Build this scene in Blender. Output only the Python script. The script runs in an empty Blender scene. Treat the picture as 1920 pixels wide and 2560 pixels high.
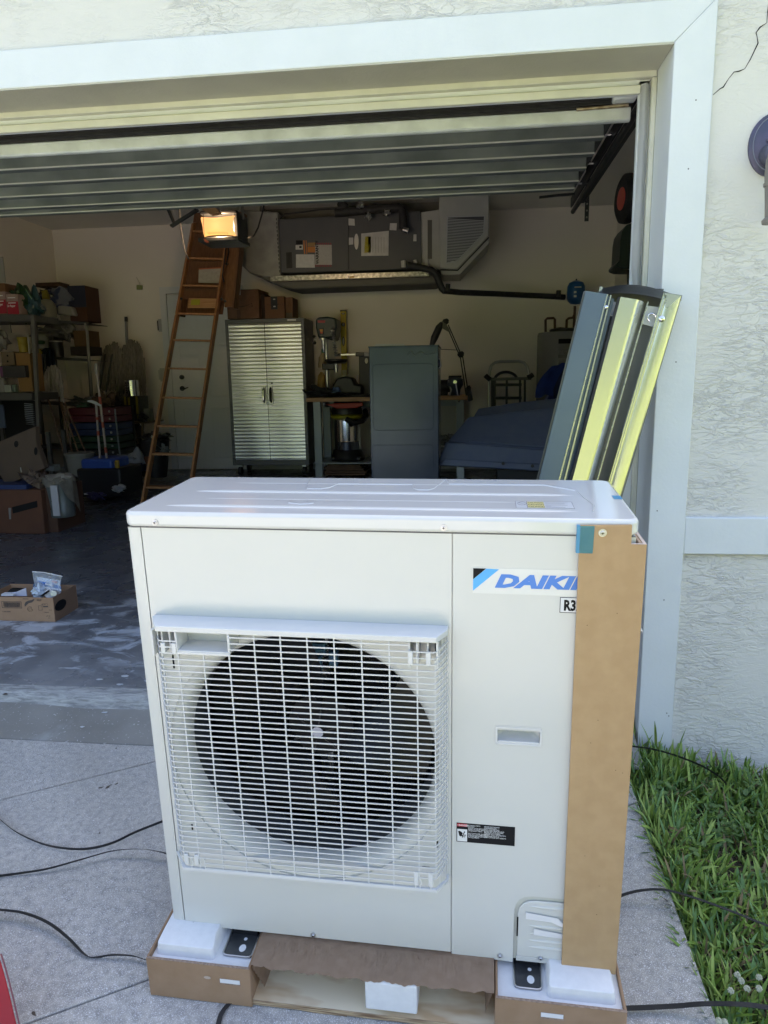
import bpy, bmesh, math, random
from mathutils import Vector, Matrix
random.seed(7)
R = math.radians
S = bpy.context.scene
C = S.collection

# ------------------------------------------------------------------ camera
F_PX = 1756.328
CAM = Vector((0.64811, -1.30862, 1.19700))
YAW, PITCH, ROLL = 0.11747, 0.18544, -0.01729
_f = Vector((-math.sin(YAW)*math.cos(PITCH), math.cos(YAW)*math.cos(PITCH), -math.sin(PITCH)))
_r0 = Vector((math.cos(YAW), math.sin(YAW), 0)); _u0 = _r0.cross(_f)
_r = math.cos(ROLL)*_r0 + math.sin(ROLL)*_u0
_u = -math.sin(ROLL)*_r0 + math.cos(ROLL)*_u0
cd = bpy.data.cameras.new('camera'); cam = bpy.data.objects.new('camera', cd); C.objects.link(cam)
cam.matrix_world = Matrix(((_r.x, _u.x, -_f.x, CAM.x), (_r.y, _u.y, -_f.y, CAM.y), (_r.z, _u.z, -_f.z, CAM.z), (0, 0, 0, 1)))
cd.sensor_fit = 'HORIZONTAL'; cd.sensor_width = 36; cd.lens = F_PX/1920*36
cd.clip_start = 0.02; cd.clip_end = 500
S.camera = cam

# ------------------------------------------------------------------ sky and sun
SUN_EL, SUN_AZ = R(58), R(18)      # the sun stands behind the house, a little to the right
sun_dir = Vector((math.sin(SUN_AZ)*math.cos(SUN_EL), math.cos(SUN_AZ)*math.cos(SUN_EL), math.sin(SUN_EL)))
W = bpy.data.worlds.new('World'); S.world = W; W.use_nodes = True
wn = W.node_tree.nodes; bgn = wn['Background']
sky = wn.new('ShaderNodeTexSky'); sky.sky_type = 'NISHITA'; sky.sun_disc = False
sky.sun_elevation = SUN_EL; sky.sun_rotation = SUN_AZ
sky.air_density = 1.0; sky.dust_density = 3.0; sky.ozone_density = 1.0
W.node_tree.links.new(sky.outputs[0], bgn.inputs[0]); bgn.inputs[1].default_value = 0.15
sd = bpy.data.lights.new('sun', 'SUN'); sd.energy = 5.0; sd.angle = R(0.5); sd.color = (1, .95, .88)
sun = bpy.data.objects.new('sun', sd); C.objects.link(sun); sun.location = (0, 10, 12)
sun.rotation_euler = sun_dir.to_track_quat('Z', 'Y').to_euler()
S.view_settings.view_transform = 'Standard'; S.view_settings.look = 'None'
S.view_settings.gamma = 1; S.view_settings.use_curve_mapping = False
S.view_settings.exposure = 1.95
S.view_settings.use_white_balance = True; S.view_settings.white_balance_temperature = 7050; S.view_settings.white_balance_tint = 12
S.cycles.max_bounces = 8; S.cycles.diffuse_bounces = 5; S.cycles.glossy_bounces = 4

# ------------------------------------------------------------------ helpers
def at(px, py, Y):
    """world point at depth Y seen at photograph position px, py"""
    d = _f + _r*((px-960)/F_PX) - _u*((py-1280)/F_PX)
    return CAM + d*((Y-CAM.y)/d.y)
def rect(x0, y0, x1, y1, Y):
    a = at(x0, (y0+y1)/2, Y); b = at(x1, (y0+y1)/2, Y); c = at((x0+x1)/2, y0, Y); d = at((x0+x1)/2, y1, Y)
    return a.x, b.x, d.z, c.z
def floor_z(Y): return .05 + .0131*(Y-1.1)
def foot(px, py):
    d = _f + _r*((px-960)/F_PX) - _u*((py-1280)/F_PX)
    n = Vector((0, -.0131, 1)); return CAM + d*((Vector((0, 1.1, .05))-CAM).dot(n)/d.dot(n))
# frame of the sloping driveway (the unit and its pallet stand square to it)
MU = Matrix(((0.99952, 0.03091, 0.00337, 0), (-0.03061, 0.99717, -0.06859, 0), (-0.00548, 0.06846, 0.99764, 0), (0, 0, 0, 1)))
NG = Vector((0.00337, -0.06859, 0.99764)); PG = NG*-0.102
def ground_z(x, y): return PG.z - (NG.x*(x-PG.x)+NG.y*(y-PG.y))/NG.z
def gpt(px, py, h=0.0):
    d = _f + _r*((px-960)/F_PX) - _u*((py-1280)/F_PX)
    return CAM + d*((PG+NG*h-CAM).dot(NG)/d.dot(NG))

class MB:
    def __init__(s): s.b = bmesh.new()
    def faces(s, vs, fs):
        v = [s.b.verts.new(p) for p in vs]
        for f in fs:
            try: s.b.faces.new([v[i] for i in f])
            except ValueError: pass
        return s
    def box(s, x0, x1, y0, y1, z0, z1, m=None):
        vs = [Vector(p) for p in ((x0,y0,z0),(x1,y0,z0),(x1,y1,z0),(x0,y1,z0),(x0,y0,z1),(x1,y0,z1),(x1,y1,z1),(x0,y1,z1))]
        if m: vs = [m @ v for v in vs]
        return s.faces(vs, [(0,3,2,1),(4,5,6,7),(0,1,5,4),(1,2,6,5),(2,3,7,6),(3,0,4,7)])
    def prism(s, pts, vec):
        pts = [Vector(p) for p in pts]; vec = Vector(vec); n = len(pts)
        v = pts + [p+vec for p in pts]
        return s.faces(v, [tuple(range(n))[::-1], tuple(range(n, 2*n))] + [(i, (i+1) % n, n+(i+1) % n, n+i) for i in range(n)])
    def quad(s, *p): return s.faces([Vector(q) for q in p], [tuple(range(len(p)))])
    def frame(s, outer, inner, vec):
        """a ring plate between two loops with the same number of points"""
        n = len(outer); vec = Vector(vec); o = [Vector(p) for p in outer]; i_ = [Vector(p) for p in inner]
        v = o + i_ + [p+vec for p in o] + [p+vec for p in i_]; f = []
        for k in range(n):
            j = (k+1) % n
            f += [(k, j, n+j, n+k), (2*n+k, 3*n+k, 3*n+j, 2*n+j), (k, 2*n+k, 2*n+j, j), (n+k, n+j, 3*n+j, 3*n+k)]
        return s.faces(v, f)
    def tube(s, pts, r, n=8, closed=False, flat=1.0, caps=True):
        pts = [Vector(p) for p in pts]; m = len(pts); rings = []; prev = None
        rr = r if isinstance(r, (list, tuple)) else [r]*m
        for i, p in enumerate(pts):
            if closed: t = pts[(i+1) % m]-pts[i-1]
            else: t = pts[min(i+1, m-1)]-pts[max(i-1, 0)]
            t.normalize()
            if prev is None:
                a = Vector((0, 0, 1)) if abs(t.z) < .9 else Vector((1, 0, 0))
                u = t.cross(a).normalized()
            else: u = (prev - t*prev.dot(t)).normalized()
            prev = u; w = t.cross(u)
            rings.append([s.b.verts.new(p + u*math.cos(2*math.pi*k/n)*rr[i] + w*math.sin(2*math.pi*k/n)*rr[i]*flat) for k in range(n)])
        e = m if closed else m-1
        for i in range(e):
            a, b = rings[i], rings[(i+1) % m]
            for k in range(n): s.b.faces.new((a[k], a[(k+1) % n], b[(k+1) % n], b[k]))
        if not closed and caps:
            s.b.faces.new(rings[0][::-1]); s.b.faces.new(rings[-1])
        return s
    def cyl(s, p0, p1, r, r1=None, n=16): return s.tube([p0, p1], [r, r if r1 is None else r1], n)
    def bar(s, p0, p1, w, h, up=(0, 0, 1)):
        p0 = Vector(p0); p1 = Vector(p1); t = (p1-p0).normalized(); u = t.cross(Vector(up)).normalized(); v = u.cross(t)
        a = [p0+u*w/2*i+v*h/2*j for i, j in ((-1,-1),(1,-1),(1,1),(-1,1))]
        return s.prism(a, p1-p0)
    def lathe(s, prof, c=(0, 0, 0), n=20, m=None):
        c = Vector(c); rings = []
        for r, z in prof:
            ring = []
            for k in range(n):
                p = Vector((r*math.cos(2*math.pi*k/n), r*math.sin(2*math.pi*k/n), z))
                if m: p = m @ p
                ring.append(s.b.verts.new(p+c))
            rings.append(ring)
        for a, b in zip(rings, rings[1:]):
            for k in range(n): s.b.faces.new((a[k], a[(k+1) % n], b[(k+1) % n], b[k]))
        if prof[0][0] > 1e-6: s.b.faces.new(rings[0][::-1])
        if prof[-1][0] > 1e-6: s.b.faces.new(rings[-1])
        return s
    def blob(s, c, r, rough=.15, seed=0, nu=14, nv=10, zmin=None):
        rnd = random.Random(seed); ph = [(rnd.uniform(0, 6), rnd.uniform(1.5, 5), rnd.uniform(1.5, 5), rnd.uniform(0, 6)) for _ in range(5)]
        c = Vector(c); g = []
        for j in range(nv+1):
            th = math.pi*j/nv; row = []
            for i in range(nu):
                p = 2*math.pi*i/nu; k = 1
                for a, b, d, e in ph: k += rough/2.2*math.sin(a+b*math.cos(p)*math.sin(th)*1.7+d*math.cos(th)*2+e*math.sin(p)*math.sin(th))
                q = Vector((r[0]*math.sin(th)*math.cos(p), r[1]*math.sin(th)*math.sin(p), r[2]*math.cos(th)))*k + c
                if zmin is not None and q.z < zmin: q.z = zmin
                row.append(s.b.verts.new(q))
            g.append(row)
        for j in range(nv):
            for i in range(nu):
                s.b.faces.new((g[j][i], g[j+1][i], g[j+1][(i+1) % nu], g[j][(i+1) % nu]))
        bmesh.ops.remove_doubles(s.b, verts=s.b.verts, dist=1e-5)
        return s
    def sheet(s, fn, nu, nv, th=0.0):
        g = [[s.b.verts.new(fn(i/nu, j/nv)) for i in range(nu+1)] for j in range(nv+1)]
        fs = []
        for j in range(nv):
            for i in range(nu): fs.append(s.b.faces.new((g[j][i], g[j][i+1], g[j+1][i+1], g[j+1][i])))
        if th: bmesh.ops.solidify(s.b, geom=fs, thickness=th)
        return s

def obj(name, mb, mat, parent=None, world=False, bev=0, seg=2, kind=None, label=None, smooth=35, loc=None):
    b = mb.b
    bmesh.ops.recalc_face_normals(b, faces=b.faces)
    if world and parent is not None: bmesh.ops.translate(b, verts=b.verts, vec=-parent.matrix_world.translation)
    me = bpy.data.meshes.new(name); b.to_mesh(me); b.free()
    if smooth and len(me.polygons):
        me.polygons.foreach_set('use_smooth', [True]*len(me.polygons)); me.set_sharp_from_angle(angle=R(smooth))
    if isinstance(mat, (list, tuple)):
        for m in mat: me.materials.append(m)
    else: me.materials.append(mat)
    o = bpy.data.objects.new(name, me); C.objects.link(o)
    if parent is not None: o.parent = parent
    if loc: o.location = loc
    if bev:
        m = o.modifiers.new('bevel', 'BEVEL'); m.width = bev; m.segments = seg; m.limit_method = 'ANGLE'; m.angle_limit = R(40)
    if kind: o['kind'] = kind
    if label: o['label'] = label
    return o
def tag(o, label, cat, group=None):
    o['label'] = label; o['category'] = cat
    if group: o['group'] = group
    return o
def thing(name, label, cat, loc=(0, 0, 0), rot=None, group=None):
    o = bpy.data.objects.new(name, None); C.objects.link(o); o.empty_display_size = .1
    if rot is not None: o.matrix_world = Matrix.Translation(Vector(loc)) @ rot.to_4x4()
    else: o.location = loc; o.matrix_world = Matrix.Translation(Vector(loc))
    return tag(o, label, cat, group)
def copy_part(o, parent=None, loc=None):
    c = o.copy(); C.objects.link(c)
    if parent is not None: c.parent = parent
    if loc is not None: c.location = loc
    return c
def text(name, body, size, mat, parent, m, bold=0, shear=0, squeeze=1.0, th=.0004, align='LEFT', spacing=1.0):
    """flat print as thin letters; m maps the text plane (x right, y up) into the parent's frame"""
    cu = bpy.data.curves.new(name, 'FONT'); cu.body = body; cu.size = size; cu.offset = bold; cu.shear = shear
    cu.align_x = align; cu.resolution_u = 2; cu.extrude = 0; cu.space_character = spacing; cu.space_line = .85
    t = bpy.data.objects.new(name, cu); C.objects.link(t)
    dg = bpy.context.evaluated_depsgraph_get(); me = bpy.data.meshes.new_from_object(t.evaluated_get(dg))
    bpy.data.objects.remove(t); bpy.data.curves.remove(cu)
    me.transform(m @ Matrix.Diagonal((squeeze, 1, 1, 1))); me.materials.clear(); me.materials.append(mat); me.name = name
    o = bpy.data.objects.new(name, me); C.objects.link(o); o.parent = parent
    return o
FRONT = Matrix(((1, 0, 0, 0), (0, 0, -1, 0), (0, 1, 0, 0), (0, 0, 0, 1)))   # text plane facing -Y
def front(x, y, z, rot=0): return Matrix.Translation((x, y, z)) @ FRONT @ Matrix.Rotation(rot, 4, 'Z')

# ------------------------------------------------------------------ materials
_mats = {}
def mat(name, col, rough=.5, metal=0, col2=None, ns=8, nd=4, bump=0, bs=60, bd=.002, emis=None, es=0, alpha=None, coat=0, trans=0, stretch=None, spec=None, rvar=0, ramp=(.35, .65)):
    if name in _mats: return _mats[name]
    m = bpy.data.materials.new(name); m.use_nodes = True; nt = m.node_tree; n = nt.nodes; L = nt.links.new; p = n['Principled BSDF']
    p.inputs['Base Color'].default_value = (*col, 1); p.inputs['Roughness'].default_value = rough; p.inputs['Metallic'].default_value = metal
    if coat: p.inputs['Coat Weight'].default_value = coat; p.inputs['Coat Roughness'].default_value = .12
    if trans: p.inputs['Transmission Weight'].default_value = trans
    if spec is not None: p.inputs['Specular IOR Level'].default_value = spec
    if emis: p.inputs['Emission Color'].default_value = (*emis, 1); p.inputs['Emission Strength'].default_value = es
    if alpha is not None: p.inputs['Alpha'].default_value = alpha
    tc = n.new('ShaderNodeTexCoord'); src = tc.outputs['Object']
    if stretch:
        mp = n.new('ShaderNodeMapping'); mp.inputs['Scale'].default_value = stretch; L(src, mp.inputs[0]); src = mp.outputs[0]
    if col2 or rvar:
        t = n.new('ShaderNodeTexNoise'); t.inputs['Scale'].default_value = ns; t.inputs['Detail'].default_value = nd; L(src, t.inputs['Vector'])
        cr = n.new('ShaderNodeMapRange'); cr.inputs[1].default_value = ramp[0]; cr.inputs[2].default_value = ramp[1]; L(t.outputs[0], cr.inputs[0])
        if col2:
            mx = n.new('ShaderNodeMix'); mx.data_type = 'RGBA'; mx.inputs[6].default_value = (*col, 1); mx.inputs[7].default_value = (*col2, 1)
            L(cr.outputs[0], mx.inputs[0]); L(mx.outputs[2], p.inputs['Base Color'])
        if rvar:
            r2 = n.new('ShaderNodeMapRange'); r2.inputs[3].default_value = max(0, rough-rvar); r2.inputs[4].default_value = rough+rvar
            L(t.outputs[0], r2.inputs[0]); L(r2.outputs[0], p.inputs['Roughness'])
    if bump:
        t2 = n.new('ShaderNodeTexNoise'); t2.inputs['Scale'].default_value = bs; t2.inputs['Detail'].default_value = 4; L(src, t2.inputs['Vector'])
        b = n.new('ShaderNodeBump'); b.inputs['Strength'].default_value = bump; b.inputs['Distance'].default_value = bd
        L(t2.outputs[0], b.inputs['Height']); L(b.outputs[0], p.inputs['Normal'])
    _mats[name] = m; return m

IVORY = mat('ivory_enamel', (.60, .61, .585), .28, col2=(.62, .628, .605), ns=2, bump=.22, bs=3.2, bd=.02, coat=.35)
LIDM = mat('lid_enamel', (.65, .655, .65), .12, bump=.05, bs=150, bd=.0006, coat=.5)
PLASW = mat('white_plastic', (.66, .67, .67), .38, col2=(.62, .63, .63), ns=5)
BLKP = mat('black_plastic', (.012, .013, .015), .4, col2=(.02, .02, .022), ns=20)
RUBBER = mat('black_rubber', (.018, .018, .02), .65, col2=(.03, .03, .032), ns=30)
STEEL = mat('zinc_steel', (.55, .56, .58), .35, 1, rvar=.12, ns=12)
CHROME = mat('chrome', (.8, .81, .83), .12, 1)
DARKM = mat('dark_bracket_steel', (.06, .065, .075), .38, .6, col2=(.09, .095, .1), ns=30)
CARD = mat('kraft_cardboard', (.42, .275, .145), .85, col2=(.455, .305, .165), ns=35, nd=6, bump=.25, bs=400, bd=.0004)
CARD2 = mat('grey_brown_cardboard', (.44, .315, .225), .88, col2=(.48, .35, .255), ns=50, nd=6, bump=.15, bs=260, bd=.0003)
CARD3 = mat('box_cardboard', (.31, .195, .115), .85, col2=(.35, .225, .14), ns=22, nd=5, bump=.3, bs=200, bd=.0006)
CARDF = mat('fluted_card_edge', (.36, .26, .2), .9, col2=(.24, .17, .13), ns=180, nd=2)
FOAM = mat('white_foam', (.74, .75, .77), .7, col2=(.70, .71, .73), ns=60, bump=.35, bs=220, bd=.0008)
PAPER = mat('white_paper', (.78, .78, .8), .6, col2=(.72, .72, .74), ns=14)
INK = mat('black_ink', (.008, .008, .01), .6, spec=.2)
WHITEI = mat('white_ink', (.72, .74, .76), .5)
GREYI = mat('grey_ink', (.12, .12, .13), .6)
BLUE1 = mat('logo_light_blue', (.07, .42, .85), .4)
BLUE2 = mat('logo_blue', (.06, .22, .66), .4)
RED = mat('red_ink', (.62, .03, .05), .4)
TAPE = mat('blue_tape', (.12, .36, .42), .45, col2=(.17, .42, .45), ns=30, nd=3, bump=.3, bs=80, bd=.0006)
TAPE2 = mat('blue_tape_deep', (.06, .27, .46), .45)
WPAINT = mat('white_trim_paint', (.73, .765, .79), .5, col2=(.70, .735, .755), ns=6, bump=.5, bs=90, bd=.0012)
CREAM = mat('cream_stop_paint', (.66, .66, .56), .5, col2=(.58, .58, .49), ns=9, bump=.3, bs=60, bd=.001)
PLY = mat('plywood', (.85, .74, .54), .7, col2=(.62, .43, .25), ns=1.6, nd=3, stretch=(3, 9, 9), bump=.2, bs=60, bd=.0004, ramp=(.44, .58))
PLYE = mat('plywood_edge', (.55, .42, .27), .8, col2=(.16, .09, .05), ns=14, nd=3, stretch=(1, 1, 26))
WOOD = mat('ladder_wood', (.33, .155, .06), .55, col2=(.23, .10, .04), ns=6, nd=5, stretch=(14, 4, 1), bump=.15, bs=40, bd=.0006)
WOODL = mat('bench_wood', (.48, .28, .14), .5, col2=(.36, .19, .09), ns=5, stretch=(1, 10, 10))
GALV = mat('galvanised', (.58, .6, .62), .28, 1, col2=(.5, .52, .53), ns=40, nd=3, rvar=.08)
GALVD = mat('galvanised_dull', (.17, .195, .195), .5, .5, col2=(.26, .29, .285), ns=5, nd=6, rvar=.15)
GALVB = mat('galvanised_weathered', (.74, .79, .80), .5, .3, col2=(.52, .56, .56), ns=7, nd=9, bump=.2, bs=50, bd=.001, ramp=(.42, .72))
AHGREY = mat('air_handler_grey', (.075, .08, .088), .5, .1, col2=(.085, .09, .098), ns=4)
STEELGREY = mat('grey_painted_steel', (.045, .066, .115), .22, .35, col2=(.06, .082, .135), ns=3, rvar=.06)
BLUEGREY = mat('blue_grey_plastic', (.095, .13, .23), .55, col2=(.115, .15, .24), ns=9, nd=6, bump=.3, bs=30, bd=.002)
BENCHG = mat('bench_leg_grey', (.27, .31, .35), .45, .3)
DUCT = mat('duct_board', (.48, .475, .45), .6, col2=(.43, .425, .40), ns=5)
DUCTF = mat('duct_foil', (.38, .385, .37), .4, .5, col2=(.30, .305, .29), ns=9, bump=.4, bs=25, bd=.003)
FOIL = mat('foil_pan', (.72, .72, .72), .3, 1, col2=(.25, .25, .25), ns=30, nd=6, bump=.6, bs=45, bd=.003)
BLACKM = mat('black_metal', (.02, .021, .024), .42, .4, col2=(.03, .03, .035), ns=14)
AMAZ = mat('dark_brown_card', (.17, .085, .045), .85, col2=(.2, .105, .06), ns=12)
BLUETUB = mat('blue_plastic', (.012, .06, .32), .4, col2=(.016, .075, .36), ns=10)
TARP = mat('blue_tarp', (.01, .045, .3), .35, col2=(.02, .07, .4), ns=9, bump=.6, bs=14, bd=.02)
BAGM = mat('white_bag', (.45, .47, .5), .4, col2=(.36, .38, .42), ns=12, bump=.5, bs=20, bd=.01)
CLOTH = mat('grey_cloth', (.30, .29, .26), .9, col2=(.22, .215, .2), ns=20, bump=.5, bs=60, bd=.004)
MOPM = mat('mop_string', (.30, .27, .23), .95, col2=(.16, .145, .125), ns=40, nd=5, stretch=(3, 3, .4), bump=.8, bs=60, bd=.006)
MOPW = mat('white_mop_string', (.48, .47, .45), .95, col2=(.3, .29, .28), ns=40, nd=5, stretch=(3, 3, .4), bump=.8, bs=60, bd=.006)
COPPER = mat('copper', (.11, .05, .035), .5, .5, col2=(.07, .035, .025), ns=25)
EXPB = mat('tank_blue', (.01, .085, .26), .32)
YEL = mat('yellow_paint', (.56, .42, .02), .45, col2=(.48, .35, .02), ns=9)
GREENP = mat('green_plastic', (.015, .09, .03), .45)
DRED = mat('dark_red_plastic', (.09, .012, .02), .4)
REDP = mat('red_paint', (.42, .008, .02), .3, coat=.4, col2=(.36, .008, .018), ns=4)
HEATERG = mat('heater_grey', (.22, .225, .23), .35, .2)
def clear_mat():
    m = mat('clear_plastic', (.9, .95, 1), .12, alpha=.28); return m
CLEAR = clear_mat()
def flutes(m, sc, st):
    nt = m.node_tree; n = nt.nodes; L = nt.links.new; p = n['Principled BSDF']
    tc = n.new('ShaderNodeTexCoord'); w = n.new('ShaderNodeTexWave'); w.bands_direction = 'X'; w.inputs['Scale'].default_value = sc; w.inputs['Distortion'].default_value = .6; w.inputs['Detail'].default_value = 2
    L(tc.outputs['Object'], w.inputs['Vector']); b = n.new('ShaderNodeBump'); b.inputs['Strength'].default_value = st; b.inputs['Distance'].default_value = .001
    L(w.outputs['Fac'], b.inputs['Height'])
    old = p.inputs['Normal'].links[0].from_node if p.inputs['Normal'].links else None
    if old: L(old.outputs[0], b.inputs['Normal'])
    L(b.outputs[0], p.inputs['Normal'])
flutes(CARD, 22, .10); flutes(CARD3, 22, .12)

# ------------------------------------------------------------------ special surfaces
def node_mat(name):
    m = bpy.data.materials.new(name); m.use_nodes = True; nt = m.node_tree
    return m, nt.nodes, nt.links.new, nt.nodes['Principled BSDF']
def nz(n, L, src, scale, detail=4, dist=0, rough=.5):
    t = n.new('ShaderNodeTexNoise'); t.inputs['Scale'].default_value = scale; t.inputs['Detail'].default_value = detail
    t.inputs['Distortion'].default_value = dist; t.inputs['Roughness'].default_value = rough
    if src: L(src, t.inputs['Vector'])
    return t.outputs[0]
def mr(n, L, src, a, b, c=0, d=1):
    t = n.new('ShaderNodeMapRange'); L(src, t.inputs[0]); t.inputs[1].default_value = a; t.inputs[2].default_value = b; t.inputs[3].default_value = c; t.inputs[4].default_value = d
    return t.outputs[0]
def mth(n, L, op, a, b):
    t = n.new('ShaderNodeMath'); t.operation = op
    for i, v in enumerate((a, b)):
        if isinstance(v, (int, float)): t.inputs[i].default_value = v
        else: L(v, t.inputs[i])
    return t.outputs[0]
def mixc(n, L, f, a, b):
    t = n.new('ShaderNodeMix'); t.data_type = 'RGBA'
    if isinstance(f, (int, float)): t.inputs[0].default_value = f
    else: L(f, t.inputs[0])
    for i, v in ((6, a), (7, b)):
        if isinstance(v, tuple): t.inputs[i].default_value = (*v, 1)
        else: L(v, t.inputs[i])
    return t.outputs[2]
def objco(n, L, sc=(1, 1, 1)):
    tc = n.new('ShaderNodeTexCoord'); mp = n.new('ShaderNodeMapping'); mp.inputs['Scale'].default_value = sc; L(tc.outputs['Object'], mp.inputs[0]); return mp.outputs[0]

def stucco_mat():
    m, n, L, p = node_mat('stucco_knockdown')
    c = objco(n, L, (1, 1, 2.6)); c1 = objco(n, L)
    a = nz(n, L, c, 13, 5, .9, .55)
    ridge = mth(n, L, 'ABSOLUTE', mth(n, L, 'SUBTRACT', a, .5), 0)      # thin lacy ridges
    rd = mr(n, L, ridge, 0.0, .035, 1, 0)
    patch = mr(n, L, nz(n, L, c1, 2.4, 3), .42, .6)
    plate = mr(n, L, nz(n, L, c, 19, 4, 1.6), .46, .56)
    h = mth(n, L, 'ADD', mth(n, L, 'MULTIPLY', rd, patch), mth(n, L, 'MULTIPLY', plate, mth(n, L, 'ADD', mth(n, L, 'MULTIPLY', patch, .5), .12)))
    h = mth(n, L, 'ADD', h, mth(n, L, 'MULTIPLY', nz(n, L, c1, 160, 4), .18))
    b = n.new('ShaderNodeBump'); b.inputs['Strength'].default_value = .62; b.inputs['Distance'].default_value = .005
    L(h, b.inputs['Height']); L(b.outputs[0], p.inputs['Normal'])
    L(mixc(n, L, nz(n, L, c1, 1.3, 4), (.665, .655, .62), (.73, .72, .685)), p.inputs['Base Color']); p.inputs['Roughness'].default_value = .75
    return m
def concrete_mat():
    m, n, L, p = node_mat('driveway_concrete')
    c = objco(n, L)
    base = mixc(n, L, mr(n, L, nz(n, L, c, 2.2, 5), .35, .65), (.40, .385, .36), (.49, .475, .445))
    base = mixc(n, L, mr(n, L, nz(n, L, c, 60, 4), .35, .7), base, (.29, .285, .28))
    sp = mth(n, L, 'MULTIPLY', mr(n, L, nz(n, L, c, 430, 2, 0, .6), .56, .62), mr(n, L, nz(n, L, c, 3, 3), .3, .6, .45, 1))
    base = mixc(n, L, sp, base, (.74, .75, .78))
    sp2 = mr(n, L, nz(n, L, c, 190, 2), .70, .73)
    base = mixc(n, L, sp2, base, (.8, .8, .82))
    base = mixc(n, L, mth(n, L, 'MULTIPLY', mr(n, L, nz(n, L, c, 1.1, 7, .8, .6), .52, .70), .38), base, (.15, .145, .14))
    base = mixc(n, L, mr(n, L, nz(n, L, c, 26, 2), .735, .75), base, (.07, .055, .045))
    L(base, p.inputs['Base Color']); p.inputs['Roughness'].default_value = .8
    b = n.new('ShaderNodeBump'); b.inputs['Strength'].default_value = .6; b.inputs['Distance'].default_value = .002
    L(nz(n, L, c, 170, 4), b.inputs['Height']); L(b.outputs[0], p.inputs['Normal'])
    return m
def apron_mat(nm='apron_concrete', k=1.0):
    m, n, L, p = node_mat(nm)
    c = objco(n, L)
    base = mixc(n, L, mr(n, L, nz(n, L, c, 3, 7), .35, .65), (.20, .195, .18), (.29, .285, .27))
    base = mixc(n, L, mth(n, L, 'MULTIPLY', mr(n, L, nz(n, L, c, 5.5, 6, .6), .56, .66), .7), base, (.36, .37, .37))
    base = mixc(n, L, mr(n, L, nz(n, L, c, 120, 3), .66, .69), base, (.5, .5, .5))
    if k > 1: base = mixc(n, L, mr(n, L, nz(n, L, objco(n, L, (1, 6, 6)), 14, 9, .8, .7), .38, .62), (.42, .43, .43), (.19, .195, .2))
    L(base, p.inputs['Base Color']); p.inputs['Roughness'].default_value = .7
    b = n.new('ShaderNodeBump'); b.inputs['Strength'].default_value = .4; b.inputs['Distance'].default_value = .002
    L(nz(n, L, c, 60, 6), b.inputs['Height']); L(b.outputs[0], p.inputs['Normal'])
    return m
def floor_mat():
    m, n, L, p = node_mat('garage_floor_concrete')
    c = objco(n, L); cs = objco(n, L, (1, 1.8, 1))
    sx = n.new('ShaderNodeSeparateXYZ'); L(c, sx.inputs[0])
    near = mr(n, L, sx.outputs[1], 2.3, 1.15)           # daylight from the door painted in as paler colour, with wear and salt
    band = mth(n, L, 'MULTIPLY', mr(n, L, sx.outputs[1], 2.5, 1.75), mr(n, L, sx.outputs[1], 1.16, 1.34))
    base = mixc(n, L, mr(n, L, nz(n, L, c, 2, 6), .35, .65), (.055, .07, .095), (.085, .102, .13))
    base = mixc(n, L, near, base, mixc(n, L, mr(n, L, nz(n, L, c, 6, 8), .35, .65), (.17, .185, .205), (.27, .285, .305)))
    st = mth(n, L, 'MULTIPLY', mr(n, L, nz(n, L, cs, 4.2, 9, 1.1, .65), .5, .6), band)
    base = mixc(n, L, mth(n, L, 'MULTIPLY', st, .85), base, (.56, .62, .70))
    st2 = mth(n, L, 'MULTIPLY', mr(n, L, nz(n, L, cs, 14, 6, .6), .655, .675), near)
    base = mixc(n, L, st2, base, (.55, .58, .62))
    L(base, p.inputs['Base Color']); L(mr(n, L, nz(n, L, c, 5, 5), .3, .7, .14, .42), p.inputs['Roughness'])
    b = n.new('ShaderNodeBump'); b.inputs['Strength'].default_value = .25; b.inputs['Distance'].default_value = .003
    L(nz(n, L, c, 18, 6), b.inputs['Height']); L(b.outputs[0], p.inputs['Normal'])
    return m
def lawn_mat(name, a, b_):
    m, n, L, p = node_mat(name); c = objco(n, L)
    L(mixc(n, L, mr(n, L, nz(n, L, c, 9, 8), .35, .65), a, b_), p.inputs['Base Color']); p.inputs['Roughness'].default_value = .85
    b = n.new('ShaderNodeBump'); b.inputs['Strength'].default_value = .8; b.inputs['Distance'].default_value = .03
    L(nz(n, L, c, 60, 6), b.inputs['Height']); L(b.outputs[0], p.inputs['Normal'])
    return m
STUCCO = stucco_mat(); DRIVE = concrete_mat(); APRON = apron_mat(); FLOORM = floor_mat()
LAWN = lawn_mat('lawn_ground', (.17, .21, .045), (.27, .33, .06)); SOIL = lawn_mat('lawn_soil', (.035, .03, .02), (.07, .06, .035))
ASPH = mat('asphalt', (.05, .05, .055), .85, col2=(.065, .065, .07), ns=30)
INW = mat('inner_wall_paint', (.80, .745, .675), .75, col2=(.785, .73, .66), ns=3, bump=.25, bs=80, bd=.001)
CEILM = mat('ceiling_paint', (.76, .745, .715), .85, col2=(.74, .725, .695), ns=4)
JOINT = mat('joint_dirt', (.03, .03, .03), .9)
ROOFM = mat('roof_shingle', (.10, .09, .08), .9, col2=(.14, .13, .12), ns=20)

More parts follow.
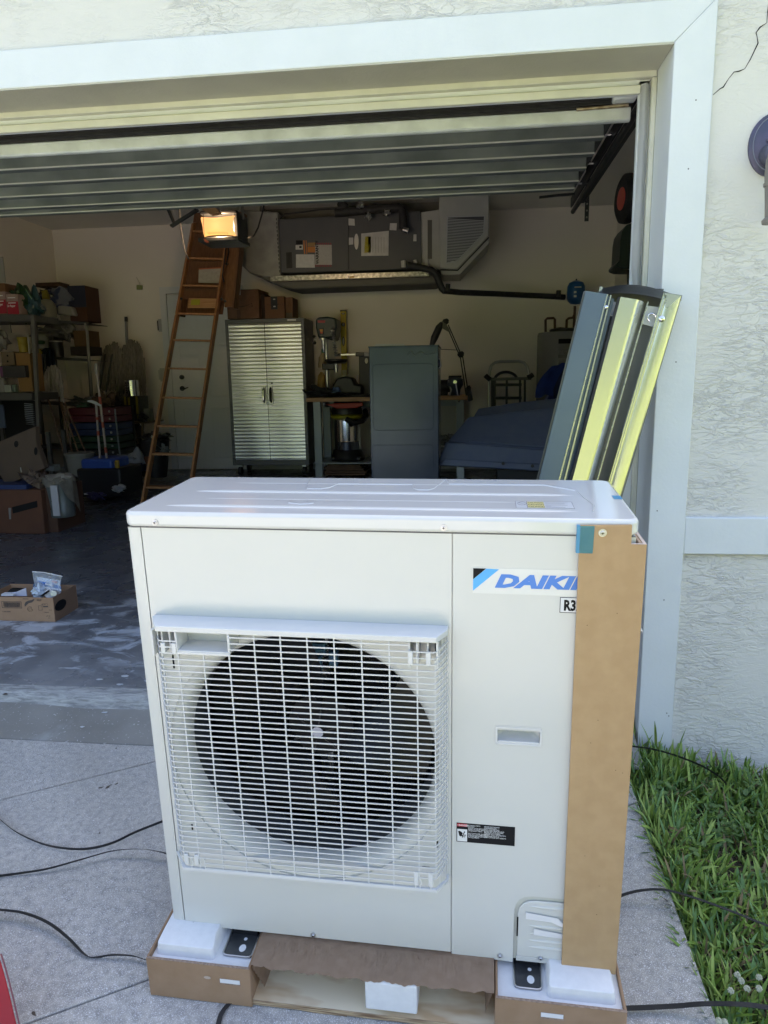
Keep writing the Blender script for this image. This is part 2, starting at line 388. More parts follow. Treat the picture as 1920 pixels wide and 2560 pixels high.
# ------------------------------------------------------------------ setting: ground
XR = 1.165                       # right edge of the driveway
def clip(poly, nx, ny, d):       # keep nx*x+ny*y <= d
    out = []
    for i in range(len(poly)):
        a, b = poly[i], poly[(i+1) % len(poly)]; fa = nx*a[0]+ny*a[1]-d; fb = nx*b[0]+ny*b[1]-d
        if fa <= 0: out.append(a)
        if fa*fb < 0: t = fa/(fa-fb); out.append((a[0]+t*(b[0]-a[0]), a[1]+t*(b[1]-a[1])))
    return out
drv = obj('driveway', MB().prism([(x, y, ground_z(x, y)-.016) for x, y in ((-5.2, -9), (XR-.004, -9), (XR-.004, .90), (-5.2, .90))], (0, 0, -.12)), JOINT, kind='structure')
nrm = (-.505, .863)
for k in range(-11, 6):
    lo, hi = -.005+.85*k+.0025, -.005+.85*(k+1)-.0025
    pl = clip(clip([(-5.2, -9), (XR, -9), (XR, .840), (-5.2, .840)], nrm[0], nrm[1], hi), -nrm[0], -nrm[1], -lo)
    if len(pl) > 2: obj('slab', MB().prism([(x, y, ground_z(x, y)) for x, y in pl], (0, 0, -.06)), DRIVE, drv, bev=.002, seg=1)
# apron between driveway and garage, with the rounded lip of the floor
def apron_fn(u, v):
    prof = [(.846, -.052), (.848, -.044), (.93, -.026), (1.0, -.008), (1.035, -.001)]
    t = v*(len(prof)-1); i = min(int(t), len(prof)-2); f = t-i
    return Vector((-5.2+u*(XR+.06+5.2), prof[i][0]*(1-f)+prof[i+1][0]*f, prof[i][1]*(1-f)+prof[i+1][1]*f + .002*math.sin(u*61)))
obj('apron', MB().sheet(apron_fn, 60, 16), APRON, kind='structure')
LIPM = apron_mat('lip_concrete', 1.75)
def lip_fn(u, v):
    prof = [(1.025, -.006), (1.032, .004), (1.040, .024), (1.050, .037), (1.066, .045), (1.092, .050)]
    t = v*(len(prof)-1); i = min(int(t), len(prof)-2); f = t-i; w_ = .004*math.sin(u*23)+.0025*math.sin(u*71)+.001*math.sin(u*190)
    return Vector((-5.2+u*(XR+.06+5.2), prof[i][0]*(1-f)+prof[i+1][0]*f + w_*(1 if i < 4 else 0), prof[i][1]*(1-f)+prof[i+1][1]*f))
obj('floor_lip', MB().sheet(lip_fn, 260, 20), LIPM, kind='structure')
obj('garage_floor', MB().prism([(-4.36, 1.09, .0499), (2.31, 1.09, .0499), (2.31, 7.2, floor_z(7.2)), (-4.36, 7.2, floor_z(7.2))], (0, 0, -.12)), FLOORM, kind='structure')
def lawn_z(x, y):
    g = ground_z(min(x, 1.9), y)-.035
    return g - .20*min(max(x-XR, 0), .8)*min(1, max(.25, (y+.6)/1.4)) + .012*math.sin(x*9+y*7)
obj('lawn_ground', MB().sheet(lambda u, v: Vector((XR-.003+u*3.0, -3+v*4.1, lawn_z(XR+u*3.0, -3+v*4.1))), 24, 30), SOIL, kind='structure')
gz = ground_z(0, -9)
obj('lawn', MB().faces([(XR, -9, gz-.06), (40, -9, gz-.3), (40, -3, gz+.1), (XR, -3, ground_z(XR, -3)-.04),
                        (-40, -9, gz-.3), (-5.2, -9, gz-.03), (-5.2, 1.0, -.09), (-40, 1.0, -.3)], [(0, 1, 2, 3), (4, 5, 6, 7)]), LAWN, kind='structure')
obj('street', MB().faces([(-60, -16, gz-.2), (60, -16, gz-.2), (60, -9, gz-.12), (-60, -9, gz-.12)], [(0, 1, 2, 3)]), ASPH, kind='structure')
obj('far_lawn', MB().faces([(-90, -90, gz-.1), (90, -90, gz-.1), (90, -16, gz-.1), (-90, -16, gz-.1)], [(0, 1, 2, 3)]), LAWN, kind='structure')
obj('terrain', MB().faces([(-150, -150, gz-1), (150, -150, gz-1), (150, 150, gz-1), (-150, 150, gz-1)], [(0, 1, 2, 3)]), LAWN, kind='structure')

# ------------------------------------------------------------------ the house
YT, YS = 1.0, 1.022              # face of the trim boards, face of the stucco
XJ, ZH = 1.2375, 2.135           # jamb and header of the garage opening
XL = -3.72
house = thing('house', 'cream stucco house front with pale trim boards round the open garage', 'house', (0, 1.0, 0))
def H(name, mb, m, **k): return obj(name, mb, m, house, world=True, **k)
w = MB(); w.box(XJ+.02, 7, YS, 1.22, -.6, 3.3); w.box(-12, XL-.02, YS, 1.22, -.6, 3.3); w.box(XL-.02, XJ+.02, YS, 1.22, ZH+.02, 3.3)
H('stucco_wall', w, STUCCO)
TW = .113
H('door_casing', MB().prism([(XJ, YT, -.35), (XJ+TW, YT, -.35), (XJ+TW, YT, ZH+TW-.003), (XJ, YT, ZH)], (0, .2, 0)), WPAINT, bev=.002, seg=1, label='right upright trim board of the garage opening')
H('door_casing', MB().prism([(XL-TW, YT, -.3), (XL, YT, -.3), (XL, YT, ZH), (XL-TW, YT, ZH+TW)], (0, .2, 0)), WPAINT, bev=.002, seg=1, label='left upright trim board of the garage opening')
H('header_casing', MB().prism([(XL, YT+.0003, ZH), (XJ-.0008, YT+.0003, ZH), (XJ+TW-.0008, YT+.0003, ZH+TW-.003), (XL-TW, YT, ZH+TW)], (0, .2, 0)), WPAINT, bev=.002, seg=1)
H('soffit_board', MB().box(XL+.001, XJ-.001, 1.0015, 1.1745, 2.1305, 2.1349), mat('soffit_bounce_tint', (.50, .485, .40), .6, col2=(.45, .435, .36), ns=5, bump=.6, bs=90, bd=.0015))  # warm bounce from the sunlit ground put into the soffit colour
H('wall_band', MB().box(XJ+TW+.001, 7, YT+.006, 1.1, .624, .746), WPAINT, bev=.004, label='horizontal trim band on the stucco')
# stop mouldings inside the opening
s = MB(); s.box(XL, XJ-.002, 1.175, 1.2, 2.113, 2.1345); H('stop_bead', s, CREAM, bev=.003)
s = MB(); s.box(XL, XJ-.018, 1.2005, 1.216, 2.074, 2.1345); H('stop_back', s, WPAINT)
s = MB(); s.prism([(XL, 1.199, 2.1), (XL, 1.183, 2.094), (XL, 1.187, 2.071), (XL, 1.199, 2.071)], (XJ-.018-XL-.03, 0, 0)); H('weather_strip', s, CREAM, bev=.002)
s = MB(); s.box(XJ-.016, XJ-.0005, 1.175, 1.2, -.02, 2.112); H('stop_bead', s, CREAM, bev=.003)
s = MB(); s.box(XJ-.05, XJ-.016, 1.2005, 1.22, .0, 2.11); H('stop_back', s, WPAINT)
def strip_fn(u, v):
    z = 2.098 - v*.65; tail = max(0, (1.56-z)/.11)**2
    return Vector((XJ-.020-u*.0285*(1-.75*tail)-.0015*math.sin(z*9)*u, 1.192-.012*math.sin(u*3.1), z))
H('weather_strip', MB().sheet(strip_fn, 6, 80, .003), PLASW)
# the crack running down the stucco from the corner
cr = [(1783,237),(1800,222),(1808,218),(1822,196),(1835,180),(1848,178),(1862,172),(1876,148),(1895,108),(1893,92),(1890,82),(1900,68),(1917,57),(1919,30),(1922,10)]
pts = [at(x, y, YS-.0006)+Vector((0, .0003, 0)) for x, y in cr]
H('wall_crack', MB().tube(pts, [.0008+.0005*(i % 3) for i in range(len(pts))], 5), INK)
for px, py in ((1721, 422), (1643, 1277), (1672, 1790), (1667, 1783), (1740, 250), (1690, 905), (1660, 1500)):
    q_ = at(px, py, YT-.0003); H('nail_mark', MB().cyl(q_, q_+Vector((0, .0006, 0)), .0022, n=8), GREYI)
# unseen roof, added to shade the driveway; overhang kept short for sky light
H('roof', MB().prism([(-12, .72, 3.30), (-12, 8.3, 3.30), (-12, 4.4, 5.0)], (20, 0, 0)), ROOFM)
H('eave_soffit', MB().box(-12, 8, .72, YS-.001, 3.25, 3.299), CEILM)
H('outer_wall', MB().box(-12, 7, 7.32, 7.5, -.6, 3.24).box(-12.2, -12, 1.2, 7.5, -.6, 3.24).box(7, 7.2, 1.2, 7.5, -.6, 3.24), STUCCO)
# inside shell
ZC = 3.06
obj('wall_back', MB().box(-4.46, 2.41, 7.2, 7.3, -.1, ZC), INW, kind='structure')
obj('wall_left', MB().box(-4.46, -4.36, 1.222, 7.199, -.1, ZC), INW, kind='structure')
obj('wall_right', MB().box(2.31, 2.41, 1.222, 7.199, -.1, ZC), INW, kind='structure')
obj('wall_front_inside', MB().box(XJ+.03, 2.309, 1.2215, 1.234, 0, ZC).box(-4.359, XL-.03, 1.2215, 1.234, 0, ZC).box(XL-.03, XJ+.03, 1.2215, 1.234, ZH+.02, ZC), INW, kind='structure')
obj('ceiling', MB().box(-4.46, 2.41, 1.222, 7.3, ZC+.001, ZC+.1), CEILM, kind='structure')
bb = MB(); bb.box(-4.359, -3.25, 7.185, 7.2, floor_z(7.2), .22); bb.box(-2.2, 2.309, 7.185, 7.2, floor_z(7.2), .22)
bb.box(-4.36, -4.345, 1.3, 7.18, .05, .2); obj('skirting_board', bb, WPAINT, kind='structure')

# ------------------------------------------------------------------ across the street (seen only in reflections)
LEAF = mat('tree_leaves', (.05, .10, .02), .7, col2=(.10, .16, .03), ns=3, bump=1, bs=6, bd=.2)
BARK = mat('bark', (.09, .065, .045), .9)
def far_tree(x, y, h, r, seed, lab):
    t = thing('tree', lab, 'tree', (x, y, gz-.1), group='trees across the street')
    obj('trunk', MB().tube([(0, 0, 0), (.1, 0, h*.3), (0, .1, h*.55)], [.22, .17, .1], 8), BARK, t)
    m = MB(); rnd = random.Random(seed)
    for i in range(7):
        a = rnd.uniform(0, 6.3); d = rnd.uniform(0, r*.55)
        m.blob((math.cos(a)*d, math.sin(a)*d, h*.62+rnd.uniform(-.2, .25)*h), (r*.55, r*.55, r*.45), .35, seed*10+i, 18, 12)
    obj('crown', m, LEAF, t)
for i, (x, h, r) in enumerate(((-22, 8, 4), (-13, 9.5, 4.5), (-5, 8, 4), (3, 10, 5), (12, 8.5, 4.2), (21, 9, 4.6))):
    far_tree(x, -27-(i % 2)*3, h, r, 40+i, ('leftmost', 'second', 'third', 'fourth', 'fifth', 'rightmost')[i]+' broad green tree of the row on the lawn across the street')

# ------------------------------------------------------------------ the outdoor unit (local frame: x right, y into garage, z up, origin lower left front corner)
U3 = MU.to_3x3()
unit = thing('outdoor_condenser_unit', 'large ivory outdoor air conditioning unit with a round fan behind a white grille', 'air conditioner', (0, 0, 0), U3)
UW, UD, UH = .9632-.9632+.940, .327, .9632
def U(name, mb, m, **k): return obj(name, mb, m, unit, **k)
def rrect(x0, x1, y0, y1, r, z, n=5):
    out = []
    for cx, cy, a0 in ((x1-r, y0+r, -90), (x1-r, y1-r, 0), (x0+r, y1-r, 90), (x0+r, y0+r, 180)):
        for k in range(n+1): a = R(a0+90*k/n); out.append((cx+r*math.cos(a), cy+r*math.sin(a), z))
    return out
SX = .6222
fx, fz, fr = .330, .452, .286
# left front panel with the fan opening
def front_panel(x0, x1, z0, z1, y, th, hole=None):
    m = MB()
    if not hole: return m.box(x0, x1, y, y+th, z0, z1)
    cx, cz, r = hole; n = 64; inner = []; outer = []
    for k in range(n):
        a = 2*math.pi*(k+.5)/n; c, s_ = math.cos(a), math.sin(a); inner.append((cx+r*c, y, cz+r*s_))
        t = min(((x1-cx)/c if c > 1e-9 else 1e9), ((x0-cx)/c if c < -1e-9 else 1e9), ((z1-cz)/s_ if s_ > 1e-9 else 1e9), ((z0-cz)/s_ if s_ < -1e-9 else 1e9))
        outer.append([cx+t*c, y, cz+t*s_])
    for X, Z in ((x0, z0), (x1, z0), (x1, z1), (x0, z1)):
        k = min(range(n), key=lambda i: (outer[i][0]-X)**2+(outer[i][2]-Z)**2); outer[k] = [X, y, Z]
    return m.frame(outer, inner, (0, th, 0))
U('front_panel', front_panel(.032, SX-.0009, .012, .9315, .003, .004, (fx, fz, fr)), IVORY, label='left front panel with the round fan opening')
# folded left corner post with its small step
U('corner_post', MB().prism([(.0295, .0036, .006), (.0085, .0036, .006), (.0035, .0065, .006), (.003, .012, .006), (.003, .06, .006), (.0095, .06, .006), (.0095, .012, .006), (.0295, .0095, .006)], (0, 0, .926)), IVORY)
rp = MB(); HX0, HX1, HZ0, HZ1 = .7060, .7910, .5145, .5515
rp.prism([(SX+.0009, .003, .008), (.7505, .003, .0026), (.7505, .003, .012), (.7508, .003, .135), (.7535, .003, .149), (.760, .003, .161), (.770, .003, .168), (.786, .003, .1715), (.9365, .003, .1715), (.9365, .003, HZ0), (SX+.0009, .003, HZ0)], (0, .004, 0))
rp.box(SX+.0009, HX0, .003, .007, HZ0, HZ1); rp.box(HX1, .9365, .003, .007, HZ0, HZ1); rp.box(SX+.0009, .9365, .003, .007, HZ1, .9315)
U('right_front_panel', rp, IVORY)
shell = MB()
shell.box(.003, .007, .0605, UD-.004, .006, .9315); shell.box(.9335, .9375, .0075, UD-.004, .006, .9315); shell.box(.003, .9375, UD-.004, UD, .006, .9315)
shell.box(.0075, .933, .012, UD-.005, .004, .0075); shell.box(SX-.002, SX+.002, .0085, UD-.005, .0085, .93)
U('casing', shell, IVORY)
U('inner_liner', MB().box(.0075, SX-.003, UD-.0045, UD-.0042, .008, .93).box(.0105, .0108, .061, UD-.005, .008, .93), BLKP)
# bell mouth, coil and fan
prof = [(fr+.014, .0071), (fr+.002, .0071)] + [(fr-.028*math.sin(R(a)), .0072+.042*(1-math.cos(R(a)))) for a in range(0, 91, 10)] + [(fr-.028, .056), (fr-.024, .056), (fr-.024, .05)]
FM = Matrix(((1, 0, 0), (0, 0, 1), (0, 1, 0)))
def flathe(name, prof, c, m, n=64, **k):
    b = MB(); rings = []
    for r, y in prof:
        rings.append([b.b.verts.new((c[0]+r*math.cos(2*math.pi*(i+.5)/n), y, c[1]+r*math.sin(2*math.pi*(i+.5)/n))) for i in range(n)])
    for A, B in zip(rings, rings[1:]):
        for i in range(n): b.b.faces.new((A[i], A[(i+1) % n], B[(i+1) % n], B[i]))
    return U(name, b, m, **k)
flathe('bell_mouth', prof, (fx, fz), IVORY)
flathe('throat_ring', [(fr-.0282, .0565), (fr-.030, .10), (fr-.026, .135), (fr-.020, .135), (fr-.022, .09), (fr-.0235, .0565)], (fx, fz), mat('throat_dark', (.05, .055, .06), .45))
coil = MB(); coil.box(.02, SX-.01, .295, .300, .01, .92); U('coil_back', coil, mat('coil_dark', (.03, .032, .034), .5, .5))
fins = MB()
for i in range(150): x = .024+i*.00392; fins.box(x, x+.0006, .280, .2945, .012, .918)
U('coil_fins', fins, mat('coil_fin', (.09, .087, .08), .5, .3), kind='stuff', smooth=0)
mt = MB(); mt.box(.300, .330, .235, .262, .01, .92); mt.box(.3035, .3265, .222, .2345, .6, .92); U('motor_bracket', mt, GALV)
U('motor_plug', MB().box(.300, .330, .200, .2215, .585, .612).box(.306, .322, .19, .21, .545, .584), mat('plug_blue', (.10, .22, .38), .4), bev=.002)
U('motor_plug', MB().box(.336, .356, .205, .225, .555, .59), mat('plug_blue', (.10, .22, .38), .4), bev=.002)
U('motor', MB().lathe([(.0, -.03), (.055, -.03), (.062, -.02), (.062, .03), (.05, .04), (0, .04)], (fx, .215, fz), 24, Matrix.Rotation(R(90), 4, 'X')), BLACKM)
hub = MB(); hub.lathe([(0, -.052), (.045, -.052), (.060, -.046), (.068, -.034), (.072, .02), (0, .02)], (fx, .155, fz), 40, Matrix.Rotation(R(-90), 4, 'X') @ Matrix.Scale(-1, 4, (0, 0, 1)))
fanp = U('fan', hub, mat('hub_plastic', (.006, .006, .007), .6, spec=.2))
for k in range(6):
    a = R(20+60*k); hubrib = MB().prism([(fx+math.cos(a)*r1+dx*math.sin(a), .1025, fz+math.sin(a)*r1-dx*math.cos(a)) for r1, dx in ((.02, -.0012), (.055, -.0012), (.055, .0012), (.02, .0012))], (0, -.004, 0))
    obj('hub_rib', hubrib, BLKP, fanp)
for b in range(3):
    a0 = R(100+120*b)
    def bl(u, v, a0=a0):
        r = .064+u*.184; sweep = R(64)*(v-.5) + R(30)*u; w_ = .72+.28*u
        ang = a0+sweep*w_; y = .135 + .07*(v-.5)*1.0 + .012*u
        return Vector((fx+r*math.cos(ang), y, fz+r*math.sin(ang)))
    obj('fan_blade', MB().sheet(bl, 14, 14, .0025), mat('fan_blade_plastic', (.008, .009, .010), .3, col2=(.012, .013, .015), ns=6), fanp)
obj('fan_nut', MB().lathe([(0, -.012), (.006, -.012), (.0075, -.009), (.0075, 0), (.013, 0), (.013, .003), (0, .003)], (fx, .1045, fz), 12, Matrix.Rotation(R(-90), 4, 'X') @ Matrix.Scale(-1, 4, (0, 0, 1))), CHROME, fanp)

# the grille: a hood ledge, a bottom rail and single bars
GX0, GX1, GY = .0705, .5955, -.0505
grille = U('fan_grille', MB().prism([(.041, .0028, .7435), (.041, -.012, .7435), (.066, GY-.0015, .7435), (.597, GY-.0015, .7435), (.6155, -.016, .7435), (.6155, .0028, .7435)], (0, 0, .0115)), PLASW, bev=.0015, label='hood ledge and grille of the fan')
def Gp(name, mb, **k): return obj(name, mb, PLASW, grille, **k)
Gp('bottom_rail', MB().frame([(.030, .0028, .1975), (.070, GY-.002, .2085), (.597, GY-.002, .2105), (.6175, -.010, .2015), (.6175, .0028, .2)],
                             [(.034, .0026, .1975), (.074, GY+.004, .2085), (.5945, GY+.004, .2105), (.613, -.009, .2015), (.613, .0026, .2)], (0, 0, .0065)), bev=.0008, seg=1)
path = [(.0415, .002), (.0565, -.030), (.0690, GY+.002), (.0735, GY), (.592, GY), (.5965, GY+.003), (.6045, -.030), (.6145, .002)]
def hbar(pts):
    out = []; hw = .0012; n = len(pts)
    f = []; bk = []
    for i, p in enumerate(pts):
        a = Vector(pts[max(i-1, 0)]); b = Vector(pts[min(i+1, n-1)]); t = (b-a).normalized(); nr = Vector((-t.y, t.x))
        f.append(Vector(p)+nr*-.0010); bk.append(Vector(p)+nr*.0010)
    m = MB(); V = []
    for (q, dz) in ((f, -1), (bk, -1), (bk, 1), (f, 1)):
        for p in q: V.append((p.x, p.y, dz*(hw if q is f else hw*.7)))
    F = []
    for i in range(n-1):
        for j in range(4): F.append((j*n+i, j*n+i+1, ((j+1) % 4)*n+i+1, ((j+1) % 4)*n+i))
    F += [(0, n, 2*n, 3*n), (n-1, 2*n-1, 3*n-1, 4*n-1)]
    return m.faces(V, F)
DZ = .012412; Z0 = .7248+DZ
full = None; half = None; seg_l = None
for k in range(0, 43):
    z = Z0 - k*DZ
    if z < .215: break
    if k == 0: o = Gp('grille_bar', hbar([(.2095, GY), (.5, GY), (.548, GY)]), loc=(0, 0, z))
    elif k in (1, 2):
        if half is None: half = Gp('grille_bar', hbar([(.2095, GY), (.592, GY), (.5965, GY+.003), (.6045, -.030), (.6145, .002)] if k == 2 else [(.2095, GY), (.592, GY), (.5965, GY+.003), (.6045, -.030), (.6145, .002)]), loc=(0, 0, z))
        else: copy_part(half, loc=(0, 0, z))
        if seg_l is None: seg_l = Gp('grille_bar', hbar(path[:4]+[(.106, GY)]), loc=(0, 0, z))
        else: copy_part(seg_l, loc=(0, 0, z))
    elif z < .232: Gp('grille_bar', hbar([(.118, GY), (.35, GY), (.5545, GY)]), loc=(0, 0, z))
    else:
        if full is None: full = Gp('grille_bar', hbar(path), loc=(0, 0, z))
        else: copy_part(full, loc=(0, 0, z))
def vbar(x, y, z0, z1, w_=.0023, d=.0026): return Gp('grille_upright', MB().prism([(x-w_/2, y-d/2, z0), (x+w_/2, y-d/2, z0), (x+w_/2, y+d/2, z0), (x-w_/2, y+d/2, z0)], (0, 0, z1-z0)))
vx = [.1060+.05065*k for k in range(10)]
for i, x in enumerate(vx):
    zt = .7435; zb = .2105
    if i == 0: zt = .706; zb = .236
    if i == 1: zt = .703
    if i == 9: zb = .2365
    vbar(x, GY+.0018, zb, zt)
vbar(GX0+.0025, GY+.004, .236, .7135); vbar(GX1-.001, GY+.004, .2375, .708); vbar(.118, GY+.001, .212, .2365); vbar(.5545, GY+.001, .212, .2365)
for t in (.28, .54, .78, .97):                         # uprights on the slanted right side and left side
    a, b = (.5965, GY+.003), (.6145, .002); vbar(a[0]+(b[0]-a[0])*t, a[1]+(b[1]-a[1])*t, .207, .7435 if t > .4 else .728, .0020, .0020)
    a, b = (.0690, GY+.002), (.0415, .002); vbar(a[0]+(b[0]-a[0])*t, a[1]+(b[1]-a[1])*t, .204, .7435, .0020, .0020)
for x, z0, z1 in ((.0775, .700, .7205), (.0995, .700, .7205), (.550, .699, .7245), (.5825, .699, .7245), (.0785, .222, .247), (.1005, .222, .247), (.5560, .222, .252), (.5845, .222, .252)):
    Gp('clip', MB().box(x-.0045, x+.0045, GY-.0012, GY+.006, z0, z1), bev=.001, seg=1)
for x, zb in ((.0895, .209), (.1075, .209), (.5635, .211), (.5845, .211)):
    Gp('clip_spring', MB().tube([(x, GY, .238), (x+.003, GY, .227), (x, GY, .219), (x-.002, GY, zb)], .0012, 6))
pk = MB(); pk.box(.1072, .2085, GY-.001, 0, .7040, .7068); pk.box(.1045, .1072, GY-.001, 0, .7040, .7434); pk.box(.2085, .2110, GY-.001, 0, .7040, .7434); pk.box(.1072, .2085, -.0035, -.001, .7068, .7434); pk.prism([(.1045, GY-.002, .7040), (.2115, GY-.002, .7040), (.2085, GY-.002, .6995), (.1072, GY-.002, .6995)], (0, .004, 0))
Gp('badge_pocket', pk, bev=.0008, seg=1)
# corner brackets of the grille behind the bars
for x0, x1, z0, z1 in ((.052, .104, .690, .742), (.545, .600, .690, .742)):
    b = MB(); b.box(x0, x0+.004, -.045, .002, z0, z1); b.box(x1-.004, x1, -.045, .002, z0, z1); b.box(x0+.016, x0+.019, -.035, .002, z0, z1); b.box(x0+.034, x0+.037, -.04, .002, z0, z1)
    Gp('corner_bracket', b)
for sx0, sx1, sz0, sz1 in ((.067, .0705, .640, .669), (.070, .0735, .262, .276), (.590, .5935, .70, .73), (.592, .5955, .27, .285), (.563, .578, .218, .221), (.086, .089, .715, .735)):
    U('panel_slot', MB().box(sx0, sx1, .0022, .0029, sz0, sz1), INK)
# lid
lid = MB(); lid.prism(rrect(-.002, .942, -.002, UD+.002, .022, .9335, 6), (0, 0, UH-.9335)); lido = U('lid', lid, LIDM, bev=.007, seg=3)
seam = MB(); seam.box(.004, .936, .0026, .003, .9316, .9334); U('lid_seam', seam, GREYI)
def ridge(x0, x1, y, w_=.007, h=.0028):
    m = MB(); n = 24; v = []
    for i in range(n+1):
        x = x0+(x1-x0)*i/n; e = min(1, min(i, n-i)/1.5)
        v += [(x, y-w_/2*e-.0002, UH-.0004), (x, y, UH+h*e), (x, y+w_/2*e+.0002, UH-.0004)]
    f = []
    for i in range(n): f += [(3*i, 3*i+3, 3*i+4, 3*i+1), (3*i+1, 3*i+4, 3*i+5, 3*i+2)]
    return m.faces(v, f)
for x0, x1, y in ((.060, .846, .052), (.070, .852, .178)): obj('lid_ridge', ridge(x0, x1, y, .010, .0032), LIDM, lido, smooth=80)
for x0, x1, y in ((.115, .75, .115), (.125, .80, .262)): obj('lid_ridge', ridge(x0, x1, y, .006, .0009), LIDM, lido, smooth=80)
def emb(pts, r=.0011): return MB().tube([(x, y, UH+.0002) for x, y in pts], r, 6)
obj('lid_embossing', emb([(.285, .318), (.300, .225), (.305, .212), (.335, .212), (.350, .225), (.362, .262), (.48, .262), (.525, .262), (.530, .225), (.540, .212), (.562, .212), (.572, .225), (.592, .318)]), LIDM, lido)
obj('lid_embossing', emb([(.592, .318), (.602, .27), (.74, .27), (.80, .27), (.86, .22), (.868, .16), (.878, .10), (.87, .05)], .0014), LIDM, lido)
obj('lid_embossing', emb([(.300, .085), (.325, .076), (.350, .085)]), LIDM, lido)
ft = Matrix.Translation((.262, .094, UH+.0006))
text('lid_lettering', 'FRONT', .022, LIDM, lido, ft, .0004, 0, 1.6, spacing=1.7)
# caution label on the lid
ll = obj('lid_label', MB().box(.7355, .8405, .070, .122, UH+.0002, UH+.0005), mat('clear_label', (.62, .64, .66), .25), lido)
lab = MB(); lab.frame([(.7355, .070, UH+.0006), (.8405, .070, UH+.0006), (.8405, .122, UH+.0006), (.7355, .122, UH+.0006)], [(.7362, .0708, UH+.0006), (.8398, .0708, UH+.0006), (.8398, .1212, UH+.0006), (.7362, .1212, UH+.0006)], (0, 0, .0001))
ring = [(.7475+.008*math.cos(R(a)), .104+.012*math.sin(R(a)), UH+.0006) for a in range(0, 360, 20)]
lab.tube(ring, .0004, 4, True); lab.bar((.742, .111, UH+.0007), (.753, .097, UH+.0007), .0006, .0002)
lab.box(.7562, .757, .071, .121, UH+.0006, UH+.0007)
for y, x1 in ((.112, .832), (.104, .826), (.094, .83), (.086, .80), (.078, .825)): lab.box(.79, x1, y, y+.0012, UH+.0006, UH+.0007)
obj('label_print', lab, GREYI, lido)
obj('label_yellow', MB().box(.7575, .788, .073, .119, UH+.00055, UH+.00062), mat('pale_yellow', (.62, .56, .26), .5), lido)
for y in (.106, .091, .076): text('label_text', 'CAUTION', .0105, INK, lido, Matrix.Translation((.758, y, UH+.0008)), .0002, 0, .62)
# service cover
cov = MB().prism([(.7578, .0062, .0206), (.7578, .0062, .1275), (.7605, .0062, .1405), (.7680, .0062, .1520), (.7800, .0062, .1590), (.7960, .0062, .1610), (.9300, .0062, .1610), (.9300, .0062, .0206)], (0, -.0042, 0))
covo = U('service_cover', cov, IVORY, bev=.002)
U('cover_recess', MB().box(.7512, .93, .0071, .0074, .010, .170), mat('recess_ivory', (.55, .56, .52), .5))
for i, (z, x1) in enumerate(((.1475, .03), (.1165, 0), (.0995, 0), (.0805, 0), (.0635, 0), (.047, 0))):
    obj('louvre', MB().blob((.83, .0024, z), (.052, .0030, .0042), 0, 1, 16, 8), IVORY, covo)
U('cover_foot', MB().box(.757, .930, .0028, .0048, .0075, .0198), IVORY, bev=.001)
U('cover_slot', MB().box(.7562, .7592, .0016, .0019, .071, .119), INK)
def strip_paper(x0, x1, z0, z1, curl): return MB().sheet(lambda u, v: Vector((x0+(x1-x0)*u, -.0022-.004*curl*max(0, u-.75)*4-.0006*math.sin(u*5), z0+(z1-z0)*v-.006*u-.012*curl*max(0, u-.7))), 10, 2, .0004)
U('paper_strip', MB().prism([(.7735, -.0012, .1190), (.825, -.0012, .1165), (.849, -.0045, .1095), (.849, -.0045, .1165), (.838, -.0012, .1275), (.7740, -.0012, .1350)], (0, -.0004, 0)), PAPER, label='upper white paper strip on the service cover')
U('paper_strip', MB().prism([(.7905, -.0012, .0810), (.849, -.0012, .0790), (.849, -.0012, .0895), (.7908, -.0012, .0965)], (0, -.0004, 0)), PAPER, label='lower white paper strip on the service cover')
# hand hold
hf = MB(); o_ = [(p[0], .0022, p[1]) for p in rrect(.7050, .7920, .5135, .5525, .004, 0, 2)]; i_ = [(p[0], .0022, p[1]) for p in rrect(.7092, .7880, .5175, .5480, .004, 0, 2)]
hf.frame(o_, i_, (0, .0045, 0)); ho = U('hand_hold', hf, PLASW, bev=.0008, seg=1)
pk = MB(); pk.sheet(lambda u, v: Vector((.7092+.0788*u, .0040+.026*math.sin(math.pi*min(v*1.15, 1)**.6)*(.55+.65*min(1, min(u, 1-u)*6)), .5175+.0305*v)), 16, 12)
obj('hand_pocket', pk, PLASW, ho)
obj('hand_sill', MB().box(.7105, .787, .0032, .009, .5172, .5215), PLASW, ho, bev=.001)
U('hand_trim', MB().frame([(p[0], .0029, p[1]) for p in rrect(.7025, .7945, .5110, .5548, .005, 0, 2)], [(p[0], .0029, p[1]) for p in rrect(.7045, .7925, .5130, .5530, .004, 0, 2)], (0, -.0006, 0)), IVORY)
# brand plate, lettering and refrigerant badge
lp = U('brand_plate', MB().box(.6590, .880, .0022, .0029, .8205, .8690), mat('brand_film', (.70, .71, .685), .2, bump=.3, bs=500, bd=.0003))
obj('logo_mark', MB().prism([(.6597, .0020, .8250), (.6597, .0020, .8470), (.6830, .0020, .8678), (.7058, .0020, .8672)], (0, -.0002, 0)), BLUE1, lp)
obj('logo_mark', MB().prism([(.6597, .0019, .8472), (.6597, .0019, .8681), (.6826, .0019, .8681)], (0, -.0002, 0)), INK, lp)
text('lettering', 'DAIKIN', .0325, BLUE2, lp, front(.6985, .0017, .8342), .0019, .28, 1.55, spacing=1.02)
rb = U('refrigerant_badge', MB().box(.8140, .905, .0022, .0029, .7885, .8180), PAPER)
obj('badge_frame', MB().frame([(.8140, .0020, .7885), (.905, .0020, .7885), (.905, .0020, .8180), (.8140, .0020, .8180)], [(.8150, .0020, .7895), (.904, .0020, .7895), (.904, .0020, .8170), (.8150, .0020, .8170)], (0, -.0002, 0)), INK, rb)
text('lettering', 'R32', .0275, INK, rb, front(.8205, .0018, .7935), .0011, 0, .72)
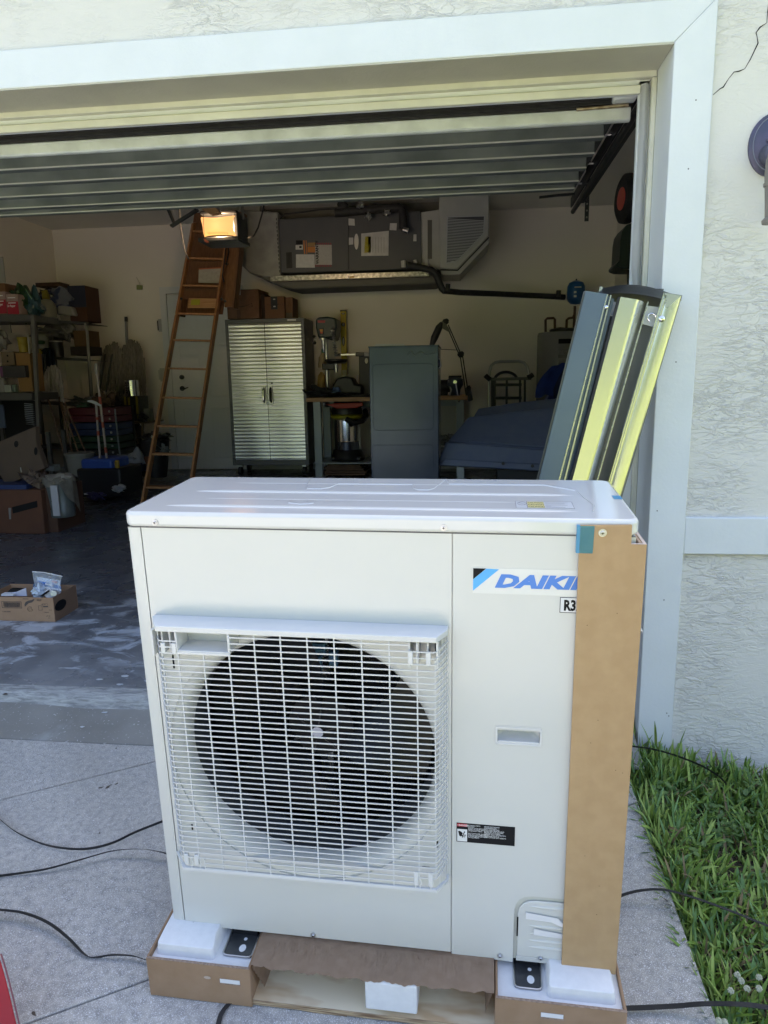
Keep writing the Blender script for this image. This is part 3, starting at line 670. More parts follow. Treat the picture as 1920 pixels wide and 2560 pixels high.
# danger label
dl = U('danger_label', MB().box(.6323, .7472, .0022, .0029, .2880, .3318), INK)
obj('danger_strip', MB().box(.6337, .6535, .0018, .0021, .3245, .3305), RED, dl)
text('lettering', '! DANGER', .0058, WHITEI, dl, front(.6345, .0015, .3255), .00012, 0, .78)
obj('pictogram_ground', MB().box(.6337, .6535, .0018, .0021, .2897, .3180), WHITEI, dl)
hand = [(.6355,.3130),(.6385,.3140),(.6415,.3125),(.6440,.3100),(.6448,.3085),(.6432,.3055),(.6445,.3040),(.6452,.3000),(.6440,.2980),(.6432,.2990),(.6435,.3012),(.6420,.3025),(.6400,.3008),(.6388,.3022),(.6378,.3035),(.6370,.3075)]
obj('pictogram', MB().prism([(x, .0016, z) for x, z in hand], (0, -.0002, 0)), INK, dl)
obj('pictogram', MB().prism([(x, .0016, z) for x, z in ((.6438,.3025),(.6448,.3015),(.6495,.3130),(.6475,.3135))], (0, -.0002, 0)), INK, dl)
fg = MB()
for a, b in (((.6455,.3020),(.6482,.2990)), ((.6462,.3030),(.6500,.3010)), ((.6470,.3045),(.6512,.3035)), ((.6480,.3058),(.6515,.3055))): fg.bar((a[0], .0015, a[1]), (b[0], .0015, b[1]), .0002, .0012, (0, 1, 0))
obj('pictogram', fg, INK, dl)
T1 = 'ROTATING PARTS\nHAZARD.\nCOULD CAUSE SERIOUS\nINJURY TO HAND AND\nOTHER BODY PARTS.\n\nSHUT OFF POWER AND MAKE\nSURE FAN HAS COMPLETELY\nSTOPPED BEFORE SERVICING\nTHE EQUIPMENT.'
T2 = 'PIECES ROTATIVES\nDANGEREUSES.\nPEUT CAUSER DES\nBLESSURES GRAVES AUX\nMAINS ET AUX AUTRES\nPARTIES DU CORPS.\nAVANT TOUT ENTRETIEN,\nS\'ASSURER QUE LE\nVENTILATEUR EST ARRETE.'
text('lettering', T1, .0036, WHITEI, dl, front(.6552, .0015, .3270), .00003, 0, .82)
text('lettering', T2, .0036, WHITEI, dl, front(.6870, .0015, .3270), .00003, 0, 1.0)
# screws
def screw(x, z, r=.0055, y=.0022):
    s_ = U('screw', MB().lathe([(0, .0018), (r*.95, .0018), (r, .001), (r, 0)], (x, y, z), 18, Matrix.Rotation(R(90), 4, 'X')).lathe([(0, .0042), (r*.45, .0042), (r*.62, .003), (r*.62, .001)], (x, y, z), 14, Matrix.Rotation(R(90), 4, 'X')), STEEL)
    obj('screw_cross', MB().box(x-r*.32, x+r*.32, y-.0046, y-.0041, z-r*.09, z+r*.09).box(x-r*.09, x+r*.09, y-.0046, y-.0041, z-r*.32, z+r*.32), INK, s_)
for x, z in ((.0641, .9438), (.6069, .9440)): screw(x, z, .0062, -.0022)
for x, z in ((.0512, .016), (.3244, .0195), (.7238, .0165), (.8069, .0215)): screw(x, z)
# feet
for x0, x1 in ((.1335, .1975), (.7530, .8075)):
    w2 = x1-x0; cx = (x0+x1)/2
    f_ = MB(); o_ = [(p[0], p[1], -.0118) for p in rrect(x0, x1, -.044, .06, .005, 0, 3)]
    f_.prism(o_, (0, 0, .0022)); fo = U('foot_bracket', f_, DARKM)
    obj('bracket_rim', MB().tube([(x0, .03, -.009), (x0, -.038, -.009), (x0+.004, -.043, -.009), (x0+.010, -.0445, -.009), (x1-.010, -.0445, -.009), (x1-.004, -.043, -.009), (x1, -.038, -.009), (x1, .03, -.009)], .0022, 8), STEEL, fo)
    obj('bolt_hole', MB().prism([(cx+.006+.0075*math.cos(R(a))*1.0, -.023+.0095*math.sin(R(a)), -.0095) for a in range(0, 360, 20)], (0, 0, .0004)), FOAM, fo)
    obj('bolt_hole', MB().prism([(cx+.005+.004*math.cos(R(a)), .0005+.004*math.sin(R(a)), -.0095) for a in range(0, 360, 30)], (0, 0, .0004)), FOAM, fo)
    U('foot_stand', MB().box(x0+.004, x1-.004, .012, .30, -.009, .0035), BLACKM)

# ------------------------------------------------------------------ cardboard corner guard taped to the unit
cg = thing('corner_guard', 'tall brown cardboard corner guard taped to the right edge of the white unit', 'cardboard guard', (0, 0, 0), U3)
g = MB(); g.prism([(.8480, -.0085, .013), (.9555, -.0085, .0095), (.9530, -.0085, .9225), (.9272, -.0085, .9225), (.9265, -.0085, .9565), (.8408, -.0085, .9542)], (0, .0050, 0))
obj('guard_face', g, CARD, cg, bev=.0008, seg=1)
g = MB(); g.prism([(.9502, -.0032, .010), (.9556, -.0032, .010), (.9530, -.0032, .9222), (.9476, -.0032, .9222)], (0, .10, 0)); obj('guard_side', g, CARD, cg)
g = MB(); g.prism([(.9425, .002, .012), (.9470, .002, .012), (.9470, .002, .9218), (.9425, .002, .9218)], (0, .09, 0)); obj('guard_lining', g, CARD2, cg)
g = MB(); g.box(.9272, .9530, -.0086, -.0034, .9226, .9229).box(.9478, .953, -.0034, .0966, .9223, .9226); obj('cut_edge', g, mat('pale_card_edge', (.62, .52, .46), .9), cg)
obj('edge_nick', MB().prism([(.9536, -.0084, .764), (.9580, -.0088, .7605), (.9538, -.0084, .769)], (0, .001, 0)), PAPER, cg)
tp = obj('tape_strip', MB().sheet(lambda u, v: Vector((.8418+.0222*u+.0008*v*u, -.0092-.0003*math.sin(v*9), .9045+.049*v)), 3, 6, .0003), TAPE, cg)
tp = obj('tape_strip', MB().box(.8360, .8417, -.0088, -.0005, .9045, .9536), TAPE2, cg)
s_ = obj('screw', MB().lathe([(0, .0018), (.0068, .0018), (.0072, .001), (.0072, 0)], (.8785, -.0087, .942), 20, Matrix.Rotation(R(90), 4, 'X')).lathe([(0, .0045), (.0032, .0045), (.0044, .003), (.0044, .001)], (.8785, -.0087, .942), 14, Matrix.Rotation(R(90), 4, 'X')), STEEL, cg)
obj('screw_cross', MB().box(.8761, .8809, -.0136, -.0131, .9414, .9426).box(.8779, .8791, -.0136, -.0131, .9396, .9444), INK, s_)
rnd = random.Random(3)
for i in range(9):
    x, z = rnd.uniform(.86, .94), rnd.uniform(.1, .9); obj('fleck', MB().box(x, x+.0012, -.0087, -.0084, z, z+.0012), INK, cg)
U('tape_strip', MB().box(.9225, .9385, .150, .178, UH+.0003, UH+.0007), TAPE2)

# ------------------------------------------------------------------ shipping pallet
pal = thing('shipping_pallet', 'plywood and cardboard shipping base under the white unit with foam blocks', 'pallet', (0, 0, 0), U3)
def Pp(name, mb, m, **k): return obj(name, mb, m, pal, **k)
Pp('plywood_board', MB().box(-.012, .955, -.0735, .40, -.0975, -.0865), PLY)
Pp('plywood_edge', MB().box(.09, .84, -.0755, -.0737, -.0985, -.0862), PLYE, bev=.0006, seg=1)
def foot_box(x0, x1, lab):
    b = MB(); t = .005; zt = -.001; zb = -.1005
    b.box(x0, x1, -.075-t, -.075, zb, zt); b.box(x0, x0+t, -.0748, .42, zb, zt+.001); b.box(x1-t, x1, -.0748, .42, zb, zt-.001)
    b.box(x0+t, x1-t, .415, .42, zb, zt)
    bx = Pp('foot_box', b, CARD3, bev=.0012, seg=1, label=lab)
    obj('box_crease', MB().box(x0+.001, x1-.001, -.0806, -.0751, -.0010, -.0002), CARDF, bx)
    obj('foam_sheet', MB().box(x0+.0055, x1-.0055, -.0745, .41, -.05, -.0125), FOAM, bx)
    return bx
def foam_bump(bx, x0, x1):
    b = MB(); o_ = rrect(x0, x1, -.058, .11, .008, -.0125, 3); t_ = rrect(x0+.007, x1-.007, -.046, .10, .008, .0, 3); n = len(o_)
    m_ = rrect(x0+.003, x1-.003, -.054, .105, .008, .0, 3); mid = [(a[0], max(a[1], -.0535), .012) for a in m_]; top = [(a[0], max(a[1], -.022), .021) for a in t_]
    b.faces(o_+mid+top, [(i, (i+1) % n, n+(i+1) % n, n+i) for i in range(n)] + [(n+i, n+(i+1) % n, 2*n+(i+1) % n, 2*n+i) for i in range(n)] + [tuple(range(2*n, 3*n))])
    return obj('foam_bump', b, FOAM, bx, bev=.002)
bl_ = foot_box(-.0235, .2062, 'left cardboard foot box'); foam_bump(bl_, -.0125, .1200)
br_ = foot_box(.7140, .9665, 'right cardboard foot box'); foam_bump(br_, .8170, .9500)
obj('tape_patch', MB().box(.140, .1835, -.0815, -.0808, -.0425, -.0325), PAPER, bl_); obj('slot_shadow', MB().box(.1385, .1850, -.0809, -.0805, -.0465, -.0420), CARDF, bl_)
obj('tape_patch', MB().box(.8035, .8465, -.0815, -.0808, -.0335, -.0235), PAPER, br_); obj('slot_shadow', MB().box(.8020, .8480, -.0809, -.0805, -.0385, -.0330), CARDF, br_)
obj('scuff', MB().prism([(.112+.008*math.cos(R(a)), -.0806, -.034+.004*math.sin(R(a))) for a in range(0, 360, 40)], (0, -.0002, 0)), mat('scuff', (.5, .4, .33), .9), bl_)
# torn cardboard flap across the middle
def flap(u, v):
    y = .012-.090*v; jag = (.0022*math.sin(u*47)+.0016*math.sin(u*113+1)+.001*math.sin(u*251)) if v > .99 else 0
    return Vector((.2085+.5035*u, y+jag, .0075-.001*v-.004*math.sin(math.pi*u)*(v**2)))
Pp('torn_flap', MB().sheet(flap, 150, 6, .0045), CARD2, smooth=50)
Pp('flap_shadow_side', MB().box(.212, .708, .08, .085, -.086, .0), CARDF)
for s0, x0, xt, lab in ((1, .2085, .2520, 'left'), (-1, .7115, .6890, 'right')):
    def leg(u, v, x0=x0, s0=s0):
        z = .004-.0835*v; y = -.078+.15*u+.03*v*(1-u) + (.002*math.sin(v*38) if u < .01 else 0)
        return Vector((x0+s0*(.004+.020*v*.6+.004*u), y, z))
    Pp('side_flap', MB().sheet(leg, 6, 24, .004), CARD2)
Pp('foam_block', MB().box(.4501, .5575, -.0770, -.02, -.0725, .0000), FOAM, bev=.004, seg=3)
Pp('plywood_splinter', MB().prism([(.30, -.0752, -.0975), (.36, -.0752, -.0975), (.41, -.0752, -.1005), (.34, -.0752, -.1012)], (0, .004, 0)), PLYE)

# ------------------------------------------------------------------ raised garage door
DX0, DX1 = -3.66, 1.193
gd = thing('garage_door', 'raised sectional garage door seen from below with dull galvanised ribs', 'garage door', (0, 1.35, 2.19))
def D(name, mb, m, **k): return obj(name, mb, m, gd, world=True, **k)
D('bottom_rail', MB().prism([(DX0, 1.345, 2.088), (DX0, 1.348, 2.052), (DX0, 1.354, 2.045), (DX0, 1.372, 2.045), (DX0, 1.372, 2.088)], (DX1-DX0+.004, 0, 0)), GALVB, bev=.004)
for k, (y0, y1) in enumerate(((1.374, 1.79), (1.795, 2.205), (2.21, 2.60))):
    D('door_section', MB().box(DX0, DX1, y0, y1, 2.19, 2.235), GALVD, bev=.004)
D('rail_web', MB().box(DX0, DX1, 1.373, 1.378, 2.095, 2.189), GALVD)
for y in (1.80, 2.01, 2.22, 2.44, 2.575):
    rbm = MB(); rbm.prism([(DX0, y, 2.189), (DX0, y-.003, 2.137), (DX0, y+.012, 2.132), (DX0, y+.040, 2.132), (DX0, y+.045, 2.137), (DX0, y+.045, 2.189)], (DX1-DX0-.004, 0, 0))
    ro = D('reinforcing_rib', rbm, GALVD, bev=.0015, seg=1)
    lipm = MB().box(DX0, DX1-.004, y-.0090, y-.0036, 2.1315, 2.1375)
    obj('rib_lip', lipm, mat('rib_lip_lit', (.62, .63, .6), .45, .2), ro)  # pale lip colour stands in for the lit lower edge
    ro.children[0].location = -Vector((0, 1.35, 2.19))
D('end_stile', MB().box(DX1-.003, DX1, 1.374, 2.6, 2.14, 2.189), BLACKM)
D('bottom_fixture', MB().cyl((1.015, 1.338, 2.086), (1.185, 1.338, 2.090), .006, n=10), mat('rusty_steel', (.42, .36, .27), .4, .7, col2=(.22, .16, .1), ns=40))
D('bottom_bracket', MB().box(1.13, 1.205, 1.30, 1.344, 2.096, 2.123), GALVB, bev=.006)
for y in (1.86, 2.25, 2.59): D('roller_shaft', MB().cyl((DX1-.01, y, 2.16), (DX1+.06, y, 2.16), .005, n=8), STEEL)
D('weather_seal', MB().box(DX0, DX1, 1.346, 1.371, 2.0885, 2.20).box(DX0, DX1, 1.338, 1.3455, 2.096, 2.101).box(DX0, DX1, 1.338, 1.3455, 2.110, 2.114), RUBBER, kind='stuff')
D('header_beam', MB().box(DX0, DX1+.04, 1.24, 1.34, 2.26, 2.40), BLACKM)
tr = thing('door_track', 'dark steel overhead track carrying the raised garage door on the right', 'door track', (1.25, 1.4, 2.15))
def T(name, mb, m, **k): return obj(name, mb, m, tr, world=True, **k)
T('rail', MB().prism([(1.225, 1.42, 2.13), (1.233, 1.42, 2.13), (1.233, 1.42, 2.18), (1.225, 1.42, 2.18)], (0, 1.55, 0)), BLACKM)
T('rail', MB().prism([(1.255, 1.36, 2.125), (1.285, 1.36, 2.125), (1.285, 1.36, 2.165), (1.255, 1.36, 2.165)], (0, 1.50, 0)), BLACKM, bev=.004)
T('spring_bar', MB().cyl((1.246, 1.40, 2.118), (1.246, 3.02, 2.118), .0125, n=12), BLACKM)
pa = MB(); pa.box(1.278, 1.30, 2.80, 2.803, 2.02, 2.60); T('hanger_strap', pa, BLACKM)
for i in range(10): T('strap_hole', MB().cyl((1.289, 2.7985, 2.04+i*.034), (1.289, 2.7995, 2.04+i*.034), .005, n=10), mat('hole_grey', (.22, .21, .2), .8))
T('cross_rod', MB().tube([(1.20, 2.65, 2.125), (1.10, 2.64, 2.12), (1.02, 2.63, 2.112)], .007, 6), BLACKM)

# ------------------------------------------------------------------ garage door opener with its lit lamp
YO = 3.35
x0, x1, z1, z0 = rect(492, 513, 606, 612, YO)
op = thing('garage_door_opener', 'black ceiling garage door opener with a glowing amber lamp cover', 'garage door opener', ((x0+x1)/2, YO, z1))
def O(name, mb, m, **k): return obj(name, mb, m, op, world=True, **k)
a, b = at(577, 532, YO), at(598, 598, YO)
O('motor_housing', MB().box(a.x-.0, b.x-.005, YO+.02, YO+.22, at(560, 598, YO).z, at(560, 528, YO).z), BLKP, bev=.012)
O('housing_base', MB().box(at(496, 600, YO).x, at(598, 600, YO).x, YO-.01, YO+.24, at(550, 603, YO).z, at(550, 592, YO).z), BLACKM, bev=.005)
O('housing_top', MB().box(at(496, 600, YO).x+.02, at(598, 600, YO).x-.01, YO+.0, YO+.24, at(550, 534, YO).z, at(550, 526, YO).z), BLACKM, bev=.005)
LAMP = bpy.data.materials.new('lamp_cover_glow'); LAMP.use_nodes = True; n = LAMP.node_tree.nodes; L = LAMP.node_tree.links.new; p = n['Principled BSDF']
c_ = objco(n, L); g_ = n.new('ShaderNodeTexGradient'); g_.gradient_type = 'SPHERICAL'
mp_ = n.new('ShaderNodeMapping'); L(c_, mp_.inputs[0]); mp_.inputs['Scale'].default_value = (4.6, .6, 7.5)
mp_.inputs['Location'].default_value = (.18, 0, .25); L(mp_.outputs[0], g_.inputs[0])
L(mixc(n, L, mr(n, L, g_.outputs['Fac'], 0, .7), (1.0, .47, .17), (1.0, .62, .12)), p.inputs['Emission Color'])
p.inputs['Emission Strength'].default_value = .33; p.inputs['Base Color'].default_value = (.05, .025, .01, 1)
def lens(u, v):
    tl, trr, bl, br = at(491, 536, YO-.06), at(578, 532, YO-.06), at(500, 587, YO-.06), at(581, 584, YO-.06)
    p_ = (tl*(1-u)+trr*u)*(1-v)+(bl*(1-u)+br*u)*v
    p_.z -= .018*math.sin(math.pi*u)*(1-v); p_.x += .012*math.sin(math.pi*v)*(1-2*u)*.8
    p_.y += .05*(abs(2*u-1)**3) + .03*(abs(2*v-1)**4)
    return p_
O('lamp_cover', MB().sheet(lens, 16, 10, .002), LAMP)
for i in range(9):
    q = lens(.25+.07*i, .93); O('vent_slit', MB().bar(q+Vector((-.008, -.006, .008)), q+Vector((.006, -.006, -.004)), .002, .004, (0, 1, 0)), BLKP)
O('rail', MB().bar(at(530, 527, YO), Vector((at(530, 500, YO).x, 1.4, 2.33)), .03, .045), BLACKM)
O('rail_carriage', MB().prism([at(*p_, YO-.35) for p_ in ((500, 512), (535, 515), (548, 530), (524, 535), (505, 524))], (0, .06, 0)), mat('wood_brown_metal', (.3, .17, .08), .5, .3))
O('hanger_strap', MB().prism([at(*p_, YO+.1) for p_ in ((602, 512), (609, 512), (611, 548), (604, 548))], (0, .003, 0)), mat('galv_grey', (.12, .12, .11), .6, .3))
O('door_arm', MB().bar(at(428, 566, YO-.5), at(494, 524, YO-.5), .012, .034, (0, 1, 0)), BLACKM)
O('door_arm', MB().bar(at(418, 518, YO-.5), at(436, 560, YO-.5), .012, .026, (0, 1, 0)), BLACKM)
O('pull_cord', MB().tube([at(508, 530, YO-.12), at(509, 560, YO-.12), at(511, 598, YO-.12)], .0016, 5), RUBBER)
O('pull_handle', MB().tube([at(510, 597, YO-.12), at(515, 603, YO-.12), at(521, 606, YO-.12)], [.004, .008, .005], 8), mat('red_handle', (.5, .1, .05), .4))
O('power_cord', MB().tube([at(x, y, YO+.15) for x, y in ((448, 515), (451, 560), (457, 600), (463, 630), (472, 648))], .0055, 6), RUBBER)
O('power_cord', MB().tube([at(x, y, YO+.3) for x, y in ((530, 600), (580, 600), (612, 598), (634, 590), (645, 570), (655, 535), (660, 512))], .0055, 6), RUBBER)

pld = bpy.data.lights.new('opener_bulb', 'POINT'); pld.energy = 6; pld.color = (1, .72, .42); pld.shadow_soft_size = .03
plo = bpy.data.objects.new('opener_bulb', pld); C.objects.link(plo); plo.parent = op; plo.location = lens(.5, .45)+Vector((0, .05, 0))-op.matrix_world.translation

# ------------------------------------------------------------------ wooden attic ladder hanging from its hatch
def lad(px, py): # the ladder plane leans away from the door
    d = _f + _r*((px-960)/F_PX) - _u*((py-1280)/F_PX); nn = Vector((0, 1, -.52)).normalized()
    return CAM + d*((Vector((0, 4.42, .09))-CAM).dot(nn)/d.dot(nn))
LB = lad(360, 1290); lt = thing('attic_ladder', 'brown wooden folding attic ladder let down from the ceiling hatch', 'ladder', LB)
def Lp(name, mb, m, **k): return obj(name, mb, m, lt, world=True, **k)
Lf = (lad(351, 1290), lad(484, 560)); Rt = (lad(466, 1290), lad(580, 520))
ldir = (Lf[1]-Lf[0]).normalized(); rdir = (Rt[1]-Rt[0]).normalized(); bk = Vector((0, .9, .42))
def on(line, py):
    lo, hi = 0.0, 1.0
    A, B = line
    for _ in range(40):
        m_ = (lo+hi)/2; p_ = A+(B-A)*m_; d = p_-CAM; yy = 1280-F_PX*d.dot(_u)/d.dot(_f)
        if yy > py: lo = m_
        else: hi = m_
    return A+(B-A)*lo
for ln in (Lf, Rt):
    for y0_, y1_ in ((1295, 1090), (1090, 786), (786, 540)):
        a, b = on(ln, y0_), on(ln, y1_+1); Lp('rail', MB().prism([a+Vector((-.011, -.03, 0)), a+Vector((.011, -.03, 0)), a+Vector((.011, .06, .03)), a+Vector((-.011, .06, .03))], b-a), WOOD, bev=.002, seg=1)
for py in (1219, 1136, 1066, 995, 922, 851, 785, 715, 647, 580):
    a, b = on(Lf, py-1), on(Rt, py+1); Lp('tread', MB().prism([a+Vector((.012, -.022, -.009)), a+Vector((.012, .065, -.009)), a+Vector((.012, .065, .009)), a+Vector((.012, -.022, .009))], b-a-Vector((.024, 0, 0))), WOOD, bev=.0015, seg=1)
def lbk(px, py, d_=.10):
    q = lad(px, py); d = (q-CAM).normalized(); return q+d*d_*1.3
HX = mat('hatch_board', (.16, .075, .035), .6, col2=(.11, .05, .022), ns=5, stretch=(22, 5, 1))
Lp('hatch_board', MB().prism([lbk(447, 788, .16), lbk(556, 786, .16), lbk(596, 530, .16), lbk(486, 532, .16)], (0, .012, 0)), HX)
HF = mat('hatch_frame_wood', (.20, .10, .045), .6, col2=(.15, .07, .03), ns=5, stretch=(14, 5, 1))
Lp('hatch_frame', MB().prism([lbk(561, 768, .05), lbk(580, 767, .05), lbk(603, 530, .05), lbk(576, 530, .05)], (0, .04, 0)), HF)
Lp('hatch_frame', MB().prism([lbk(580.5, 770, .0), lbk(584, 770, .0), lbk(607, 530, .0), lbk(603.5, 530, .0)], (0, .14, 0)), HX)
Lp('hatch_frame', MB().prism([lbk(445, 790, .0), lbk(449, 790, .0), lbk(455, 745, .0), lbk(451, 745, .0)], (0, .14, 0)), HX)
Lp('cross_batten', MB().prism([lbk(469, 770, .10), lbk(548, 770, .10), lbk(548, 747, .10), lbk(472, 745, .10)], (0, .015, 0)), WOODL)
Lp('notice_label', MB().prism([lbk(496, 707, .11), lbk(549, 708, .11), lbk(552, 670, .11), lbk(497, 674, .11)], (0, .003, 0)), mat('notice_paper', (.38, .37, .33), .7, col2=(.32, .31, .28), ns=30))
Lp('notice_strip', MB().prism([lbk(497, 674, .109), lbk(552, 671, .109), lbk(552, 668, .109), lbk(497, 671, .109)], (0, .003, 0)), mat('notice_red', (.40, .12, .06), .6))
Lp('yellow_label', MB().prism([lbk(477, 763, .08), lbk(499, 762, .08), lbk(500, 748, .08), lbk(478, 749, .08)], (0, .003, 0)), mat('label_yellow_green', (.34, .34, .04), .6))
Lp('hinge_arm', MB().tube([lbk(568, 602, .0), lbk(572, 630, .0), lbk(566, 658, .0), lbk(571, 660, .0)], .006, 6), BLACKM)
Lp('hinge_arm', MB().tube([lbk(566, 605, -.03), lbk(561, 650, -.03), lbk(556, 690, -.03), lbk(560, 705, -.03)], .007, 6), BLACKM)
for px, py in ((567, 660), (563, 753), (555, 748), (454, 747)): Lp('bolt', MB().cyl(lbk(px, py, -.02), lbk(px, py, -.02)+Vector((0, -.012, 0)), .012, n=10), BLACKM)

# ------------------------------------------------------------------ air handler hung along the back wall
YA = 6.35
ah = thing('air_handler', 'dark grey horizontal air handler hung from the ceiling with ducts at both ends', 'air handler', at(880, 690, YA))
def A(name, mb, m, **k): return obj(name, mb, m, ah, world=True, **k)
def pp(pts, Y, th=.01): return MB().prism([at(x, y, Y) for x, y in pts], (0, th, 0))
A('cabinet', pp([(694, 548), (1051, 527), (1051, 672), (703, 684)], YA, .58), AHGREY, bev=.006)
A('access_door', pp([(697, 551), (870.5, 541), (871.5, 677), (705, 682)], YA-.012, .011), AHGREY, bev=.003)
A('access_door', pp([(873.5, 541), (1046, 531), (1047, 670), (874.5, 677)], YA-.012, .011), AHGREY, bev=.003)
yf = YA-.016
LG = mat('label_grey', (.60, .60, .60), .6, col2=(.54, .54, .54), ns=40); LGd = mat('label_dim', (.44, .43, .42), .6, col2=(.38, .37, .36), ns=60)
lbm = [('spec_label', [(740, 636), (786, 636), (787, 669), (740, 669)], LG), ('warranty_label', [(787, 612), (829, 612), (830, 662), (788, 662)], LGd), ('qr_label', [(739, 613), (757, 612), (757, 624), (739, 624)], LG),
       ('orange_label', [(769, 617), (788, 617), (788, 631), (769, 631)], mat('label_orange', (.55, .20, .05), .6)), ('tan_label', [(769, 607), (788, 606), (788, 616), (769, 616)], mat('label_tan', (.32, .19, .07), .6)),
       ('orange_stripe', [(758, 601), (761, 601), (763, 635), (760, 635)], mat('label_orange', (.55, .20, .05), .6)), ('orange_stripe', [(764, 601), (766, 601), (768, 635), (766, 635)], mat('label_orange', (.55, .20, .05), .6)),
       ('document_pouch', [(903, 584), (972, 577), (971, 639), (903, 640)], mat('pouch', (.48, .48, .47), .4, col2=(.56, .56, .55), ns=12)), ('energy_label', [(913, 592), (928, 591), (927, 631), (910, 632)], mat('energy_yellow', (.62, .54, .03), .5)),
       ('tape_patch', [(871, 546), (886, 547), (887, 564), (871, 563)], LG), ('tape_patch', [(975, 558), (992, 558), (991, 576), (974, 575)], LG), ('tape_patch', [(872, 594), (883, 594), (883, 611), (872, 612)], LG), ('tape_patch', [(1034, 586), (1041, 586), (1041, 603), (1033, 603)], LG)]
for nm, pts, m_ in lbm: A(nm, pp(pts, yf, .003), m_)
for i in range(8):
    x = 789+i*5.3; A('red_stripe', pp([(x, 612), (x+2.6, 612), (x+1.2, 607), (x-1.4, 607)], yf-.001, .003), mat('stripe_red', (.30, .04, .06), .6)); A('red_stripe', pp([(x, 667), (x+2.6, 667), (x+1.2, 662), (x-1.4, 662)], yf-.001, .003), mat('stripe_red', (.30, .04, .06), .6))
pw = at(797, 660, yf-.002); o_ = text('lettering', 'WARRANTY', .042, INK, ah, Matrix.Identity(4), .0012, 0, 1.0); o_.matrix_local = front(pw.x-ah.location.x, pw.y-ah.location.y, pw.z-ah.location.z, R(90))
A('brand_oval', MB().prism([at(891+5.5*math.cos(R(t)), 603+ (21 if math.sin(R(t)) > 0 else 19)*math.sin(R(t)), yf) for t in range(0, 360, 15)], (0, .003, 0)), mat('badge_silver', (.62, .62, .62), .35, .4), bev=.002)
for i in range(5): A('print_line', pp([(931+i*7, 592), (933+i*7, 592), (933+i*7, 632), (931+i*7, 632)], yf-.002, .003), LGd)
A('print_block', pp([(740, 601), (756, 601), (756, 611), (740, 611)], yf-.001, .003), INK)
A('print_block', pp([(748, 615), (754, 615), (754, 620), (748, 620)], yf-.003, .003), INK)
A('sight_port', pp([(715, 631), (729, 630), (731, 670), (716, 671)], yf, .004), BLKP, bev=.004)
A('port_glass', pp([(719, 635), (725, 634), (726, 666), (720, 667)], yf-.002, .003), mat('dark_glass', (.05, .05, .05), .1))
A('drip_tray', pp([(676, 690), (1070, 678), (1072, 689), (676, 703)], YA-.10, .70), FOIL)
A('tray_underside', MB().prism([at(676, 702.5, YA-.09), at(1072, 689.5, YA-.09), at(1072, 689, YA-.09)+Vector((.02, .72, -.01)), at(700, 702, YA-.09)+Vector((.0, .72, -.01))], (0, 0, -.004)), mat('tray_under', (.30, .28, .24), .8))
A('tray_fitting', MB().cyl(at(867, 692, YA-.105), at(867, 692, YA-.105)+Vector((0, -.01, 0)), .018, n=14), GALV)
A('orange_tag', pp([(874, 691), (886, 690), (886, 694), (874, 695)], YA-.103, .004), mat('tag_orange', (.4, .22, .03), .5))
# left duct: metal plenum and curved boot
pl = [(612, 535), (695, 548), (703, 684), (676, 693), (650, 702), (620, 690), (600, 668), (592, 640), (592, 505), (600, 500)]
A('left_plenum', pp([(608, 525), (694, 530), (702, 690), (660, 692), (625, 683), (600, 660), (594, 620), (594, 520)], YA-.02, .55), DUCTF, bev=.01)
A('left_duct_riser', pp([(596, 470), (645, 470), (650, 530), (596, 540)], YA+.1, .4), DUCTF)
A('insulation_belly', pp([(640, 690), (1100, 678), (1105, 700), (1085, 709), (730, 722), (700, 714)], YA+.0, .5), mat('belly_grey', (.15, .145, .13), .85), bev=.02)
for i in range(14): A('seam_staple', pp([(690+i*.6, 545+i*10), (692+i*.6, 545+i*10), (692+i*.6, 551+i*10), (690+i*.6, 551+i*10)], YA-.026, .004), BLKP)
A('duct_back_panel', pp([(660, 505), (1110, 492), (1110, 530), (660, 552)], YA+.35, .1), mat('belly_grey', (.15, .145, .13), .85))
A('duct_top_edge', pp([(684, 508), (1054, 494), (1054, 497), (684, 511)], YA+.05, .02), DUCT)
# right return duct with its grille
A('right_plenum', pp([(1051, 531), (1100, 523), (1102, 675), (1052, 672)], YA+.01, .5), DUCT, bev=.006)
A('plenum_slot', pp([(1069, 550), (1080, 550), (1080, 647), (1069, 647)], YA+.006, .004), mat('slot_grey', (.12, .115, .10), .8))
A('plenum_flange', pp([(1041, 570), (1052, 530), (1054, 672), (1043, 672)], YA-.016, .02), AHGREY)
YR = YA-.05
A('return_duct', pp([(1097, 478), (1223, 470), (1222, 591), (1144, 673), (1100, 672)], YR, .6), DUCT, bev=.012)
A('return_duct_side', pp([(1100, 676), (1143, 676), (1223, 593), (1223, 608), (1150, 686), (1104, 687)], YR+.03, .5), DUCT, bev=.006)
A('duct_joint', pp([(1101, 673), (1144, 674), (1222, 592), (1223, 594), (1144.5, 677), (1101, 676)], YR-.002, .01), INK)
A('filter_frame', pp([(1117, 541), (1213, 538), (1211, 584), (1144, 653), (1114, 660)], YR-.010, .009), mat('filter_pale', (.50, .51, .52), .5), bev=.002)
A('filter_dark', pp([(1120, 544), (1210, 541), (1208, 583), (1143, 650), (1117, 657)], YR-.0125, .002), mat('filter_dark', (.07, .07, .075), .6))
import itertools
for i in range(29):
    y = 546+i*3.9
    if y < 583: xr = 1209
    else: xr = 1208-(y-583)*.95
    if xr < 1124: continue
    dy = 5 if xr > 1150 else 2
    A('louvre', pp([(1118, y), (xr, y+dy*(xr-1118)/90), (xr, y+dy*(xr-1118)/90+1.7), (1118, y+1.7)], YR-.018, .005), mat('filter_pale', (.50, .51, .52), .5))
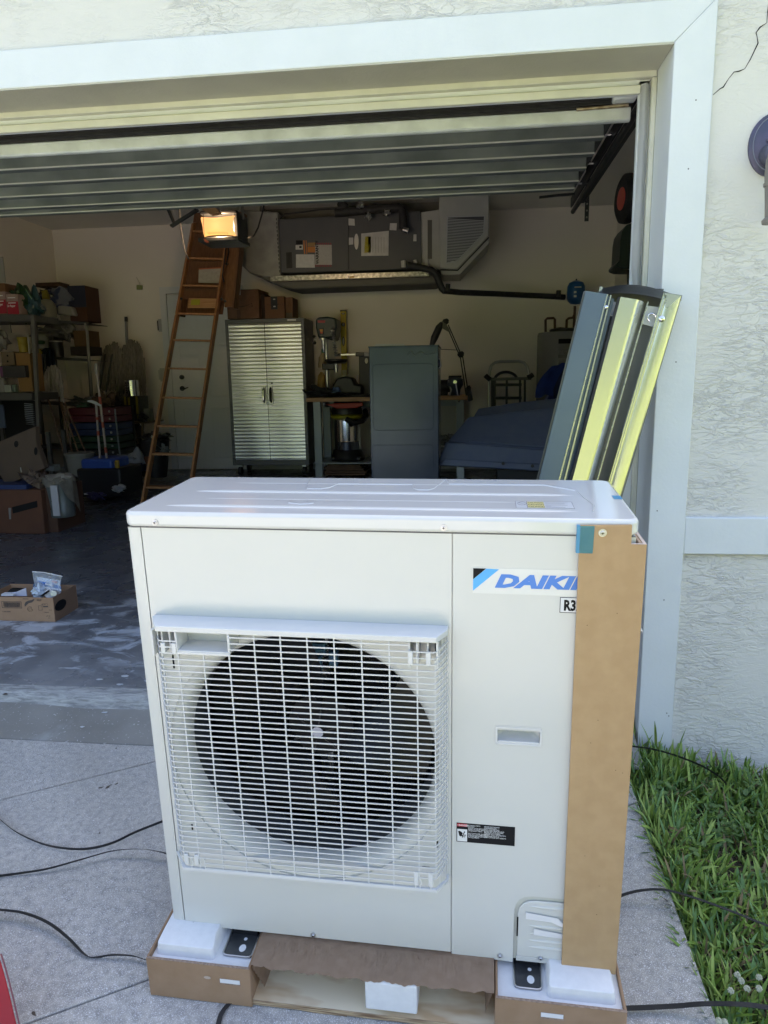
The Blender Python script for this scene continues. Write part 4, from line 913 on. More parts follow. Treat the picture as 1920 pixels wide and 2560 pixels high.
# pipework of the air handler
pz = thing('insulated_pipe', 'black insulated pipe running from the air handler along the wall to the right', 'pipe', at(1100, 730, YA-.1))
def Q(name, pts, r, m=RUBBER, th=None): return obj(name, MB().tube(pts, r, 12), m, pz, world=True)
ph = YA-.13
Q('pipe_run', [at(1020, 663, ph), at(1045, 668, ph), at(1078, 675, ph), at(1088, 682, ph), at(1105, 722, ph), at(1112, 728, ph)], .034)
Q('pipe_run', [at(1108, 727, ph), at(1150, 731, ph+.1), at(1250, 735, 6.7), at(1380, 741, 6.95), at(1412, 743, 6.98)], .030)
Q('pipe_clamp', [at(1119, 728, ph-.03), at(1120, 710, ph-.03)], .024); Q('pipe_clamp', [at(1396, 742, 6.9), at(1397, 726, 6.9)], .026)
Q('pipe_fitting', [at(1008, 652, ph), at(1009, 668, ph)], .024, mat('pvc_white', (.5, .5, .46), .5)); Q('pipe_fitting', [at(1066, 648, ph+.1), at(1068, 664, ph+.1)], .022, mat('pvc_white', (.5, .5, .46), .5)); Q('pipe_fitting', [at(1037, 650, ph+.1), at(1039, 658, ph+.1)], .02, mat('pvc_white', (.5, .5, .46), .5))
rz = thing('refrigerant_line', 'thick black insulated line looping over the top of the air handler', 'pipe', at(1005, 560, YA-.08))
def Qr(name, pts, r): return obj(name, MB().tube(pts, r, 12), RUBBER, rz, world=True)
Qr('line', [at(838, 533, YA-.1), at(870, 530, YA-.1), at(930, 524, YA-.1), at(998, 518, YA-.1), at(1006, 526, YA-.1), at(1008, 566, YA-.12), at(1007, 574, YA-.12)], .042)
Qr('line', [at(850, 508, YA-.05), at(862, 516, YA-.08), at(866, 530, YA-.08)], .04)
Qr('line_tape', [at(1008, 574, YA-.14), at(1020, 578, YA-.14)], .03).data.materials[0] = FOIL
for px, py in ((920, 541), (966, 534), (900, 513)): obj('tape_knot', MB().blob(at(px, py, YA-.15), (.035, .02, .03), .5, px, 9, 7), FOIL, rz, world=True)
Qr('thin_line', [at(700, 548, YA-.04), at(712, 535, YA-.04), at(760, 530, YA-.04), at(800, 524, YA-.04), at(842, 522, YA-.04)], .008)

# ------------------------------------------------------------------ interior door on the back wall
YB = 7.185
x0, x1 = at(430, 900, YB).x, at(430, 900, YB).x+.84; zt = at(428, 737, YB).z; zb = floor_z(YB)+.012
idr = thing('interior_door', 'white six-panel interior door behind the wooden attic ladder', 'door', ((x0+x1)/2, YB, zb))
WD = mat('white_door_paint', (.70, .70, .70), .5)
def I(name, mb, m=WD, **k): return obj(name, mb, m, idr, world=True, **k)
I('leaf', MB().box(x0, x1, YB-.03, YB, zb, zt), bev=.002)
hh = zt-zb
for cx in (x0+.235, x0+.605):
    for a, b in ((.06, .36), (.42, .72), (.80, .95)):
        w_ = .13
        I('door_panel', MB().frame([(cx-w_, YB-.031, zb+hh*a), (cx+w_, YB-.031, zb+hh*a), (cx+w_, YB-.031, zb+hh*b), (cx-w_, YB-.031, zb+hh*b)], [(cx-w_+.018, YB-.036, zb+hh*a+.018), (cx+w_-.018, YB-.036, zb+hh*a+.018), (cx+w_-.018, YB-.036, zb+hh*b-.018), (cx-w_+.018, YB-.036, zb+hh*b-.018)], (0, .004, 0)))
I('door_frame', MB().box(x0-.09, x0-.012, YB-.022, YB+.014, zb, zt+.09).box(x0-.012, x1+.09, YB-.022, YB+.014, zt+.012, zt+.09).box(x1+.012, x1+.09, YB-.022, YB+.014, zb, zt+.012))
kz = at(458, 943, YB)
I('deadbolt', MB().cyl((kz.x, YB-.032, kz.z), (kz.x, YB-.055, kz.z), .028, n=16), BLACKM)
k2 = at(459, 971, YB); I('handle_rose', MB().cyl((k2.x, YB-.032, k2.z), (k2.x, YB-.05, k2.z), .030, n=16), BLACKM)
I('lever', MB().tube([(k2.x, YB-.05, k2.z), (k2.x, YB-.075, k2.z), (k2.x+.05, YB-.078, k2.z-.002), (k2.x+.09, YB-.075, k2.z+.012)], [.011, .011, .009, .006], 8), BLACKM)
# things on the back wall
def wallbox(name, label, cat, r_, m, d=.02, Y=7.199, frame=None, mf=None, group=None):
    x0, x1, z1, z0 = rect(*r_, Y-d); t = thing(name, label, cat, ((x0+x1)/2, Y, z0), group=group)
    obj('plate', MB().box(x0, x1, Y-d, Y-.001, z0, z1), m, t, world=True, bev=.004)
    if frame: g = .2*(x1-x0); obj(frame, MB().box(x0+g, x1-g, Y-d-.004, Y-d-.0005, z0+g, z1-g), mf, t, world=True, bev=.002)
    return t
wallbox('wall_control', 'black framed wall control left of the interior door', 'wall control', (393, 801, 409, 826), BLKP, frame='face', mf=mat('control_face', (.42, .42, .43), .4))
wallbox('wall_outlet', 'pale outlet plate on the wall beside the ladder', 'outlet', (396, 925, 417, 949), mat('plate_white', (.5, .49, .45), .5), frame='socket', mf=mat('socket', (.42, .41, .38), .5))
hb = thing('hanging_tag', 'small green tag hanging from a nail on the wall', 'tag', at(348, 724, 7.18))
obj('tag_plate', pp([(341, 712), (355, 713), (355, 724), (341, 724)], 7.17, .02), mat('tag_green', (.22, .25, .1), .6), hb, world=True, bev=.004)
obj('chain', MB().tube([at(341, 693, 7.18), at(348, 706, 7.18), at(350, 713, 7.18)], .004, 6), mat('tag_chain', (.55, .5, .42), .5), hb, world=True)

# ------------------------------------------------------------------ stainless cabinet on castors
YC = 6.66
x0, x1, z1, z0 = rect(568, 797, 766, 1163, YC)
x0 = at(572, 980, YC).x; x1 = x0+.915; z1 = at(655, 797, YC).z; z0 = at(655, 1163, YC).z
cb = thing('steel_cabinet', 'grey storage cabinet with ribbed stainless double doors on castors', 'cabinet', ((x0+x1)/2, YC, floor_z(YC)))
def K(name, mb, m, **k): return obj(name, mb, m, cb, world=True, **k)
CBG = mat('cabinet_grey', (.15, .155, .165), .45, .3)
fw = .035
K('cabinet_body', MB().box(x0, x0+fw, YC, YC+.46, z0, z1).box(x1-fw, x1, YC, YC+.46, z0, z1).box(x0+fw, x1-fw, YC, YC+.46, z1-.045, z1).box(x0+fw, x1-fw, YC, YC+.46, z0, z0+.06).box(x0+fw, x1-fw, YC+.03, YC+.46, z0+.06, z1-.045), CBG, bev=.003)
SS = mat('stainless', (.72, .71, .70), .3, 1, col2=(.66, .66, .65), ns=3, stretch=(1, 1, 12), rvar=.05)
xm = (x0+x1)/2
def ribs(xa, xb, nr=38):
    za, zb = z0+.063, z1-.048; pts = []
    n = nr*8
    def fn(u, v):
        z = za+(zb-za)*v; ph = (v*nr) % 1
        return Vector((xa+(xb-xa)*u, YC+.001-0.0019*(.5-.5*math.cos(2*math.pi*ph)) + .002*math.sin(u*7+v*3), z))
    return MB().sheet(fn, 6, n)
for nm, xa, xb in (('left', x0+fw+.002, xm-.003), ('right', xm+.003, x1-fw-.002)):
    d_ = K('cabinet_door', ribs(xa, xb), SS, label=nm+' ribbed stainless door', smooth=80)
    hx = xb-.035 if nm == 'left' else xa+.04
    hz = at(665, 988, YC).z
    K('handle_plate', MB().box(hx-.022, hx+.022, YC-.014, YC-.008, hz-.10, hz+.10), SS, bev=.004)
    K('door_handle', MB().tube([(hx, YC-.012, hz-.08), (hx, YC-.04, hz-.06), (hx, YC-.045, hz), (hx, YC-.04, hz+.06), (hx, YC-.012, hz+.08)], .012, 10), CHROME if nm == 'left' else BLACKM)
K('door_gap', MB().box(xm-.0025, xm+.0025, YC-.001, YC+.004, z0+.063, z1-.048), BLACKM)
K('lock', MB().cyl((xm+.06, YC-.008, at(675, 958, YC).z), (xm+.06, YC-.02, at(675, 958, YC).z), .010, n=10), BLACKM)
K('badge', MB().box(x1-.19, x1-.09, YC-.003, YC-.0005, z1-.03, z1-.012), mat('badge_bright', (.7, .7, .72), .3, .3))
for cx in (x0+.07, x1-.07):
    for cy in (YC+.06, YC+.40):
        c_ = K('castor', MB().cyl((cx-.018, cy, floor_z(cy)+.048), (cx+.018, cy, floor_z(cy)+.048), .047, n=18), BLKP)
        c2 = MB().box(cx-.026, cx+.026, cy-.03, cy+.03, floor_z(cy)+.10, z0-.001); o_ = K('castor_fork', c2, STEEL)
# cartons on the cabinet
def carton(label, r_, Y, dep, m=AMAZ, side=None, group='cartons on the steel cabinet', name='cardboard_box', cat='box', rot=0):
    x0, x1, z1, z0 = rect(*r_, Y); t = thing(name, label, cat, ((x0+x1)/2, Y, z0), group=group)
    w2 = (x1-x0)/2
    obj('carton_body', MB().box(-w2, w2, 0, dep, 0, z1-z0), m, t, bev=.004)
    t.rotation_euler = (0, 0, rot)
    return t, w2, z1-z0
BTAPE = mat('clear_brown_tape', (.14, .08, .06), .25)
t, w2, h_ = carton('large brown carton with a curved arrow mark on top of the steel cabinet', (566, 724, 648, 797), YC+.03, .34, rot=R(-4))
sm = [(-.14+.25*i/14, -.004, h_*.47-.035*math.sin(math.pi*i/14)) for i in range(15)]
obj('arrow_mark', MB().tube(sm, [.002+.006*math.sin(math.pi*min(1, (i+2)/15)) for i in range(15)], 6, flat=.3), INK, t)
obj('arrow_mark', MB().tube([(.07, -.004, h_*.60), (.115, -.004, h_*.60), (.108, -.004, h_*.48)], .004, 6, flat=.3), INK, t)
obj('tape_strip', MB().box(-.075, -.035, -.003, -.0005, h_*.68, h_), BTAPE, t); obj('tape_mark', MB().box(-.05, -.02, -.004, -.0005, 0, h_*.18), LG, t)
t, w2, h_ = carton('medium brown carton with a strip of dark tape beside the large one', (662, 741, 711, 797), YC+.02, .30, mat('mid_brown_card', (.20, .10, .055), .85))
obj('tape_strip', MB().box(-.04, .035, -.003, -.0005, 0, h_*.58), mat('tape_black', (.03, .035, .04), .3), t)
obj('arrow_mark', MB().tube([(-.085+.14*i/10, -.005, h_*.34-.018*math.sin(math.pi*i/10)) for i in range(11)], .0035, 6, flat=.3), INK, t); obj('arrow_mark', MB().tube([(.065, -.005, h_*.38), (.095, -.005, h_*.38), (.088, -.005, h_*.28)], .003, 6, flat=.3), INK, t)
for dz in (.13, .45): obj('tape_print', MB().box(-.012, .012, -.005, -.003, h_*dz-.006, h_*dz+.006), LG, t)
t, w2, h_ = carton('small dark carton at the right end of the row on the cabinet', (712, 743, 732, 797), YC+.08, .26)
obj('carton_flap', MB().box(-w2+.01, w2-.01, -.004, -.0005, h_*.72, h_*.98), mat('flap_dim', (.13, .10, .07), .8), t)
x0_, x1_, z1_, z0_ = rect(646, 735, 664, 797, YC+.12); t, w2, h_ = carton('shaded right side of the large carton, made as a separate dark carton', (647, 734, 663, 797), YC+.10, .25, mat('shadow_card', (.05, .03, .02), .9))  # large carton's side, its shade put into the dark colour

# ------------------------------------------------------------------ workbench and what stands on it
YW = 6.5
x0 = at(766, 1000, YW).x; x1 = at(1169, 1000, YW).x; zt = at(850, 993.5, YW).z
wb = thing('workbench', 'long workbench with an orange-brown wooden top on grey steel legs', 'workbench', ((x0+x1)/2, YW, floor_z(YW)))
def B_(name, mb, m, **k): return obj(name, mb, m, wb, world=True, **k)
B_('bench_top', MB().box(x0, x1, YW-.02, YW+.66, zt-.045, zt), WOODL, bev=.003)
zs = at(860, 1157, YW).z
for cx in (at(794, 1090, YW).x, at(1150, 1090, YW).x):
    for cy in (YW+.01, YW+.56): B_('leg', MB().box(cx-.042, cx+.042, cy, cy+.06, floor_z(cy), zt-.046), BENCHG, bev=.004)
B_('shelf', MB().box(x0+.06, x1-.06, YW+.0, YW+.62, zs-.014, zs), BENCHG, bev=.003)
B_('top_rail', MB().box(x0+.09, x1-.06, YW+.56, YW+.6, zt-.13, zt-.047), BENCHG)
B_('back_panel', MB().box(at(1100, 1050, YW+.6).x, at(1140, 1050, YW+.6).x, YW+.61, YW+.62, zs, zt-.05), mat('panel_pale', (.36, .35, .33), .6))
WPL = mat('dark_planks', (.12, .07, .045), .8, col2=(.17, .10, .06), ns=9)
pkl = thing('plank_stack', 'stack of dark offcut boards on the floor under the workbench', 'planks', at(860, 1195, YW+.1))
for i, (a, b, y) in enumerate(((812, 912, 1186), (806, 915, 1180), (815, 910, 1174), (810, 903, 1169), (818, 900, 1164))):
    q0, q1 = at(a, y, YW+.06+.03*(i % 2)), at(b, y+2, YW+.06); obj('plank', MB().box(q0.x, q1.x, YW+.06+.02*(i % 2), YW+.4, q0.z-.012, q0.z+.010), WPL, pkl, world=True, bev=.003)
# shop vacuum
vx_, vy_ = at(868, 1100, YW+.25).x, YW+.28
vc = thing('shop_vacuum', 'steel drum shop vacuum with black lid and yellow band under the workbench', 'vacuum', (vx_, vy_, zs))
vz = at(868, 1040, YW+.25).z-zs; rr = .155
obj('drum', MB().lathe([(rr*.92, .05), (rr, .08), (rr, vz*.42), (rr*1.03, vz*.44), (rr, vz*.46), (rr, vz*.9), (rr*.97, vz*.93)], (0, 0, 0), 32), CHROME, vc)
obj('base', MB().lathe([(.19, .0), (.2, .03), (.17, .12), (.158, .13)], (0, 0, 0), 20), BLKP, vc)
obj('yellow_band', MB().lathe([(rr*1.02, vz*.93), (rr*1.22, vz*.96), (rr*1.25, vz*1.02), (rr*1.05, vz*1.06)], (0, 0, 0), 28), mat('dim_yellow', (.30, .28, .01), .4), vc)
obj('motor_head', MB().lathe([(rr*1.12, vz*1.0), (rr*1.15, vz*1.12), (rr*.95, vz*1.32), (rr*.6, vz*1.42), (0, vz*1.45)], (0, 0, 0), 24), BLKP, vc)
obj('hose', MB().tube([(.02, -.19, vz*.95), (.12, -.2, vz*.86), (.2, -.14, vz*.9), (.23, -.02, vz*1.0), (.2, .1, vz*1.1)], .03, 10), BLKP, vc)
obj('caster', MB().cyl((-.17, -.12, .03), (-.13, -.12, .03), .03), BLKP, vc); obj('caster', MB().cyl((.13, -.14, .03), (.17, -.14, .03), .03), BLKP, vc)
rt = thing('red_tool', 'long red tool lying under the top of the workbench', 'tool', at(860, 1014, YW+.05))
obj('body', pp([(815, 1012), (830, 1009), (906, 1006), (907, 1014), (890, 1020), (840, 1021), (826, 1015)], YW+.05, .05), mat('tool_red', (.36, .02, .01), .5), rt, world=True, bev=.006)
obj('tip', MB().blob(at(810, 1011, YW+.05), (.014, .014, .014), 0, 1, 10, 8), PAPER, rt, world=True)
# drill press
dx = at(815, 900, YW+.3).x; dyp = YW+.32
dp = thing('drill_press', 'teal-black bench drill press with a silver column at the left end of the bench', 'drill press', (dx, dyp, zt))
TEAL = mat('tool_teal', (.025, .045, .052), .4)
def Dp(name, mb, m, **k): return obj(name, mb, m, dp, world=True, **k)
Dp('head', pp([(788, 798), (796, 793), (818, 791), (840, 795), (842, 815), (838, 842), (821, 846), (795, 845), (789, 818)], dyp-.16, .30), TEAL, bev=.02)
Dp('motor_cover', pp([(818, 793), (838, 797), (845, 812), (838, 852), (822, 850)], dyp-.02, .22), BLKP, bev=.02)
Dp('name_plate', pp([(794, 801), (813, 801), (812, 807), (795, 807)], dyp-.167, .006), mat('plate_red', (.42, .06, .07), .5))
Dp('switch_box', pp([(797, 820), (809, 820), (809, 837), (798, 837)], dyp-.172, .012), BLKP, bev=.003)
Dp('switch', pp([(799, 823), (807, 823), (807, 829), (800, 829)], dyp-.182, .012), mat('switch_orange', (.6, .28, .05), .4)); Dp('switch', pp([(800, 829.5), (807, 829.5), (806, 834), (801, 834)], dyp-.182, .012), mat('switch_red', (.5, .05, .02), .4))
Dp('column', MB().cyl((dx+.0, dyp+.02, zt+.02), (dx+.0, dyp+.02, at(815, 845, dyp).z), .024, n=20), STEEL)
Dp('spindle', MB().tube([at(808, 846, dyp-.12), at(809, 868, dyp-.12), at(810, 880, dyp-.12)], [.026, .018, .008], 14), STEEL)
Dp('spindle_cap', MB().cyl(at(808, 845, dyp-.12), at(808, 850, dyp-.12), .045, n=18), STEEL)
q = at(840, 901, dyp-.12); Dp('table', MB().lathe([(.11, -.02), (.13, -.01), (.13, .012), (0, .012)], q, 28), BLACKM); Dp('table_rim', MB().lathe([(.10, -.034), (.12, -.022), (.0, -.021)], q, 28), STEEL)
Dp('table_post', MB().cyl(q-Vector((0, 0, .04)), q-Vector((0, 0, .13)), .022, n=12), STEEL)
Dp('table_arm', MB().box(dx-.03, q.x, q.y, dyp+.03, q.z-.10, q.z-.03), BLACKM, bev=.01)
Dp('feed_handle', MB().tube([at(792, 840, dyp-.18), at(786, 855, dyp-.2)], .006, 6), STEEL); Dp('feed_knob', MB().blob(at(787, 857, dyp-.2), (.018, .018, .018), 0, 1, 10, 8), BLKP)
Dp('feed_knob', MB().blob(at(785, 841, dyp-.2), (.02, .014, .014), 0, 1, 10, 8), BLKP)
Dp('base_plate', MB().box(dx-.12, dx+.14, dyp-.26, dyp+.1, zt+.001, zt+.03), BLACKM, bev=.008)
ch = Dp('chain_bundle', MB().tube([at(830+5*math.sin(i*2.3)+i*.25, 818+i*1.6, dyp-.19+.01*math.cos(i*1.7)) for i in range(44)], .0075, 6), mat('chain_grey', (.3, .31, .33), .4, .8))
wb1 = thing('water_bottle', 'half full spray bottle behind the drill press column', 'bottle', at(806, 935, dyp-.02))
obj('bottle', MB().tube([at(808, 880, dyp), at(806, 895, dyp), at(805, 920, dyp)], [.012, .045, .05], 12), mat('bottle_tan', (.32, .25, .16), .3), wb1, world=True); obj('cap', MB().cyl(at(808, 872, dyp), at(808, 882, dyp), .02, n=10), mat('cap_green', (.08, .25, .18), .4), wb1, world=True)
yb = thing('yellow_bottle', 'amber bottle standing left of the drill press base', 'bottle', at(804, 960, dyp+.05))
obj('bottle', MB().tube([at(804, 930, dyp+.05), at(804, 940, dyp+.05), at(804, 962, dyp+.05), at(804, 985, dyp+.05)], [.015, .045, .05, .05], 12), mat('amber', (.35, .22, .06), .3), yb, world=True)
# spirit level
sl = thing('spirit_level', 'tall yellow spirit level leaning upright against the wall behind the bench', 'spirit level', at(862, 940, 7.12))
obj('bar', pp([(850.5, 777), (864.5, 777), (867, 938), (854, 938)], 7.10, .035), YEL, sl, world=True, bev=.003)
for py, rx_, ry_, m_ in ((784, 5, 2.4, INK), (811, 5, 5, INK), (853, 3.6, 12, INK)):
    obj('vial_frame', MB().prism([at(857.5+(py-777)*.016+rx_*math.cos(R(t)), py+ry_*math.sin(R(t)), 7.098) for t in range(0, 360, 20)], (0, .003, 0)), m_, sl, world=True)
    obj('vial', MB().prism([at(857.5+(py-777)*.016+rx_*.55*math.cos(R(t)), py+ry_*.75*math.sin(R(t)), 7.095) for t in range(0, 360, 20)], (0, .003, 0)), mat('vial_grey', (.28, .27, .2), .3), sl, world=True)
obj('end_cap', pp([(850, 775.5), (865, 775.5), (865, 778.5), (850, 778.5)], 7.097, .04), INK, sl, world=True)
obj('foot_label', pp([(855, 925), (866, 925), (867, 938), (856, 938)], 7.096, .004), mat('foot_tan', (.5, .44, .28), .6), sl, world=True)
# clamp bar, case, cloths, bags on the bench
cl = thing('clamp_bar', 'silver bar clamp held level over the bench between drill press and panel', 'clamp', at(880, 886, YW+.2))
obj('bar', MB().bar(at(840, 887, YW+.2), at(895, 886, YW+.2), .015, .015), STEEL, cl, world=True); obj('jaw', MB().bar(at(889, 886, YW+.2), at(912, 886, YW+.2), .04, .045), BLKP, cl, world=True, bev=.008); obj('jaw', MB().bar(at(836, 888, YW+.2), at(852, 887, YW+.2), .03, .03), BLKP, cl, world=True, bev=.006)
obj('pad', MB().bar(at(910, 886, YW+.2), at(922, 886, YW+.2), .035, .04), mat('pad_grey', (.4, .4, .38), .5), cl, world=True)
bc = thing('black_case', 'black case with an oval white sticker standing behind the grey panel', 'case', at(925, 993, YW+.3))
obj('shell', pp([(897, 889), (960, 888), (960, 991), (898, 991)], YW+.25, .22), mat('case_black', (.02, .021, .022), .5), bc, world=True, bev=.01); obj('sticker', MB().prism([at(916+4*math.cos(R(t)), 902+7*math.sin(R(t)), YW+.246) for t in range(0, 360, 20)], (0, .003, 0)), mat('sticker', (.52, .5, .42), .5), bc, world=True)
obj('latch', MB().tube([at(895, 938, YW+.24), at(892.5, 943, YW+.23), at(893, 951, YW+.24)], .009, 8), PAPER, bc, world=True)
bm_ = thing('black_machine', 'black domed tool case on the bench with a blue rag beside it', 'tool case', at(860, 990, YW+.1))
obj('shell', MB().prism([at(x, y, YW+.12) for x, y in ((832, 992), (832, 962), (842, 945), (862, 941), (880, 944), (887, 960), (905, 964), (905, 992))], (0, .25, 0)), mat('case_dark', (.008, .009, .011), .45), bm_, world=True, bev=.02)
obj('blue_rag', MB().blob(at(840, 975, YW+.08), (.05, .04, .035), .3, 4, 12, 8), mat('rag_blue', (.10, .16, .30), .8), bm_, world=True)
gr = thing('dark_gloves', 'heap of dark rags at the left end of the bench top', 'rags', at(795, 990, YW+.1)); obj('heap', MB().blob(at(800, 984, YW+.12), (.17, .12, .07), .4, 8, 18, 12, zmin=zt), mat('rag_dark', (.03, .034, .036), .8, bump=.5, bs=20, bd=.01), gr, world=True)
bs_ = thing('bench_clutter', 'low dark tools lying along the front of the bench top', 'tools', at(850, 993, YW+.05)); obj('bits', MB().blob(at(850, 990, YW+.06), (.2, .08, .03), .5, 18, 20, 8, zmin=zt), BLKP, bs_, world=True); obj('sheet', MB().blob(at(895, 990, YW+.04), (.12, .06, .018), .4, 19, 16, 8, zmin=zt), mat('rag_grey', (.08, .08, .08), .8), bs_, world=True)
# bench grinder, vise
gn = thing('bench_grinder', 'black bench grinder on the bench right of the grey panel', 'grinder', at(1105, 990, YW+.2))
gq = at(1106, 965, YW+.22)
obj('motor', MB().cyl(gq+Vector((-.07, 0, .0)), gq+Vector((.07, 0, 0)), .07, n=20), BLKP, gn, world=True); obj('wheel_guard', MB().cyl(gq+Vector((-.11, 0, .02)), gq+Vector((-.07, 0, .02)), .09, n=22), BLACKM, gn, world=True); obj('wheel_guard', MB().cyl(gq+Vector((.07, 0, .02)), gq+Vector((.11, 0, .02)), .09, n=22), BLACKM, gn, world=True)
obj('pedestal', MB().box(gq.x-.06, gq.x+.06, gq.y-.06, gq.y+.08, zt+.001, gq.z-.05), BLACKM, gn, world=True, bev=.01); obj('tool_rest', MB().tube([at(1122, 950, YW+.1), at(1128, 975, YW+.1), at(1124, 990, YW+.1)], .009, 6), STEEL, gn, world=True)
vs = thing('bench_vise', 'blue-grey bench vise with a bright handle at the right end of the bench', 'vise', at(1138, 990, YW+.15)); vq = at(1138, 962, YW+.15)
VB = mat('vise_blue', (.06, .08, .12), .4, .3)
obj('body', MB().lathe([(0, -.14), (.05, -.13), (.06, -.05), (.09, 0), (.085, .06), (.06, .08), (0, .085)], vq, 20), VB, vs, world=True); obj('jaw', MB().box(vq.x-.07, vq.x+.07, vq.y-.03, vq.y+.03, vq.z+.08, vq.z+.10).box(vq.x-.05, vq.x+.05, vq.y-.02, vq.y+.02, vq.z+.05, vq.z+.081), BLACKM, vs, world=True, bev=.004)
obj('screw_boss', MB().cyl(vq+Vector((0, -.10, .03)), vq+Vector((0, -.02, .03)), .02, n=14), CHROME, vs, world=True); obj('handle', MB().tube([at(1139, 957, YW+.0), at(1143, 980, YW+.0), at(1147, 1002, YW+.0)], .008, 8), CHROME, vs, world=True); obj('handle_ball', MB().blob(at(1147.5, 1003, YW), (.014, .014, .014), 0, 1, 10, 8), CHROME, vs, world=True)
# articulated lamp
al = thing('arm_lamp', 'black articulated arm lamp clamped to the right end of the bench', 'lamp', at(1170, 1000, YW+.05)); yl = YW+.02
def Al(name, mb, m=BLACKM, **k): return obj(name, mb, m, al, world=True, **k)
for d_ in (-3, 3): Al('lower_arm', MB().bar(at(1168+d_, 985, yl), at(1153+d_, 887, yl), .013, .013, (0, 1, 0)))
for d_ in (-2.5, 2.5): Al('upper_arm', MB().bar(at(1150+d_, 886, yl), at(1118+d_, 812, yl), .012, .012, (0, 1, 0)))
Al('elbow', MB().blob(at(1152, 886, yl-.01), (.035, .03, .035), .1, 3, 12, 8)); Al('shoulder', MB().blob(at(1114, 804, yl), (.035, .03, .032), .1, 3, 12, 8)); Al('base_joint', MB().blob(at(1171, 975, yl), (.03, .03, .05), .1, 3, 12, 8))
Al('clamp', pp([(1163, 972), (1178, 975), (1183, 1000), (1172, 1005), (1164, 990)], yl-.03, .07), bev=.01)
Al('head', MB().tube([at(1104, 806, yl-.02), at(1098, 818, yl-.02), at(1086, 845, yl-.02), at(1078, 866, yl-.02)], [.015, .038, .040, .022], 14), BLKP)
Al('tilt_bracket', MB().prism([at(x, y, yl-.02) for x, y in ((1103, 804), (1110, 802), (1122, 820), (1127, 833), (1104, 820))], (0, .008, 0)), mat('bracket_mid', (.14, .14, .13), .5, .3))
Al('cable', MB().tube([at(1086, 865, yl), at(1100, 873, yl), at(1120, 874, yl), at(1143, 875, yl)], .004, 6), RUBBER); Al('cable', MB().tube([at(1097, 818, yl), at(1084, 830, yl), at(1077, 848, yl), at(1080, 862, yl)], .004, 6), RUBBER)

# ------------------------------------------------------------------ tall grey cabinet panel standing on the floor
YP = 4.4
gp = thing('tall_grey_panel', 'tall grey steel cabinet standing on the floor in front of the workbench', 'metal cabinet', at(1010, 1195, YP))
def P_(name, mb, m=STEELGREY, **k): return obj(name, mb, m, gp, world=True, **k)
a, b = at(922, 868, YP), at(1096, 870, YP); pz0 = floor_z(YP)
P_('cabinet_body', MB().box(a.x, b.x, YP, YP+.50, pz0, a.z), bev=.006)
def bead(x0, x1, y0, y1):
    A_, B2, C2, D2 = at(x0, y0, YP-.001), at(x1, y0, YP-.001), at(x1, y1, YP-.001), at(x0, y1, YP-.001); r = .03
    X0, X1, Zt, Zb = (A_.x+D2.x)/2, (B2.x+C2.x)/2, A_.z, D2.z
    pts = [(p_[0], YP-.0005, p_[1]) for p_ in rrect(X0, X1, Zb, Zt, r, 0, 5)]
    P_('pressed_bead', MB().tube(pts, .0022, 6, True))
bead(933, 1083, 911, 1076)
bead(933, 1083, 1113, 1260)
P_('top_flange', MB().box(a.x-.006, b.x+.006, YP-.006, YP+.5, a.z-.004, a.z+.006), bev=.002)
P_('side_handle', MB().tube([at(1094, 896, YP+.1), at(1100, 900, YP+.1), at(1101, 915, YP+.1), at(1095, 922, YP+.1)], .010, 8), CHROME)
P_('scratch', MB().tube([at(1020, 886, YP-.001), at(1028, 876, YP-.001), at(1036, 889, YP-.001), at(1052, 878, YP-.001), at(1066, 888, YP-.001), at(1090, 880, YP-.001)], .003, 5), mat('scratch', (.16, .185, .2), .4, .2))
tt = thing('white_tray', 'small white tray lying on top of the tall grey cabinet', 'tray', at(975, 866, YP+.1)); obj('tray', MB().prism([at(x, y, YP+.08) for x, y in ((934, 866), (941, 859.5), (1008, 859.5), (1018, 866.5))], (0, .2, 0)), PAPER, tt, world=True, bev=.003)

# ------------------------------------------------------------------ right side of the garage
hx, hy = at(1392, 900, 6.85).x+.05, 6.88
wh = thing('water_heater', 'grey cylindrical water heater with copper pipes in the back right corner', 'water heater', (hx, hy, floor_z(hy)))
ht = at(1392, 832, hy).z-floor_z(hy)
obj('tank', MB().lathe([(.25, .03), (.265, .06), (.265, ht-.03), (.255, ht), (0, ht+.01)], (0, 0, 0), 40), mat('heater_enamel', (.24, .245, .25), .22, .1), wh)
obj('base_ring', MB().lathe([(.24, 0), (.24, .05)], (0, 0, 0), 24), BLACKM, wh)
obj('top_cap', MB().lathe([(.17, ht+.002), (.17, ht+.03), (.15, ht+.04), (0, ht+.04)], (.03, -.03, 0), 24), BLACKM, wh)
for i, (z, w_) in enumerate(((ht-.13, .20), (ht-.25, .22), (ht-.33, .22), (ht-.41, .22))):
    obj('tank_label', MB().sheet(lambda u, v: Vector((.267*math.sin(-.25+u*.9), -.267*math.cos(-.25+u*.9), z+.05*v)), 10, 1, .001), mat('heater_label', (.45, .45, .45), .5, col2=(.32, .32, .32), ns=40) if i else INK, wh)
def cop(*pts, r=.014): obj('copper_pipe', MB().tube([at(x, y, hy-.05) for x, y in pts], r, 10), COPPER, wh, world=True)
cop((1364, 830), (1364, 800), (1368, 796), (1384, 795), (1387, 798), (1387, 830)); cop((1416, 824), (1417, 800), (1421, 796), (1432, 794), (1436, 786), (1437, 765)); cop((1434, 826), (1436, 790), (1437, 766)); cop((1388, 824), (1400, 822), (1430, 825), r=.018)
ex = thing('expansion_tank', 'blue expansion tank on a copper pipe above the water heater', 'tank', at(1439, 762, hy-.1))
exz = at(1439, 702, hy-.1).z-at(1439, 762, hy-.1).z
